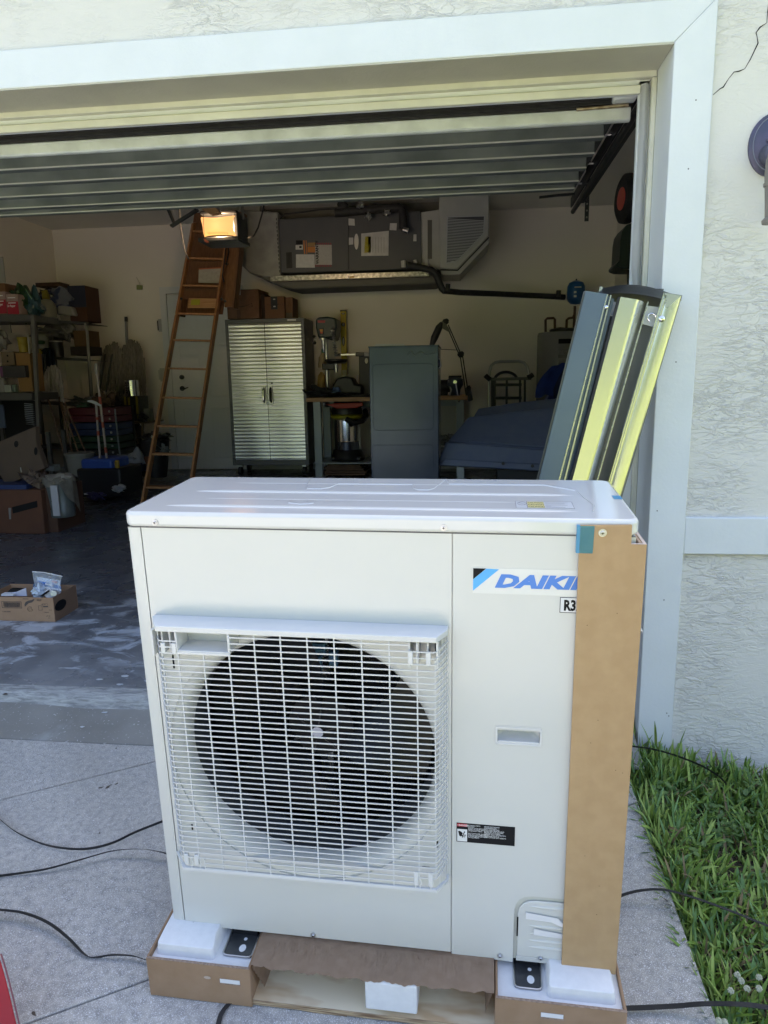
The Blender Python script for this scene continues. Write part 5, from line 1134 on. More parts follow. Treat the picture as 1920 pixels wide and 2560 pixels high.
obj('tank', MB().lathe([(0, 0), (.055, .01), (.085, .04), (.094, .07), (.096, exz*.5), (.094, exz-.06), (.075, exz-.02), (.03, exz), (0, exz+.005)], (0, 0, 0), 28), EXPB, ex)
obj('valve_cap', MB().cyl((0, 0, exz), (0, 0, exz+.02), .008, n=8), BLKP, ex)
for z0_, z1_, x0_, x1_ in ((.66, .72, -.03, .04), (.45, .53, -.035, -.01), (.28, .36, -.035, -.008)): obj('print_patch', MB().box(x0_, x1_, -.099, -.0965, exz*z0_, exz*z1_), LG, ex)
# hand truck
YH = 6.3
hd = thing('hand_truck', 'folded hand truck with a silver loop handle in front of the back wall', 'hand truck', at(1275, 1100, YH))
def Hd(name, mb, m=BLACKM, **k): return obj(name, mb, m, hd, world=True, **k)
Hd('loop_handle', MB().tube([at(*p_, YH) for p_ in ((1223, 940), (1224, 928), (1228, 914), (1238, 906), (1252, 904), (1296, 903), (1310, 906), (1318, 916), (1322, 935))], .016, 10), mat('tube_silver', (.45, .45, .43), .3, .9))
Hd('crossbar', MB().bar(at(1220, 948, YH), at(1328, 946, YH), .03, .03), mat('bar_grey', (.12, .12, .11), .5, .3))
Hd('grip', MB().tube([at(1213, 938, YH-.03), at(1219, 944, YH-.03), at(1226, 949, YH-.03)], .026, 10)); Hd('grip', MB().tube([at(1333, 936, YH-.03), at(1326, 941, YH-.03), at(1318, 944, YH-.03)], .026, 10))
Hd('arch', MB().tube([at(1265+28*math.cos(R(t)), 950-20*math.sin(R(t)), YH) for t in range(10, 171, 16)], .015, 8))
for px in (1231, 1237, 1267, 1300, 1312): Hd('upright', MB().bar(at(px, 948, YH+.01), at(px+(-2 if px == 1267 else 0), 1110, YH+.01), .022 if px != 1231 else .03, .02, (0, 1, 0)))
Hd('side_tube', MB().cyl(at(1222.5, 950, YH), at(1223, 1105, YH), .014, n=10), mat('tube_silver', (.45, .45, .43), .3, .9))
for py in (962, 995, 1050): Hd('rung', MB().bar(at(1237, py, YH), at(1304, py, YH), .016, .03))
Hd('toe_plate', MB().box(at(1225, 1100, YH).x, at(1320, 1100, YH).x, YH-.2, YH+.03, floor_z(YH), floor_z(YH)+.012))
# tarp heap
tp = thing('tarp_heap', 'blue tarpaulin thrown over a heap in front of the water heater', 'tarp', at(1390, 1030, 6.0))
def tarp(u, v):
    A_, B2 = at(1300, 1040, 5.9), at(1440, 1040, 5.9); x = A_.x+(B2.x-A_.x)*1.6*u; ztop = at(1430, 880, 6.0).z; zb_ = floor_z(6)
    pr = min(1, u*1.55)**.62; z = zb_+(ztop-zb_)*pr*(1-.86*abs(v-.55)**2.2*2.6)
    y = 5.85+.75*v + .035*math.sin(u*23+v*5)+.02*math.sin(u*41-v*9); z += .02*math.sin(u*31+v*7)*pr
    return Vector((x+.02*math.sin(v*14), y, max(z, zb_+.01)))
obj('tarp', MB().sheet(tarp, 46, 26, .004), TARP, tp, world=True)
obj('tarp_fold', MB().sheet(lambda u, v: at(1380-14*math.sin(u*3)-40*u+3*math.sin(v*9), 915+80*u+2*math.sin(v*14), 5.83)+Vector((.30*v, .08*v, .04*math.sin(v*3)-.03*v)), 16, 12, .004), TARP, tp, world=True)
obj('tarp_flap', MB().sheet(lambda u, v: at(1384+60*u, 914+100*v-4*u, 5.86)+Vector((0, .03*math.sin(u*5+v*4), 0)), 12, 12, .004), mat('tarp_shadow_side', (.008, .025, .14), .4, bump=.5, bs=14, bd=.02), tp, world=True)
# blue grey moulded shells
mk = thing('moulded_shell', 'blue-grey moulded plastic shell lying in front of the hand truck', 'plastic shell', at(1290, 1180, 4.6)); YM = 4.5
def Mk(name, mb, m=BLUEGREY, **k): return obj(name, mb, m, mk, world=True, **k)
def shp(pts, Y0, Yr, th=.03): # pts with own depth so the face slopes back at the top
    ys = [p_[1] for p_ in pts]; lo, hi = max(ys), min(ys)
    return MB().prism([at(x, y, Y0+(Yr-Y0)*(lo-y)/(lo-hi)) for x, y in pts], (0, th, -.01))
Mk('lower_band', shp([(1097, 1150), (1115, 1105), (1200, 1110), (1365, 1124), (1362, 1175), (1240, 1168), (1100, 1162)], YM, YM+.08, .05), bev=.012)
Mk('side_face', shp([(1119, 1104), (1172, 1042), (1400, 1016), (1392, 1128), (1366, 1126)], YM+.09, YM+.45, .04), bev=.012)
Mk('top_shell', shp([(1184, 1041), (1196, 1021), (1290, 1006), (1405, 994), (1402, 1018), (1300, 1028)], YM+.47, YM+.75, .04), bev=.012)
Mk('pressed_panel', shp([(1172, 1104), (1200, 1062), (1380, 1043), (1368, 1118)], YM+.10, YM+.40, .018), bev=.01)
Mk('lower_lip', shp([(1098, 1163), (1112, 1146), (1236, 1154), (1360, 1160), (1360, 1178), (1232, 1170)], YM-.02, YM, .04), bev=.008)
for px, py in ((1258, 1159), (1331, 1165)): Mk('bolt', MB().cyl(at(px, py, YM-.03), at(px, py, YM-.045), .013, n=12), BLKP)
Mk('underframe', MB().box(at(1245, 1190, YM).x, at(1350, 1190, YM).x, YM+.05, YM+.4, floor_z(YM), at(1300, 1176, YM).z), mat('under_dark', (.02, .024, .03), .6))
Mk('stand_foot', MB().box(at(1142, 1190, YM).x, at(1160, 1190, YM).x, YM+.05, YM+.12, floor_z(YM), at(1150, 1166, YM).z), BENCHG)
gb = thing('glass_clutter', 'clear bags and bottles on the bench shelf beside the grey cabinet', 'plastic bags', at(1110, 1150, 5.6))
for i, (px, py, s_) in enumerate(((1100, 1128, .05), (1110, 1100, .06), (1124, 1097, .05), (1094, 1150, .04), (1104, 1145, .05))): obj('bag', MB().blob(at(px, py, 5.7), (s_, s_*.7, s_*.8), .5, 60+i, 12, 9), mat('dull_clear', (.25, .26, .24), .2, alpha=.6), gb, world=True)
# wheelbarrow wheel and tray hanging on the right wall
wx = 2.15
wl = thing('wheelbarrow', 'dark green wheelbarrow with a red hubbed black wheel hung on the right wall', 'wheelbarrow', at(1568, 497, 5.2))
RY = Matrix.Rotation(R(90), 4, 'Y') @ Matrix.Identity(4)
RYm = Matrix.Rotation(R(28), 4, 'Z') @ Matrix.Rotation(R(90), 4, 'X')
obj('tyre', MB().lathe([(.11, -.05), (.16, -.055), (.195, -.035), (.20, 0), (.195, .035), (.16, .055), (.11, .05)], (0, 0, 0), 36, Matrix.Rotation(R(-82), 4, 'Z') @ Matrix.Rotation(R(90), 4, 'X')), RUBBER, wl)
obj('hub', MB().lathe([(0, -.058), (.07, -.060), (.09, -.053), (.1, -.03), (.1, .03), (.09, .055), (.06, .060), (0, .056)], (0, 0, 0), 28, Matrix.Rotation(R(-82), 4, 'Z') @ Matrix.Rotation(R(90), 4, 'X')), mat('hub_red', (.75, .14, .11), .5), wl)
by = wl
obj('tray', MB().prism([at(x, y, 5.0) for x, y in ((1552, 600), (1556, 578), (1566, 562), (1580, 557), (1640, 557), (1640, 672), (1555, 671), (1542, 666), (1541, 660), (1549, 650))], (0, .35, 0)), mat('tray_green', (.012, .028, .02), .4), by, world=True, bev=.02)
obj('tray_handle', MB().bar(at(1572, 670, 5.1), at(1574, 740, 5.1), .03, .03, (0, 1, 0)), BLKP, by, world=True)

# ------------------------------------------------------------------ sheet metal pieces leaning at the right jamb
YG = .90
def lean(name, label, cat, group=None): return thing(name, label, cat, (at(1500, 1700, YG).x, YG, -.04), group=group)
def strip(pts_top, pts_bot, ext=.62):
    """continue a leaning strip below the lid to the floor along its own direction"""
    out = list(pts_top)
    return out
def P3(px, py, y=YG): return at(px, py, y)
def run(tl, tr, bl, br, y=YG, th=.002, bow=0, curl=0):
    A_, B2, C2, D2 = P3(*tl, y), P3(*tr, y), P3(*bl, y), P3(*br, y)
    zf = -.03; C2 = A_+(C2-A_)*((A_.z-zf)/(A_.z-C2.z)); D2 = B2+(D2-B2)*((B2.z-zf)/(B2.z-D2.z))
    nn = 10 if bow else (16 if curl else 1)
    m_ = MB(); V = []
    for k in (0, 1):
        for e0, e1 in ((A_, B2), (C2, D2)):
            for i in range(nn+1): u = i/nn; p_ = e0*(1-u)+e1*u; V.append(Vector((p_.x, p_.y-bow*(1-(2*u-1)**2)+(max(0, u-curl)**2*.20 if curl else 0)+k*th, p_.z)))
    N = nn+1; F = []
    for i in range(nn): F += [(i, i+1, N+i+1, N+i), (2*N+i, 3*N+i, 3*N+i+1, 2*N+i+1), (i, 2*N+i, 2*N+i+1, i+1), (N+i, N+i+1, 3*N+i+1, 3*N+i)]
    F += [(0, N, 3*N, 2*N), (nn, 2*N+nn, 3*N+nn, N+nn)]
    return m_.faces(V, F)
GREFL = mat('galvanised_bright', (.74, .76, .72), .24, 1, col2=(.71, .73, .69), ns=160, nd=2)
GBLUE = mat('galvanised_sky_tint', (.12, .165, .235), .3, .35, col2=(.15, .20, .265), ns=3, rvar=.08)  # reflected sky put into the blue-grey base colour
GDK = mat('galvanised_inside', (.16, .165, .17), .4, .8)
# 1 flat left panel with folded edges
t1 = lean('sheet_metal_panel', 'wide blue-grey sheet metal panel leaning leftmost of the metal pieces at the jamb', 'sheet metal', 'sheet metal pieces leaning at the jamb')
def S1(name, mb, m, **k): return obj(name, mb, m, t1, world=True, **k)
S1('panel_face', run((1464.5, 727), (1517, 735), (1347, 1200), (1396, 1200), YG), GBLUE)
S1('folded_edge', run((1517.5, 735), (1520.5, 736), (1396.5, 1200), (1400, 1200), YG-.004, .006), GALV)
S1('edge_channel', run((1520.5, 739), (1526, 740), (1400, 1200), (1410, 1200), YG+.008), GBLUE)
S1('folded_edge', run((1526, 737), (1529, 738), (1410, 1200), (1414, 1200), YG-.002, .006), GALV)
S1('edge_flange', run((1529, 745), (1536, 747), (1414, 1200), (1424, 1200), YG+.02), GBLUE)
S1('panel_side', run((1459, 728), (1464.3, 727.5), (1341, 1200), (1346.6, 1200), YG+.012, .002), GDK)
q = P3(1516, 768, YG-.006); S1('screw', MB().blob(q, (.006, .004, .006), 0, 1, 10, 8), CHROME)
# 2 open trough: back sheet, right flange, curved top
t2 = lean('metal_trough', 'open sheet metal trough with a bright right flange leaning against the door jamb', 'sheet metal', 'sheet metal pieces leaning at the jamb')
def S2(name, mb, m, **k): return obj(name, mb, m, t2, world=True, **k)
S2('back_sheet', run((1502, 719), (1660, 722), (1385, 1200), (1520, 1200), YG+.085), GDK)
S2('top_fold', MB().sheet(lambda u, v: P3(1500+204*u, 722-13*math.sin(math.pi*min(1, u*1.15))+16*u*u, YG+.09*(1-v)*(1-.3*u))+Vector((0, 0, -.016*v-.01*v*math.sin(math.pi*u))), 20, 4, .002), GDK)
S2('left_lip', run((1500, 716), (1507, 717), (1383, 1200), (1389, 1200), YG+.06), GALV)
S2('right_flange', run((1667, 736), (1703.5, 741), (1531, 1200), (1566, 1200), YG, bow=.003), GREFL, smooth=80)
S2('flange_rib', run((1663.5, 737), (1667, 738), (1527, 1200), (1531, 1200), YG-.004, .004), GREFL)
S2('flange_lip', run((1659, 731), (1663, 733), (1522.5, 1200), (1527, 1200), YG+.002, .006), GREFL)
S2('right_side', run((1703.5, 741), (1706, 737), (1566, 1200), (1568, 1200), YG+.03, .002), GDK)
S2('corner_gusset', MB().prism([P3(x, y, YG-.004) for x, y in ((1662, 732), (1704, 739), (1664, 772))], (0, .002, 0)), GALV)
S2('bracket', MB().prism([P3(x, y, YG+.03) for x, y in ((1617, 764), (1648, 768), (1634, 817), (1607, 810))], (0, .003, 0)), mat('bracket_pale', (.52, .54, .55), .45, .3))
S2('bracket', MB().prism([P3(x, y, YG+.03) for x, y in ((1528, 752), (1546, 757), (1534, 791), (1516, 788))], (0, .003, 0)), mat('bracket_pale', (.52, .54, .55), .45, .3))
S2('wire_hook', MB().tube([P3(x, y, YG+.02) for x, y in ((1625, 804), (1619, 796), (1620, 788), (1628, 783), (1638, 787), (1641, 797), (1638, 808), (1636, 818))], .0022, 8), CHROME)
S2('rivet', MB().blob(P3(1654.5, 797, YG-.006), (.0095, .005, .0095), 0, 1, 14, 8), CHROME)
# 3 strip standing inside
t3 = lean('galvanised_strip', 'bright galvanised strip with a black rubber edge standing inside the trough', 'sheet metal', 'sheet metal pieces leaning at the jamb')
def S3(name, mb, m, **k): return obj(name, mb, m, t3, world=True, **k)
S3('strip_face', run((1552, 742), (1620.5, 753.5), (1431, 1200), (1493, 1200), YG-.004, curl=.55), GREFL, smooth=80)
S3('strip_edge', run((1620.5, 753.5), (1622, 754.5), (1493, 1200), (1495, 1200), YG-.010, .012), GALV)
S3('rubber_edge', run((1545, 743), (1552, 741.5), (1424, 1200), (1430.5, 1200), YG-.004, .010), RUBBER)

# ------------------------------------------------------------------ left side shelves and what is on them
def box_thing(name, label, cat, r_, Y, dep, m, bev=.004, group=None, part='body'):
    x0, x1, z1, z0 = rect(*r_, Y); t = thing(name, label, cat, ((x0+x1)/2, Y, z0), group=group); w2 = (x1-x0)/2
    obj(part, MB().box(-w2, w2, 0, dep, 0, z1-z0), m, t, bev=bev); return t, w2, z1-z0
def lathe_thing(name, label, cat, cx, yt, yb, wpx, Y, prof, m, group=None, part='body', n=24):
    """prof: list of (radius factor, height factor)"""
    tp_, bt = at(cx, yt, Y), at(cx, yb, Y); r = abs(at(cx+wpx/2, yb, Y).x-at(cx-wpx/2, yb, Y).x)/2; h = tp_.z-bt.z
    t = thing(name, label, cat, bt, group=group); obj(part, MB().lathe([(r*a, h*b) for a, b in prof], (0, 0, 0), n), m, t); return t, r, h
SHG = mat('shelf_grey', (.09, .092, .092), .5, .4); SHC = mat('shelf_chrome', (.42, .42, .40), .35, .9)
s1 = thing('storage_shelf', 'grey steel shelf unit at the left edge loaded with drink cartons', 'shelf unit', (at(40, 1290, 5.2).x, 5.2, floor_z(5.2)))
def Sh(name, mb, m=SHG, **k): return obj(name, mb, m, s1, world=True, **k)
YS1 = 5.2
for y0_, y1_ in ((786, 804), (982, 1001)): Sh('shelf_board', MB().prism([at(-90, y0_-3, YS1), at(80, y0_, YS1), at(80, y1_, YS1), at(-90, y1_, YS1)], (0, .45, 0)), bev=.004)
Sh('post', MB().prism([at(76, 786, YS1-.01), at(85, 787, YS1-.01), at(99, 1085, YS1-.01), at(92, 1085, YS1-.01)], (0, .03, 0)), mat('post_grey', (.13, .13, .125), .5, .4)); Sh('post', MB().prism([at(84, 788, YS1+.4), at(88, 788, YS1+.4), at(103, 1085, YS1+.4), at(99, 1085, YS1+.4)], (0, .03, 0)), SHG)
for yy in (0, .4): Sh('post', MB().box(at(-88, 900, YS1).x, at(-88, 900, YS1).x+.035, YS1+yy, YS1+yy+.03, floor_z(YS1), at(-88, 783, YS1).z), SHG)
for yy in (0, .4): Sh('post', MB().box(at(92, 1000, YS1).x-.01, at(92, 1000, YS1).x+.025, YS1+.1+yy*.7, YS1+.13+yy*.7, floor_z(YS1), at(92, 1082, YS1).z), SHG)
Sh('post_edge', MB().prism([at(67, 835, YS1-.02), at(70, 835, YS1-.02), at(75, 884, YS1-.02), at(72, 884, YS1-.02)], (0, .01, 0)), SHC)
Sh('shelf_board', MB().prism([at(-90, 1290, YS1), at(95, 1290, YS1), at(95, 1300, YS1), at(-90, 1300, YS1)], (0, .45, 0)))
Sh('wire_brace', MB().tube([at(25, 808, YS1), at(29, 832, YS1)], .004, 6)); Sh('shelf_back', MB().prism([at(-90, 1001, YS1+.43), at(97, 1001, YS1+.43), at(97, 1290, YS1+.43), at(-90, 1290, YS1+.43)], (0, .01, 0)), mat('shelf_dark', (.012, .013, .015), .8))
DRR = mat('drink_red', (.30, .01, .03), .5); DRW = mat('drink_pale', (.34, .24, .22), .6, col2=(.28, .2, .19), ns=30)
for i, (r_, lb) in enumerate((((-14, 729, 15.5, 785), 'red and white drink carton at the left edge of the shelf'), ((17, 735, 46, 787), 'red and white drink carton second from the left on the shelf'))):
    t, w2, h_ = box_thing('drink_carton', lb, 'drink carton', r_, YS1+.02, .3, DRW, group='drink cartons on the shelf', part='carton')
    obj('red_print', MB().box(-w2+.001, w2-.001, -.003, -.0005, h_*.36, h_*.98), DRR, t)
    text('lettering', 'Dr Pepper', .030, WHITEI, t, front(-w2+.006, -.004, h_*.62), .0006, .2, .62)
    for k_ in (.45, .2): obj('print_line', MB().box(-w2*.7, w2*.6, -.0045, -.003, h_*k_, h_*k_+.008), WHITEI, t)
t, w2, h_ = box_thing('brown_carton', 'brown carton behind the drink cartons at the left edge', 'box', (-20, 708, 12, 730), YS1+.2, .2, AMAZ)
t, w2, h_ = box_thing('hanging_sheet', 'pale sheet of paper hanging at the left edge above the shelf', 'paper', (-10, 642, 10, 707), YS1+.5, .01, mat('pale_dim', (.30, .31, .29), .7), bev=0, part='sheet')
gbg = thing('green_bag', 'dark green bag slumped on the shelf beside the drink cartons', 'bag', at(62, 790, YS1+.1)); obj('bag', MB().blob(at(60, 755, YS1+.2), (.11, .12, .14), .3, 5, 20, 14), mat('bag_green', (.012, .05, .015), .4), gbg, world=True); obj('bag_sheen', MB().tube([at(64, 722, YS1+.08), at(71, 735, YS1+.05), at(80, 748, YS1+.07)], .004, 6), mat('sheen_green', (.2, .36, .2), .3), gbg, world=True)
cbg = thing('clear_blue_bag', 'crumpled blue-tinted clear bag hanging over the shelf post', 'bag', at(85, 790, YS1+.1)); obj('bag', MB().blob(at(84, 765, YS1+.2), (.08, .08, .13), .5, 9, 20, 14), mat('bag_blue_dim', (.02, .06, .075), .3, bump=.6, bs=12, bd=.02), cbg, world=True)
YS2 = 6.35
s2_ = thing('wire_shelf', 'chrome wire shelf unit in the left corner loaded with bags and boxes', 'shelf unit', (at(155, 1180, YS2).x, YS2, floor_z(YS2)))
def S_2(name, mb, m=SHC, **k): return obj(name, mb, m, s2_, world=True, **k)
for py in (804, 896, 1010, 1120):
    S_2('shelf_edge', MB().bar(at(82, py-4, YS2), at(222+(py-804)*.03, py+5, YS2), .012, .03), SHG); S_2('wire_deck', MB().prism([at(82, py-3, YS2), at(222, py+6, YS2), at(222, py+6, YS2)+Vector((0, .42, 0)), at(82, py-3, YS2)+Vector((0, .42, 0))], (0, 0, .008)), mat('deck_dark', (.03, .03, .032), .6))
for a_, b_ in (((213, 808), (218, 830)), ((218, 830), (221, 878)), ((221, 878), (228, 960)), ((228, 960), (240, 1170))): S_2('post', MB().bar(at(*a_, YS2), at(*b_, YS2), .022, .022, (0, 1, 0)))
for yy in (0, .4): S_2('post', MB().box(at(84, 900, YS2).x, at(84, 900, YS2).x+.025, YS2+yy, YS2+yy+.025, floor_z(YS2), at(84, 800, YS2).z), SHG)
S_2('post', MB().bar(at(216, 812, YS2+.4), at(238, 1165, YS2+.4), .02, .02, (0, 1, 0)), SHG)
t, w2, h_ = box_thing('navy_carton', 'brown and navy carton at the right end of the wire shelf top', 'box', (172, 714, 216, 804), YS2+.05, .3, mat('carton_brown_red', (.075, .028, .014), .8)); obj('navy_print', MB().box(-w2+.001, w2-.001, -.003, -.0005, 0, h_*.60), mat('navy', (.012, .016, .045), .6), t)
t, w2, h_ = box_thing('long_carton', 'flat brown carton lying behind the bags on the wire shelf', 'box', (88, 706, 150, 716), YS2+.15, .2, mat('carton_dark', (.06, .03, .02), .85))
tw = thing('towel_pack', 'white and blue wrapped towel pack on the wire shelf', 'towel pack', at(163, 798, YS2)); obj('pack', MB().blob(at(158, 752, YS2+.1), (.145, .1, .15), .25, 31, 20, 14), mat('pack_blue_white', (.16, .18, .24), .45, col2=(.02, .04, .13), ns=7, nd=2, ramp=(.46, .52)), tw, world=True); obj('white_pack', MB().prism([at(x, y, YS2-.02) for x, y in ((142, 762), (180, 767), (187, 790), (144, 786))], (0, .12, 0)), mat('pack_white', (.30, .30, .29), .6), tw, world=True, bev=.02)
sp = thing('blue_detergent', 'dark blue bag behind the white spray bottle', 'bag', at(120, 790, YS2)); obj('bag', MB().blob(at(116, 742, YS2+.12), (.12, .08, .08), .25, 33, 18, 12), mat('navy_glossy', (.008, .012, .05), .25), sp, world=True)
t, r, h_ = lathe_thing('spray_bottle', 'squat off-white bottle with a yellow trigger top on the wire shelf', 'bottle', 120, 748, 795, 42, YS2-.05, [(.85, 0), (.95, .05), (1, .4), (.9, .75), (.55, .95), (.3, 1)], mat('bottle_offwhite', (.26, .26, .21), .4)); obj('trigger', MB().box(-.03, .03, -.03, .03, h_, h_+.06).prism([(-.03, -.015, h_+.06), (.03, -.015, h_+.06), (.02, -.015, h_+.1), (-.045, -.015, h_+.085)], (0, .03, 0)), mat('trigger_yellow', (.26, .23, .03), .4), t, bev=.006)
gbs = thing('grey_plastic_bags', 'heap of grey plastic bags on the second wire shelf', 'bags', at(130, 845, YS2)); obj('heap', MB().blob(at(126, 833, YS2+.1), (.2, .12, .085), .45, 35, 22, 12), mat('bag_grey_dim', (.10, .10, .105), .45, bump=.6, bs=12, bd=.02), gbs, world=True); obj('heap', MB().blob(at(170, 832, YS2+.08), (.07, .08, .08), .5, 36, 18, 12), mat('bag_grey_mid', (.16, .16, .165), .4, bump=.6, bs=14, bd=.02), gbs, world=True)
t, w2, h_ = box_thing('open_carton', 'small open brown carton on the second wire shelf', 'box', (184, 826, 221, 866), YS2+.02, .25, mat('carton_mid', (.10, .055, .02), .85))
t, w2, h_ = box_thing('dark_tray', 'dark tray of small parts below the open carton', 'tray', (176, 866, 222, 888), YS2, .3, mat('tray_dark', (.02, .012, .01), .7))
t, r, h_ = lathe_thing('black_canister', 'black canister with a pale lid on the wire shelf', 'canister', 144, 854, 893, 31, YS2-.03, [(.95, 0), (.98, .9), (1, .92), (1, .99), (.9, 1)], BLKP); obj('lid_rim', MB().lathe([(r*.98, h_*.96), (r*1.02, h_*.97), (r*1.02, h_*1.04), (0, h_*1.05)], (0, 0, 0), 24), mat('lid_dim', (.28, .28, .28), .5), t)
t, r, h_ = lathe_thing('cleaner_tub', 'pale green cleaner tub left of the black canister', 'tub', 108, 836, 872, 30, YS2-.05, [(.9, 0), (1, .7), (.7, .95), (.5, 1)], mat('tub_dim', (.17, .19, .17), .5)); obj('green_trigger', MB().box(-.06, .06, -.1, -.04, h_*.3, h_*.55), mat('green_dim', (.01, .06, .02), .5), t, bev=.01)
t, r, h_ = lathe_thing('yellow_bottle', 'yellow bottle hanging beside the shelf post', 'bottle', 101, 872, 912, 16, YS2-.1, [(.3, 0), (.8, .3), (1, .8), (.6, 1)], mat('yellow_dim', (.22, .19, .01), .45))
cbl = thing('blue_cloth', 'dark blue cloth and clear bag hanging below the wire shelf', 'cloth', at(125, 985, YS2-.1)); obj('cloth', MB().sheet(lambda u, v: at(103+30*u+(u-.3)*26*v, 875+118*v-6*math.sin(u*3), YS2-.12+.03*math.sin(u*17+v*3)), 20, 14, .004), mat('cloth_blue', (.02, .05, .085), .8), cbl, world=True)
obj('clear_bag', MB().sheet(lambda u, v: at(96+18*u+8*v, 885+118*v, YS2-.16+.02*math.sin(u*12+v*5)), 12, 12, .003), mat('bag_clear_dim', (.12, .15, .17), .3), cbl, world=True)
# second tier left shelf
def bl(name, label, cat, c, r_, m, seed, part='body', Y=YS1+.15, rough=.2, group=None):
    t = thing(name, label, cat, at(c[0], c[1]+0, Y), group=group); obj(part, MB().blob(at(*c, Y), r_, rough, seed, 18, 12), m, t, world=True); return t
bl('white_bag', 'rounded white plastic bag on the left shelf', 'bag', (2, 850), (.075, .08, .095), mat('bag_white_dim', (.2, .2, .19), .5), 41)
t, r, h_ = lathe_thing('yellow_bucket', 'small yellow ribbed tub on the left shelf beside the post', 'tub', 60, 843, 881, 24, YS1+.1, [(.85, 0), (.9, .5), (.97, .55), (.92, .6), (1.0, .95), (1.08, 1)], mat('yellow_tub_dim', (.24, .18, .01), .5))
t, w2, h_ = box_thing('tan_carton', 'tan carton with two round holes on the left shelf', 'box', (3, 879, 36, 913), YS1+.05, .2, mat('tan_dim', (.15, .115, .075), .8)); [obj('hole', MB().cyl((x_, -.001, h_*k_), (x_, .004, h_*k_), .01, n=10), INK, t) for x_, k_ in ((-.005, .72), (0, .3))]
t, w2, h_ = box_thing('orange_carton', 'orange-brown carton standing next to the shelf post', 'box', (43, 882, 78, 979), YS1+.03, .2, mat('orange_card', (.23, .13, .045), .8))
t, w2, h_ = box_thing('dark_toolbox', 'dark tool box in front of the orange-brown carton', 'tool box', (0, 914, 63, 944), YS1-.03, .2, mat('toolbox_dark', (.03, .03, .033), .5)); obj('sticker', MB().box(-w2, -w2+.03, -.004, -.001, h_*.1, h_*.9), mat('sticker_purple', (.13, .05, .13), .5), t)
for i, (r_, lb) in enumerate((((-4, 944, 9, 981), 'white bottle'), ((10, 962, 27, 981), 'small white jar'), ((29, 961, 38, 980), 'pale green jar'))): box_thing('jar', lb+' at the front of the left shelf', 'jar', r_, YS1-.02, .05, mat('jar_dim%d' % i, ((.22, .22, .21), (.26, .29, .27), (.1, .15, .12))[i], .4), bev=.008)
vv = thing('striped_vent', 'white slatted vent piece standing under the left shelf', 'vent', at(72, 1062, YS1+.2))
for i in range(12): obj('slat', pp([(60+i*.3, 1008+i*4.7), (80+i*.5, 1010+i*4.7), (80+i*.5, 1011.8+i*4.7), (60+i*.3+max(0, i-7)*3, 1009.8+i*4.7)], YS1+.1, .02), mat('slat_dim', (.24, .27, .32), .5), vv, world=True)
box_thing('blue_board', 'pale blue board leaning under the left shelf', 'board', (-6, 1012, 10, 1070), YS1+.1, .02, mat('board_blue', (.06, .09, .16), .6))
# big cartons on the floor at the left
YF = 3.62
fc = thing('flap_carton', 'large plain carton panel tipped over the floor cartons at the left', 'box', at(60, 1210, YF)); obj('panel', MB().prism([at(x, y, YF+.2) for x, y in ((-60, 1128), (88, 1066), (90, 1110), (112, 1170), (14, 1214), (-10, 1170))], (.01, .05, 0)), mat('carton_tip', (.10, .07, .05), .85, col2=(.085, .06, .045), ns=5), fc, world=True, bev=.006)
obj('hand_hole', MB().prism([at(40+5*math.cos(R(t_)), 1110+8*math.sin(R(t_)), YF+.195) for t_ in range(0, 360, 30)], (0, .004, 0)), INK, fc, world=True); obj('hand_hole', MB().prism([at(89+4*math.cos(R(t_)), 1128+10*math.sin(R(t_)), YF+.19) for t_ in range(0, 360, 30)], (0, .004, 0)), INK, fc, world=True)
obj('tape_fleck', pp([(50, 1169), (52, 1168), (54, 1180), (52, 1182)], YF+.19, .003), mat('fleck_white', (.3, .3, .28), .6), fc, world=True)
x0, x1, z1, z0 = rect(-80, 1225, 131, 1312, YF); fb = thing('floor_carton', 'large brown carton on the floor at the left with a long dark slot', 'box', ((x0+x1)/2, YF, floor_z(YF)))
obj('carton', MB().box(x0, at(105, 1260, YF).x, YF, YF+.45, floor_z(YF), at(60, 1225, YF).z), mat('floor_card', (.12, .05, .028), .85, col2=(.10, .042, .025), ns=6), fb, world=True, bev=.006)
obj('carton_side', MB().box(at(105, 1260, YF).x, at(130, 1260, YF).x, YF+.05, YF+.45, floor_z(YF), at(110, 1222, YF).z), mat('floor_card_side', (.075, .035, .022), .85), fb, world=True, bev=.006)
obj('dark_slot', MB().prism([at(x, y, YF-.003) for x, y in ((30, 1268), (92, 1252), (93, 1268), (32, 1284))], (0, .003, 0)), INK, fb, world=True)
obj('tape_mark', MB().prism([at(x, y, YF-.003) for x, y in ((21, 1270), (27, 1270), (27, 1298), (23, 1298))], (0, .003, 0)), mat('mark_dim', (.22, .21, .2), .6), fb, world=True)
box_thing('flat_blue_lid', 'flat blue lid lying on the floor carton', 'box', (-60, 1212, 66, 1232), YF+.03, .3, mat('lid_blue', (.01, .03, .12), .5))  # storage lid, drawn as a flat box
bl('crumpled_paper', 'crumpled brown paper spilling out behind the floor carton', 'paper', (98, 1203), (.11, .1, .085), mat('crumple', (.15, .11, .09), .85, bump=.9, bs=12, bd=.03), 44, 'paper', YF+.2, .6)
t, r, h_ = lathe_thing('grey_bucket', 'grey galvanised bucket with a draped cloth on the floor', 'bucket', 158, 1196, 1290, 66, 3.75, [(.82, 0), (.86, .05), (.86, .2), (.83, .22), (.95, .8), (1, 1), (.95, 1), (.9, .9)], mat('bucket_grey', (.16, .19, .2), .4, .4, col2=(.12, .145, .155), ns=6))
cz = h_
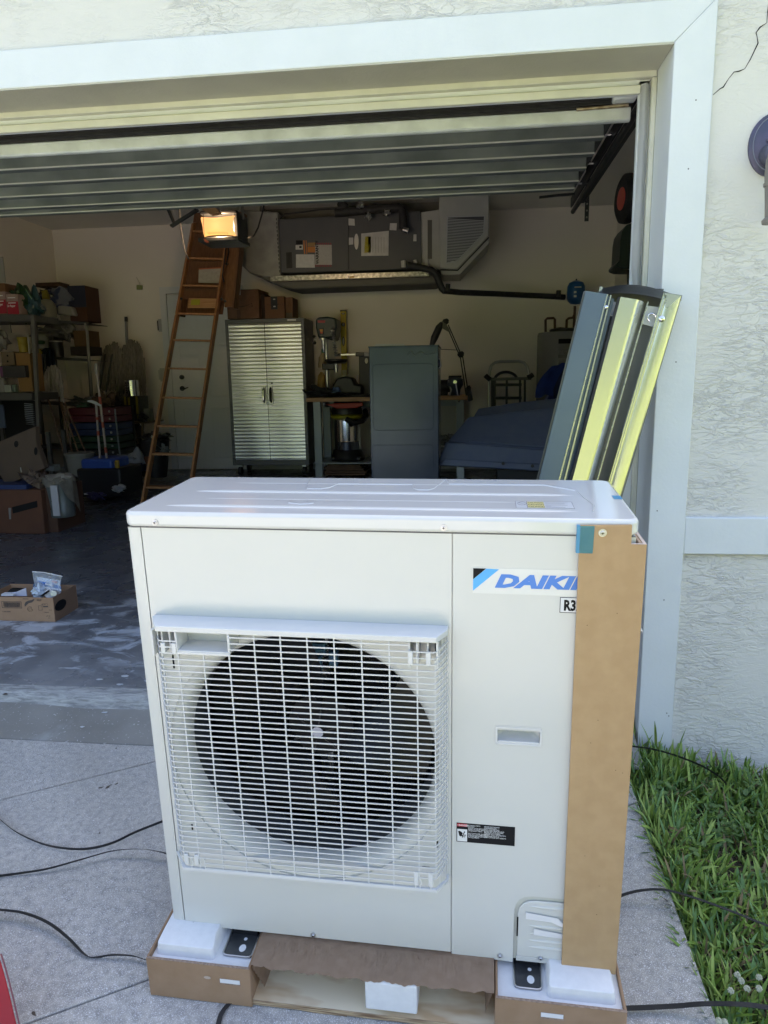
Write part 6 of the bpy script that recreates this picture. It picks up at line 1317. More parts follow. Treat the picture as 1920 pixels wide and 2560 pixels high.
def drape(u, v):
    a_ = -2.6+u*3.4; rr_ = r*(1.04+.10*v); d_ = v*(.05+.22*max(0, math.sin((u-.45)*3.1)))*1.0
    return Vector((rr_*math.cos(a_)*(1+.03*math.sin(u*30)), rr_*math.sin(a_), h_*1.03+.012*math.sin(u*19)-d_))
obj('cloth', MB().sheet(drape, 40, 10, .006), CLOTH, t); obj('cloth_top', MB().blob((0, 0, h_*1.0), (r*1.02, r*1.02, .035), .4, 77, 22, 8), CLOTH, t)
text('lettering', 'A', .09, INK, t, front(-.02, -r*.93, h_*.45), .002, 0, 1)
t, w2, h_ = box_thing('white_board_strip', 'narrow white strip leaning against the grey bucket', 'board strip', (129, 1214, 146, 1290), 3.60, .012, mat('strip_white', (.36, .37, .42), .6), bev=.001, part='strip')
t, r, h_ = lathe_thing('white_bucket', 'off-white plastic bucket behind the blue basin', 'bucket', 204, 1132, 1188, 66, 5.4, [(.8, 0), (.95, .9), (1.02, .92), (1.02, 1), (.95, 1)], mat('bucket_white', (.25, .255, .24), .5))
box_thing('small_white_box', 'small white box beside the grey bucket', 'box', (113, 1164, 134, 1178), 4.4, .1, mat('box_pale_blue', (.2, .25, .28), .5))
t, w2, h_ = box_thing('black_tote', 'large black storage tote on the garage floor', 'tote', (193, 1172, 303, 1243), 4.85, .45, mat('tote_black', (.006, .007, .010), .5), bev=.02); obj('tote_label', MB().box(-w2+.06, -w2+.15, -.004, -.001, h_*.86, h_*.91), LG, t)
t, w2, h_ = box_thing('blue_basin', 'blue plastic basin on top of the black tote', 'basin', (201, 1148, 281, 1179), 4.9, .35, BLUETUB, bev=.025)
t, w2, h_ = box_thing('yellow_gadget', 'small yellow and black gadget beside the blue basin', 'tool', (286, 1151, 295, 1171), 4.88, .04, mat('gadget_yellow', (.3, .2, .02), .4), bev=.01)
bl('white_rag', 'white rag lying on the floor beside the black tote', 'rag', (295, 1222), (.05, .05, .03), BAGM, 47, 'rag', 4.7, .5)
bl('purple_rag', 'dark blue bag on the floor under the tote', 'bag', (240, 1240), (.09, .05, .04), mat('rag_purple', (.02, .02, .08), .5), 48, 'bag', 4.65, .4)
# broom handles
for i, (a_, b_, lb) in enumerate((((121, 998), (168, 1160), 'leftmost thin broom handle of the bundle by the shelf'), ((149, 998), (181, 1132), 'second broom handle of the bundle by the shelf'), ((148, 990), (196, 1132), 'third broom handle crossing the bundle by the shelf'), ((152, 985), (214, 1130), 'rightmost broom handle of the bundle by the shelf'))):
    t = thing('broom_handle', lb, 'broom', at(*b_, 5.9), group='broom handles by the shelf'); obj('stick', MB().tube([at(*a_, 6.0), at(*b_, 5.75)], .009, 8), mat('broom_wood', (.20, .13, .09), .7), t, world=True)
t = thing('dust_mop', 'white string mop head upside down on a broom handle beside the shelf', 'mop', at(130, 990, 5.95)); mm = MB(); rnd = random.Random(5)
mm.blob(at(133, 955, 5.98), (.085, .08, .17), .15, 51, 16, 12)
obj('mop_core', mm, MOPW, t, world=True)
def strings(c, rx, rz, Y, n, mt_, parent, seed, drop=1.0):
    rnd = random.Random(seed); m_ = MB()
    for i in range(n):
        a_ = rnd.uniform(-1, 1); b_ = rnd.uniform(-.1, 1.0); x = c[0]+a_*rx; y0_ = c[1]-rz*math.sqrt(max(0, 1-a_*a_))*.95+rnd.uniform(0, rz*.5); L_ = rz*rnd.uniform(.8, 1.5)*drop
        yy = Y-rnd.uniform(0, .08); w_ = rnd.uniform(-1.5, 1.5)
        m_.tube([at(x, y0_, yy), at(x+w_+a_*2, y0_+L_*.35, yy-.01), at(x-w_+a_*3, y0_+L_*.7, yy), at(x+w_*.5+a_*2, min(y0_+L_, c[1]+rz*1.05), yy+.01)], .007, 5)
    return obj('strings', m_, mt_, parent, world=True, kind='stuff')
strings((133, 955), 24, 46, 5.92, 110, MOPW, t, 3)
for i, (cx, cy, rx_, rz_, lb) in enumerate(((284, 912, 31, 62, 'left brown string mop head hanging on the back wall'), (330, 915, 32, 72, 'right brown string mop head hanging on the back wall'))):
    t = thing('string_mop', lb, 'mop', at(cx, cy+50, 7.05), group='brown mops on the back wall'); obj('mop_core', MB().blob(at(cx, cy, 7.1), (.033*rx_/8, .07, .0042*rz_), .12, 61+i, 18, 14), MOPM, t, world=True); strings((cx, cy), rx_, rz_, 7.04, 150, MOPM, t, 9+i, 1.1)
t = thing('mop_pole', 'grey pole with a black tip standing between the two brown mops', 'pole', at(317, 850, 7.1)); obj('pole', MB().tube([at(315, 798, 7.1), at(318, 870, 7.1)], .016, 10), mat('pole_grey', (.2, .2, .19), .5), t, world=True); obj('tip', MB().tube([at(315, 792, 7.1), at(315.5, 804, 7.1)], .02, 10), BLKP, t, world=True)
for i, (a_, b_, lb) in enumerate((((263, 885), (250, 975), 'left thin black pole in front of the brown mops'), ((281, 885), (265, 980), 'right thin black pole in front of the brown mops'))):
    t = thing('thin_pole', lb, 'pole', at(*b_, 6.9), group='thin black poles'); obj('pole', MB().tube([at(*a_, 6.95), at(*b_, 6.9)], .010, 8), BLKP, t, world=True)
# pale banded poles
def banded(label, pts, bands, Y, tip=None):
    t = thing('banded_pole', label, 'pole', at(*pts[-1], Y), group='pale poles by the drawer tower')
    obj('pole', MB().tube([at(*p_, Y) for p_ in pts], .011, 8), mat('pole_pale', (.34, .29, .27), .5), t, world=True)
    for f0, f1 in bands:
        a_, b_ = at(*pts[0], Y), at(*pts[-1], Y); obj('red_band', MB().cyl(a_+(b_-a_)*f0, a_+(b_-a_)*f1, .0125, n=10), mat('band_red', (.32, .06, .03), .5), t, world=True)
    return t
t = banded('tall pale pole with red bands standing in the blue basin', ((239.5, 910), (267, 1146)), ((.34, .42), (.61, .67), (.88, .94)), 5.0); obj('tip', MB().tube([at(239.5, 909, 5), at(241.5, 935, 5)], .014, 8), mat('tip_grey', (.25, .26, .26), .4), t, world=True)
t = banded('shorter pale pole with a curved white head in the blue basin', ((240, 1008), (250, 1146)), ((.25, .30), (.50, .58)), 5.0); obj('curved_head', MB().tube([at(x, y, 4.98) for x, y in ((220, 1003), (230, 1004), (240, 1008), (252, 1014))], [.008, .014, .014, .008], 8), mat('head_pale', (.45, .5, .52), .4), t, world=True)
t = thing('thin_grey_rod', 'thin grey rod standing right of the drawer tower', 'pole', at(298, 1130, 5.8), group='pale poles by the drawer tower'); obj('pole', MB().tube([at(287, 1022, 5.8), at(300, 1140, 5.8)], .009, 8), mat('rod_grey', (.16, .19, .21), .5), t, world=True)
t = thing('white_rod', 'thin white rod leaning left of the brown mops', 'pole', at(229, 980, 6.5), group='pale poles by the drawer tower'); obj('pole', MB().tube([at(221, 900, 6.5), at(230, 985, 6.5)], .009, 8), mat('rod_white', (.36, .35, .32), .5), t, world=True)
# drawer tower
YD = 6.0; x0, x1, _, _ = rect(172, 1020, 294, 1145, YD); dt = thing('drawer_tower', 'tower of red, blue, green and black plastic drawers', 'drawer unit', ((x0+x1)/2, YD, floor_z(YD)))
x0 = at(176, 1080, YD).x; x1 = at(296, 1080, YD).x
for i, (y0_, y1_, m_) in enumerate(((1019, 1038, DRED), (1039, 1055, DRED), (1057, 1073, mat('drawer_blue', (.012, .03, .10), .4)), (1074, 1089, mat('drawer_blue', (.012, .03, .10), .4)), (1091, 1105, mat('drawer_green', (.008, .04, .02), .4)), (1108, 1122, mat('drawer_green', (.008, .04, .02), .4)), (1124, 1138, BLKP), (1140, 1156, BLKP))):
    za, zb_ = at(280, y0_, YD).z, at(280, y1_, YD).z; d_ = obj('drawer', MB().box(x0, x1, YD, YD+.35, zb_, za), m_, dt, world=True, bev=.006)
    obj('knob', MB().blob(at(273+i*1.6, (y0_+y1_)/2, YD-.012), (.012, .012, .012), 0, 1, 8, 6), mat('knob_pale', (.5, .5, .48), .4), dt, world=True)
obj('frame', MB().box(x0-.01, x1+.01, YD+.36, YD+.38, floor_z(YD), at(280, 1016, YD).z), BLKP, dt, world=True)
bl('brown_jacket', 'brown cloth heaped on top of the drawer tower', 'cloth', (262, 1002), (.12, .1, .085), mat('cloth_brown', (.09, .055, .035), .9), 71, 'cloth', YD+.12, .4); bl('grey_clutter', 'grey crumpled bags on the left of the drawer tower', 'bag', (205, 1005), (.14, .12, .05), mat('bag_dim2', (.07, .075, .07), .6, bump=.6, bs=14, bd=.02), 72, 'bag', YD+.12, .6)
box_thing('green_box', 'small green box on the drawer tower', 'box', (192, 1007, 216, 1018), YD+.02, .1, mat('green_box', (.03, .085, .05), .6))
# side table with the yellow and black case
YTb = 6.5; tb = thing('side_table', 'small wooden side table by the back wall holding a black and yellow case', 'table', at(335, 1160, YTb))
obj('top', MB().prism([at(298, 1055, YTb), at(373, 1054, YTb), at(373, 1054, YTb)+Vector((0, .4, 0)), at(298, 1055, YTb)+Vector((0, .4, 0))], (0, 0, -.02)), mat('table_wood', (.14, .095, .05), .6), tb, world=True)
for a_, b_ in (((357, 1058), (352, 1168)), ((332, 1060), (345, 1110)), ((302, 1060), (300, 1165))): obj('leg', MB().bar(at(*a_, YTb+.02), at(*b_, YTb+.02), .022, .022, (0, 1, 0)), mat('table_wood', (.14, .095, .05), .6), tb, world=True)
t, w2, h_ = box_thing('striped_case', 'black case with yellow side stripes on the small table', 'case', (309, 990, 349, 1052), YTb+.05, .25, BLKP, bev=.01)
YD_ = mat('stripe_yellow', (.22, .18, .01), .5)
for x_ in (-w2*.72, -w2*.25, w2*.72): obj('yellow_stripe', MB().box(x_-.012, x_+.012, -.004, -.001, h_*.02, h_*.97), YD_, t)
text('lettering', 'STANLEY', .05, INK, t, Matrix.Translation((-w2*.2, -.006, h_*.08)) @ FRONT @ Matrix.Rotation(R(90), 4, 'Z'), .001, 0, .9)
t, r, h_ = lathe_thing('steel_canister', 'shiny steel canister standing on the black and yellow case', 'canister', 331, 951, 990, 32, YTb+.15, [(1, 0), (1, 1), (.95, 1.02), (0, 1.02)], CHROME)
box_thing('white_carton', 'pale carton leaning at the right end of the small table', 'box', (352, 1022, 375, 1052), YTb+.15, .1, mat('carton_pale_dim', (.17, .17, .14), .6)); t = bl('dark_boots', 'dark boots between the striped case and pale carton', 'boots', (358, 1045), (.05, .06, .05), BLKP, 73, 'boots', YTb+.02, .4)
bl('grey_bag_table', 'grey bag left of the striped case under the mops', 'bag', (300, 1020), (.09, .08, .13), mat('bag_dim3', (.05, .055, .065), .6), 74, 'bag', YTb+.2, .35)
bl('dark_sack', 'dark brown sack under the small table', 'sack', (328, 1105), (.13, .14, .16), mat('sack', (.035, .03, .028), .8), 75, 'sack', YTb+.1, .3)
t, w2, h_ = box_thing('navy_tub', 'navy tub with white lettering on the floor under the white bag', 'tub', (301, 1158, 352, 1180), 5.75, .25, mat('tub_navy', (.015, .02, .07), .5), bev=.01); text('lettering', 'Purina\nChow', .045, mat('tub_letter', (.4, .42, .46), .5), t, front(-.06, -.006, h_*.55), .001, 0, 1); obj('patch', MB().box(w2*.5, w2*.95, -.004, -.001, h_*.15, h_*.6), mat('patch_tan', (.25, .17, .1), .6), t)
t = thing('white_sack', 'pale plastic sack slumped over the navy tub', 'bag', at(330, 1158, 5.75)); obj('bag', MB().blob(at(322, 1149, 5.85), (.16, .12, .06), .35, 76, 20, 10), mat('sack_pale', (.24, .26, .28), .5, bump=.6, bs=14, bd=.02), t, world=True); obj('bag_peak', MB().tube([at(342, 1155, 5.85), at(344, 1135, 5.85), at(343, 1117, 5.85)], [.11, .06, .012], 12), mat('sack_pale', (.24, .26, .28), .5, bump=.6, bs=14, bd=.02), t, world=True)
t = thing('black_bin', 'black rubbish bin with bags on top beside the ladder', 'bin', at(385, 1195, 5.9)); obj('bin', MB().tube([at(387, 1190, 6.0), at(387, 1130, 6.0), at(388, 1092, 6.0)], [.13, .15, .15], 20), BLKP, t, world=True); obj('bag_top', MB().blob(at(393, 1093, 5.95), (.15, .12, .05), .4, 78, 18, 10), BLKP, t, world=True)
obj('white_scrap', MB().blob(at(383, 1092, 5.85), (.035, .03, .014), .3, 79, 12, 8), LG, t, world=True); obj('clear_scrap', MB().blob(at(409, 1125, 5.85), (.05, .04, .05), .6, 80, 14, 10), mat('bag_dim4', (.13, .15, .16), .4), t, world=True); obj('band', pp([(357, 1142), (384, 1140), (384, 1160), (358, 1162)], 5.84, .01), mat('band_brown', (.10, .035, .015), .7), t, world=True)

# ------------------------------------------------------------------ open carton on the floor near the door
def fl(px, py, Y): return at(px, py, Y)
bx0, bx1 = at(-6, 1552, 1.772), at(138, 1552, 1.772)
oc = thing('open_snack_carton', 'open printed brown carton on the garage floor filled with plastic bags and papers', 'box', ((bx0.x+bx1.x)/2, 1.772, floor_z(1.8)), Matrix.Identity(3))
w2 = (bx1.x-bx0.x)/2+.02; hh = at(132, 1495, 1.772).z-floor_z(1.77); dd = .21; X0_, X1_ = -w2-.04, bx1.x-oc.location.x
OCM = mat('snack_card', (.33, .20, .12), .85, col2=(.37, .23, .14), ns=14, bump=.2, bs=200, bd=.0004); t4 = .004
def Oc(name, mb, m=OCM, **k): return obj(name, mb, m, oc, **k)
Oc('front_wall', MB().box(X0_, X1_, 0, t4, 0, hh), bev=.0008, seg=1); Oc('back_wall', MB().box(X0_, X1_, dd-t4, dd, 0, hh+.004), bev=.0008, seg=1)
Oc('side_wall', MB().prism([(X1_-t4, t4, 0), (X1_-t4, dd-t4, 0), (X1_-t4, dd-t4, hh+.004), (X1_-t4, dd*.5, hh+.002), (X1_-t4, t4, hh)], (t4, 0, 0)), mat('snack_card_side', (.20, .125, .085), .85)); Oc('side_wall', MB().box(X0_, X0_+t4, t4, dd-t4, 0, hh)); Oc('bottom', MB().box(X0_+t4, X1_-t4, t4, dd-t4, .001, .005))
Oc('hand_hole', MB().prism([(X1_+.0006, dd*.28+.05*math.cos(R(t_)), hh*.55+.026*math.sin(R(t_))) for t_ in range(0, 360, 20)], (-.0004, 0, 0)), INK)
PR = mat('carton_print', (.07, .055, .05), .7)
def opx(px, py): q_ = at(px, py, 1.771); return q_.x-oc.location.x, q_.z-oc.location.z
def fr_(r_, th, m=PR):
    (xa, za), (xb, zb_) = opx(r_[0], r_[1]), opx(r_[2], r_[3]); return Oc('print_frame', MB().frame([(xa, -.0006, zb_), (xb, -.0006, zb_), (xb, -.0006, za), (xa, -.0006, za)], [(xa+th, -.0006, zb_+th), (xb-th, -.0006, zb_+th), (xb-th, -.0006, za-th), (xa+th, -.0006, za-th)], (0, .0003, 0)), m)
fr_((3, 1503, 55, 1521), .0025)
rnd = random.Random(11); bars = MB(); xa, za = opx(6, 1505); xb, zb_ = opx(52, 1519); x = xa+.003
while x < xb-.002:
    w_ = rnd.choice((.0006, .001, .0016)); bars.box(x, x+w_, -.0008, -.0005, zb_+.001, za-.001); x += w_+rnd.choice((.0008, .0013))
Oc('barcode', bars, PR, kind='stuff')
def ot(body, px, py, size, sq=1, b_=.0002): x_, z_ = opx(px, py); text('lettering', body, size, PR, oc, front(x_, -.0009, z_), b_, 0, sq)
ot('0 12345 678905', 6, 1530, .0075, .9); ot('SNACKS', 57, 1498, .0055, 1.4); ot('KEEP DRY\nFRAGILE', 92, 1500, .0055, 1.1); ot('NET WT', 103, 1512, .006, 1); ot('12 CT', 122, 1526, .006, 1); ot('CARTON', 110, 1532, .006, 1); ot('LOT 25', 115, 1541, .007, 1); ot('A 2', 121, 1546, .007, 1)
def poly(name, pts, m=PR): Oc(name, MB().prism([(opx(*p_)[0], -.0008, opx(*p_)[1]) for p_ in pts], (0, .0003, 0)), m)
poly('logo_swoosh', [(62, 1517), (61, 1511), (64, 1505), (70, 1502), (79, 1500), (86, 1497), (85, 1501), (80, 1506), (72, 1508), (67, 1512)])
x_, z_ = opx(75, 1523)
Oc('logo_ring', MB().tube([(x_+.013*math.cos(R(t_)), -.0008, z_+.013*math.sin(R(t_))) for t_ in range(40, 380, 20)], .0011, 5, flat=.4), PR); Oc('logo_ring', MB().tube([(x_+.001+.008*math.cos(R(t_)), -.0008, z_+.006*math.sin(R(t_))) for t_ in range(0, 360, 30)], .0008, 5, True, flat=.4), PR)
fr_((95, 1514, 106, 1526), .0015); fr_((106, 1509, 120, 1517), .001); poly('print_block', [(108, 1515), (120, 1515), (120, 1518), (108, 1518)])
# contents: things lying in the carton
t = thing('blue_wipes_bag', 'clear zip bag holding blue and white packets standing in the open carton', 'zip bag', at(112, 1500, 1.87))
pb = [at(81, 1429, 1.90), at(157, 1440, 1.90), at(152, 1470, 1.88), at(153, 1490, 1.85), at(80, 1490, 1.85), at(88, 1462, 1.88)]
def zb(u, v):
    a_ = at(81+4*v*(1-v)+8*min(1, v*2)*(v < 2), 1429+58*v, 1.90-.05*v); b_ = at(157-9*math.sin(math.pi*v)-1*v, 1438+50*v, 1.90-.05*v); p_ = a_*(1-u)+b_*u
    return p_+Vector((0, -.012*math.sin(u*9+v*4), .003*math.sin(u*11)))
obj('bag_film', MB().sheet(zb, 16, 12, .0015), CLEAR, t, world=True)
def slab_(pts, Y, m, name='packet', th=.008): obj(name, MB().prism([at(x, y, Y) for x, y in pts], (0, th, 0)), m, t, world=True, bev=.002)
BP = mat('packet_blue', (.02, .13, .42), .35, col2=(.03, .2, .52), ns=30); BW = mat('packet_white', (.62, .70, .80), .4, col2=(.5, .6, .74), ns=25)
slab_([(91, 1442), (151, 1452), (149, 1466), (93, 1455)], 1.893, BW); slab_([(93, 1452), (151, 1467), (152, 1480), (90, 1467)], 1.885, BP); slab_([(88, 1462), (153, 1474), (153, 1478), (88, 1466)], 1.878, PAPER, 'white_stripe', .004); slab_([(128, 1451), (143, 1454), (143, 1459), (130, 1456)], 1.888, mat('packet_pink', (.55, .25, .25), .5), 'pink_print', .003)
slab_([(112, 1458), (133, 1462), (132, 1466), (113, 1462)], 1.878, PAPER, 'white_print', .003)
obj('zip_edge', MB().tube([at(81, 1429, 1.899), at(110, 1431, 1.897), at(156, 1441, 1.899)], .0022, 6), PAPER, t, world=True)
t = thing('white_bag_in_carton', 'crumpled white bag in the open carton below the zip bag', 'bag', at(98, 1500, 1.85)); obj('bag', MB().blob(at(97, 1480, 1.86), (.032, .03, .032), .4, 91, 16, 12), BW, t, world=True)
t = thing('white_jar', 'white jar with a pale cap lying in the right end of the open carton', 'jar', at(128, 1492, 1.84)); obj('jar', MB().tube([at(124, 1482, 1.88), at(124, 1485, 1.82)], .022, 16), PAPER, t, world=True); obj('cap', MB().tube([at(134, 1483, 1.85), at(134, 1484, 1.81)], .014, 14), mat('cap_cream', (.7, .72, .62), .4), t, world=True)
t = thing('black_marker', 'black strap lying slanted in the open carton', 'strap', at(108, 1488, 1.82)); obj('strap', MB().prism([at(x, y, 1.80) for x, y in ((98, 1491), (112, 1481), (118, 1477), (118, 1482), (106, 1491))], (0, .02, 0)), INK, t, world=True)
t = thing('white_papers', 'white booklet with a black page in the left of the open carton', 'booklet', at(30, 1490, 1.86)); obj('booklet', MB().prism([at(x, y, 1.85) for x, y in ((3, 1490), (4, 1485), (40, 1480), (64, 1470), (67, 1490))], (0, .004, 0)), mat('paper_blue', (.55, .56, .68), .6), t, world=True); obj('black_page', MB().prism([at(x, y, 1.86) for x, y in ((18, 1480), (26, 1472), (60, 1473), (42, 1480))], (0, .02, 0)), INK, t, world=True); obj('white_block', MB().prism([at(x, y, 1.83) for x, y in ((3, 1485), (33, 1485), (33, 1490), (3, 1490))], (0, .03, 0)), PAPER, t, world=True)
t = thing('blue_pouch', 'dark blue pouch standing beside the white bag in the carton', 'pouch', at(84, 1488, 1.86)); obj('pouch', MB().prism([at(x, y, 1.87) for x, y in ((79, 1488), (83, 1460), (90, 1458), (86, 1489))], (0, .01, 0)), mat('pouch_blue', (.05, .10, .2), .4), t, world=True)

# ------------------------------------------------------------------ packing straps
def strap(label, pts, w_, heights, edge=0.0, name='packing_strap', world_y=None):
    P = [gpt(x, y, h_) for (x, y), h_ in zip(pts, heights)] if world_y is None else [at(x, y, world_y) for x, y in pts]
    # smooth the path
    Q_ = []
    n_ = len(P)
    for i in range(n_-1):
        p0, p1, p2, p3 = P[max(i-1, 0)], P[i], P[i+1], P[min(i+2, n_-1)]
        for k in range(8):
            s_ = k/8; Q_.append(.5*((2*p1)+(p2-p0)*s_+(2*p0-5*p1+4*p2-p3)*s_*s_+(3*p1-p0-3*p2+p3)*s_**3))
    Q_.append(P[-1]); m_ = MB()
    top = []; bot = []
    for i, q_ in enumerate(Q_):
        t_ = (Q_[min(i+1, len(Q_)-1)]-Q_[max(i-1, 0)]).normalized(); sd_ = t_.cross(NG).normalized(); e_ = edge if not callable(edge) else edge(i/len(Q_))
        wv = (sd_*math.cos(e_)+NG*math.sin(e_))*w_/2
        top.append(q_+wv); bot.append(q_-wv)
    fs = []; n_ = len(Q_)
    th_ = NG*.0011
    vs_ = top+bot+[p+th_ for p in top]+[p+th_ for p in bot]
    for i in range(n_-1): fs += [(i, i+1, n_+i+1, n_+i), (2*n_+i, 3*n_+i, 3*n_+i+1, 2*n_+i+1), (i, 2*n_+i, 2*n_+i+1, i+1), (n_+i, n_+i+1, 3*n_+i+1, 3*n_+i)]
    t = thing(name, label, 'strap', P[0], group='black packing straps round the pallet')
    obj('band', m_.faces(vs_, fs), RUBBER, t, world=True, smooth=60); return t
strap('thin black strap curving farthest away on the driveway left of the unit', [(-420, 1960), (-200, 1950), (-40, 2015), (0, 2049), (40, 2080), (100, 2108), (160, 2121), (220, 2122), (280, 2108), (340, 2080), (412, 2051), (480, 2020)], .010, [.006, .006, .008, .008, .008, .008, .01, .01, .012, .012, .014, .02], 1.25)
strap('thin black strap arching behind the lower left of the unit', [(-420, 2170), (-200, 2200), (-40, 2194), (0, 2190), (60, 2182), (120, 2172), (200, 2150), (280, 2128), (350, 2123), (400, 2130), (422, 2137), (480, 2160)], .012, [.006, .006, .006, .006, .008, .012, .02, .025, .03, .03, .028, .02], lambda s: 1.45-s*1.0)
strap('broad black strap in the left foreground ending at the pallet corner', [(-420, 2330), (-200, 2285), (-50, 2271), (0, 2275), (60, 2283), (120, 2307), (170, 2345), (210, 2385), (235, 2394), (280, 2388), (330, 2390), (372, 2402), (430, 2415)], .0135, [.01, .02, .03, .03, .03, .028, .02, .008, .003, .012, .014, .012, .010], lambda s: .75-.3*math.sin(s*6))
strap('black strap springing from the wall into the grass', [(1530, 1862), (1580, 1866), (1640, 1875), (1700, 1893), (1760, 1918), (1800, 1944), (1816, 1962)], .012, [.0]*7, .9, world_y=.82)
strap('black strap arching over the driveway edge into the grass', [(1500, 2275), (1545, 2243), (1600, 2227), (1660, 2225), (1730, 2243), (1820, 2275), (1920, 2315), (1980, 2335)], .013, [.02, .03, .04, .05, .06, .07, .08, .08], .35)
strap('broad black strap across the bottom right corner over the grass', [(1500, 2520), (1565, 2521), (1680, 2516), (1760, 2510), (1850, 2511), (1920, 2519), (1990, 2530)], .014, [.012, .015, .02, .04, .06, .06, .06], .2)
strap('short black strap passing under the front of the pallet', [(540, 2600), (546, 2560), (556, 2530), (578, 2505), (600, 2490)], .011, [.004, .004, .004, .003, .002], .2)

# ------------------------------------------------------------------ red tool case edge at the lower left
t = thing('red_tool_case', 'smooth red tool case edge reaching in at the bottom left corner', 'tool case', gpt(-60, 2560, 0))
P0 = [at(0, 2385, -.22), at(9, 2412, -.22), at(20, 2452, -.22), at(33, 2505, -.22), at(46, 2562, -.22), at(52, 2600, -.22), at(-160, 2640, -.22), at(-160, 2380, -.22), at(-12, 2376, -.22)]
obj('case_shell', MB().prism(P0, (-.20, .06, 0)), REDP, t, world=True, bev=.012, seg=3)
obj('case_rim', MB().tube([q_+Vector((.002, .0, 0)) for q_ in P0[:6]], .0016, 8), mat('rim_grey', (.22, .08, .10), .4), t, world=True)

# ------------------------------------------------------------------ wall lamp at the right edge
lq = at(1908, 362, YS-.012); wlp = thing('wall_lantern', 'weathered blue-bronze wall lantern at the right edge of the stucco wall', 'wall lamp', (lq.x, YS, lq.z))
rr = .066
RX = Matrix.Rotation(R(90), 4, 'X')
LBR = mat('weathered_bronze', (.075, .08, .125), .5, .35, col2=(.11, .10, .17), ns=18, nd=6, bump=.3, bs=60, bd=.001)
def Wl(name, mb, m=LBR, **k): return obj(name, mb, m, wlp, **k)
cxl = at(1930, 362, YS).x-lq.x
sc = Matrix.Diagonal((1.0, 1, 1.28, 1)) @ RX
Wl('back_plate', MB().lathe([(rr*1.02, 0), (rr*1.02, .008), (rr*.9, .013), (rr*.86, .018), (rr*.82, .019), (rr*.5, .030), (0, .036)], (cxl, 0, 0), 48, sc))
Wl('plate_bead', MB().lathe([(rr*.86, .0175), (rr*.88, .0195), (rr*.90, .0165)], (cxl, 0, 0), 48, sc), mat('bronze_worn', (.24, .26, .34), .4, .4))
Wl('screw_cap', MB().blob((cxl-.024, -.033, .006), (.006, .006, .007), 0, 1, 12, 8))
Wl('arm_socket', MB().tube([(cxl-.012, -.02, -.03), (cxl-.020, -.05, -.036), (cxl-.020, -.075, -.038)], [.03, .028, .026], 18))
Wl('arm', MB().tube([(cxl-.022, -.07, -.042), (cxl-.021, -.072, -.10), (cxl-.017, -.072, -.17), (cxl-.015, -.072, -.212)], [.017, .019, .017, .016], 16), mat('arm_taupe', (.22, .20, .185), .5, .2))
Wl('arm_ring', MB().tube([(cxl-.020, -.072, -.120), (cxl-.020, -.072, -.128)], .0215, 16), mat('arm_taupe', (.22, .20, .185), .5, .2)); Wl('arm_foot', MB().lathe([(.016, 0), (.024, -.008), (.022, -.018), (.014, -.018)], (cxl-.015, -.072, -.212), 18), mat('arm_taupe', (.22, .20, .185), .5, .2))

# ------------------------------------------------------------------ paint flakes and grit on floor and apron
FLK = mat('paint_flake', (.55, .58, .62), .7)
def flake(c, s_, seed, lab):
    rnd = random.Random(seed); t = thing('paint_flake', lab, 'paint flake', c, group='paint flakes on the concrete'); n_ = 9
    obj('flake', MB().prism([(s_*(.6+.6*rnd.random())*math.cos(2*math.pi*i/n_), s_*.55*(.5+.8*rnd.random())*math.sin(2*math.pi*i/n_), .001) for i in range(n_)], (0, 0, .0012)), FLK, t)
fk = [((248, 1700), .013, 'pale paint flake on the garage floor close to the lip, left of its pair'), ((312, 1692), .020, 'largest pale paint flake on the garage floor by the lip'), ((300, 1712), .012, 'pale paint flake just below the largest one'), ((28, 1660), .008, 'small pale flake on the garage floor near the left edge'), ((205, 1480), .004, 'tiny flake on the floor right of the carton')]
for i, ((px, py), s_, lb) in enumerate(fk): flake(foot(px, py)+Vector((0, 0, .001)), s_, 20+i, lb)
t_ = gpt(220, 1815); flake(Vector((t_.x, t_.y-.035, -.021+.0)), .010, 31, 'white curled flake in the middle of the apron')
q_ = at(260, 1752, 1.0); flake(Vector((q_.x, 1.0, -.009)), .012, 32, 'white flake on the slope just below the lip')
lf = thing('dry_leaf', 'small dry brown leaf on the lip of the garage floor at the left', 'leaf', at(15, 1737, 1.052)+Vector((0, -.004, .004))); obj('blade', MB().sheet(lambda u, v: Vector((.022*(u-.5), .008*(v-.5)*math.sin(math.pi*u)*2, .003*math.sin(u*3))), 8, 3, .0006), mat('dry_leaf', (.10, .05, .03), .8), lf)

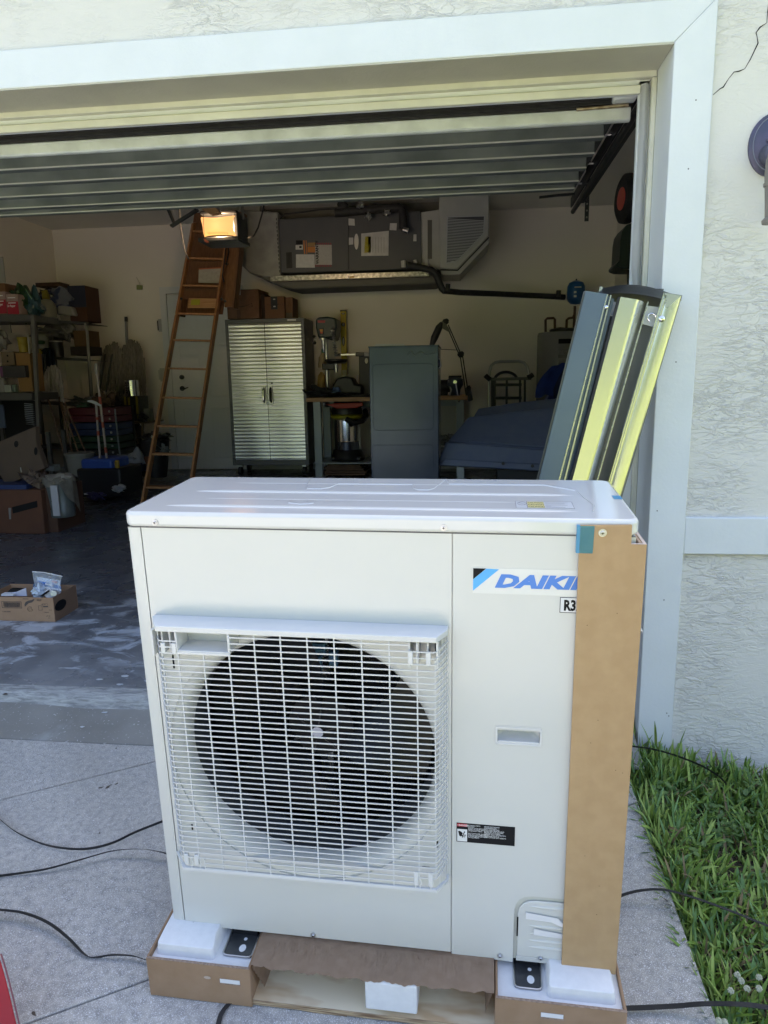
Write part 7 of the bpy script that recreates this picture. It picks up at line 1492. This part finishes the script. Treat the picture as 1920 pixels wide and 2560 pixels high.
# ------------------------------------------------------------------ grass
rnd = random.Random(21)
GR = [mat('grass_mid', (.12, .215, .035), .5, col2=(.19, .31, .06), ns=14, spec=.35), mat('grass_blue', (.10, .205, .07), .5, col2=(.155, .28, .10), ns=14, spec=.35), mat('grass_light', (.20, .30, .06), .5, col2=(.28, .38, .10), ns=14, spec=.35), mat('grass_dry', (.26, .20, .10), .8, col2=(.16, .12, .07), ns=20)]
verts = []; faces = []; mi = []
def blade(x, y, z, L_, w_, az, lean_, curl, mix, tw=0.0):
    n_ = 5; bx_, by_ = math.cos(az), math.sin(az); sx_, sy_ = -by_, bx_; b0 = len(verts)
    ct, st = math.cos(tw), math.sin(tw)
    px, pz = 0.0, 0.0; ang = lean_
    for i in range(n_+1):
        s_ = i/n_; ww = w_/2*(1-.12*s_)*(1 if s_ < .75 else (1-s_)/.25*.9+.1)
        cx, cy, cz_ = x+bx_*px, y+by_*px, z+pz
        ox, oy, oz = sx_*ww*ct, sy_*ww*ct, ww*st
        nx_ = -math.sin(0)*0
        verts.append((cx-ox, cy-oy, cz_-oz)); verts.append((cx, cy, cz_-ww*.35)); verts.append((cx+ox, cy+oy, cz_+oz))
        px += L_/n_*math.sin(ang); pz += L_/n_*math.cos(ang); ang += curl/n_
    for i in range(n_):
        a_ = b0+3*i; faces.append((a_, a_+1, a_+4, a_+3)); faces.append((a_+1, a_+2, a_+5, a_+4)); mi.extend((mix, mix))
def zone():
    x = XR+.012+abs(rnd.gauss(0, .42)) if rnd.random() < .5 else rnd.uniform(XR+.01, XR+1.25)
    y = rnd.uniform(-.75, .985); return x, y
def lgz(x, y): return lawn_z(x, y)
for i in range(12500):
    x, y = zone()
    bare = math.exp(-(((x-1.40)/.09)**2+((y-.52)/.10)**2)); 
    if rnd.random() < bare*.97: continue
    cl = .5+.5*math.sin(x*17+y*9)*math.sin(y*13-x*5)
    L_ = rnd.uniform(.045, .10)*(.7+.5*cl); w_ = rnd.uniform(.005, .0105)
    r_ = rnd.random(); mix = 0 if r_ < .42 else 1 if r_ < .66 else 2 if r_ < .90 else 3
    blade(x, y, lgz(x, y)+.004, L_, w_, rnd.uniform(0, 6.283), rnd.uniform(.15, 1.0), rnd.uniform(-.3, 1.1), mix, rnd.uniform(-.9, .9))
for i in range(420):   # blades leaning over the driveway edge
    y = rnd.uniform(-.75, .98); x = XR+rnd.uniform(.0, .022)
    blade(x, y, lgz(x, y)+.012, rnd.uniform(.03, .075), rnd.uniform(.004, .007), rnd.gauss(2.6, .9), rnd.uniform(.4, 1.1), rnd.uniform(.0, .8), rnd.choice((0, 1, 2, 2)), rnd.uniform(-.5, .5))
for i in range(420):   # tall clump against the casing and wall
    x = rnd.gauss(1.27, .05) if rnd.random() < .5 else rnd.uniform(1.2, 1.95); y = rnd.uniform(.78, .985); big = rnd.random() < .07
    blade(x, y, lgz(x, y)+.01, rnd.uniform(.12, .19) if big else rnd.uniform(.06, .10), rnd.uniform(.007, .012), rnd.uniform(0, 6.283), rnd.uniform(.0, .5), rnd.uniform(0, .7), rnd.choice((0, 1, 2)), rnd.uniform(-.9, .9))
for i in range(4200):  # thatch close to the soil
    x, y = zone(); blade(x, y, lgz(x, y)+.002, rnd.uniform(.03, .07), rnd.uniform(.0015, .003), rnd.uniform(0, 6.283), rnd.uniform(1.0, 1.5), rnd.uniform(-.2, .3), 3 if rnd.random() < .8 else 0, 0)
me = bpy.data.meshes.new('grass'); me.from_pydata(verts, [], faces)
for m_ in GR: me.materials.append(m_)
me.polygons.foreach_set('material_index', mi); me.polygons.foreach_set('use_smooth', [True]*len(faces))
go = bpy.data.objects.new('grass', me); C.objects.link(go); tag(go, 'coarse green lawn grass growing between the driveway and the stucco wall', 'grass'); go['kind'] = 'stuff'
# low broad-leaved weeds mixed in
verts = []; faces = []; rnd = random.Random(8)
def leafq(c, r_, az, tilt):
    b0 = len(verts); ca, sa = math.cos(az), math.sin(az); n_ = 8
    verts.append(c)
    for i in range(n_):
        a_ = 2*math.pi*i/n_; u_ = r_*(1+math.cos(a_)); v_ = r_*.72*math.sin(a_); z_ = u_*math.sin(tilt)+abs(v_)*.25; u2 = u_*math.cos(tilt)
        verts.append((c[0]+u2*ca-v_*sa, c[1]+u2*sa+v_*ca, c[2]+z_))
    for i in range(n_): faces.append((b0, b0+1+i, b0+1+(i+1) % n_))
for k in range(70):
    cx = rnd.gauss(1.42, .18) if k < 50 else rnd.uniform(1.2, 2.2); cy = rnd.gauss(.72, .13) if k < 50 else rnd.uniform(-.6, .9)
    if cx < XR+.02 or cy > .97: continue
    z_ = lgz(cx, cy)+rnd.uniform(.02, .075)
    for j in range(7): leafq((cx+rnd.gauss(0, .018), cy+rnd.gauss(0, .018), z_+rnd.uniform(-.02, .015)), rnd.uniform(.006, .013), rnd.uniform(0, 6.3), rnd.uniform(-.2, .7))
me = bpy.data.meshes.new('weeds'); me.from_pydata(verts, [], faces); me.materials.append(mat('weed_leaf', (.05, .11, .025), .5, col2=(.09, .16, .04), ns=30))
wo = bpy.data.objects.new('weeds', me); C.objects.link(wo); tag(wo, 'low round-leaved weeds scattered through the lawn grass', 'weeds'); wo['kind'] = 'stuff'
# white flower heads in the lower right
FLW = mat('clover_white', (.55, .56, .46), .7, col2=(.4, .42, .3), ns=120, bump=.8, bs=300, bd=.003); STM = mat('stem_green', (.09, .15, .04), .6)
flw = [((1843, 2437), 'topmost white clover head in the lawn'), ((1853, 2452), 'white clover head just below the topmost'), ((1827, 2477), 'leftmost white clover head in the lawn'), ((1868, 2472), 'white clover head in the middle of the lawn group'), ((1898, 2444), 'rightmost white clover head of the upper group'), ((1797, 2553), 'lowest left white clover head at the bottom edge'), ((1812, 2556), 'white clover head right of the lowest one'), ((1898, 2472), 'faded clover head near the right edge')]
for i, ((px, py), lb) in enumerate(flw):
    g0 = gpt(px, py, .045); t = thing('clover_flower', lb, 'flower', (g0.x, g0.y, lgz(g0.x, g0.y)), group='white clover flowers in the lawn'); h_ = g0.z-t.location.z
    hd_ = MB(); hd_.blob((0, 0, h_), (.0055, .0055, .0048), .1, i, 12, 8)
    for k in range(60):
        a_, b_ = rnd.uniform(0, 6.3), rnd.uniform(-.6, 1.5); d_ = Vector((math.cos(a_)*math.cos(b_), math.sin(a_)*math.cos(b_), math.sin(b_))); hd_.tube([Vector((0, 0, h_))+d_*.0045, Vector((0, 0, h_))+d_*.0068], [.0015, .0009], 4)
    obj('flower_head', hd_, FLW, t); obj('stem', MB().tube([(0, 0, 0), (.004, .003, h_*.5), (0, 0, h_)], .0009, 5), STM, t)
# thin seed stalks against the wall
ss = thing('seed_stalk', 'thin dark seed stalk standing against the stucco at the right edge', 'plant', at(1882, 1990, .96)); obj('stalk', MB().tube([at(x, y, .96) for x, y in ((1880, 2000), (1884, 1960), (1892, 1935), (1905, 1924), (1922, 1918))], .0011, 5), mat('stalk', (.10, .07, .05), .7), ss, world=True)
for px, py in ((1893, 1936), (1898, 1941), (1900, 1930), (1909, 1923), (1915, 1921)): obj('seed', MB().blob(at(px, py, .958), (.003, .003, .004), .2, 1, 8, 6), mat('seed', (.16, .07, .06), .7), ss, world=True)
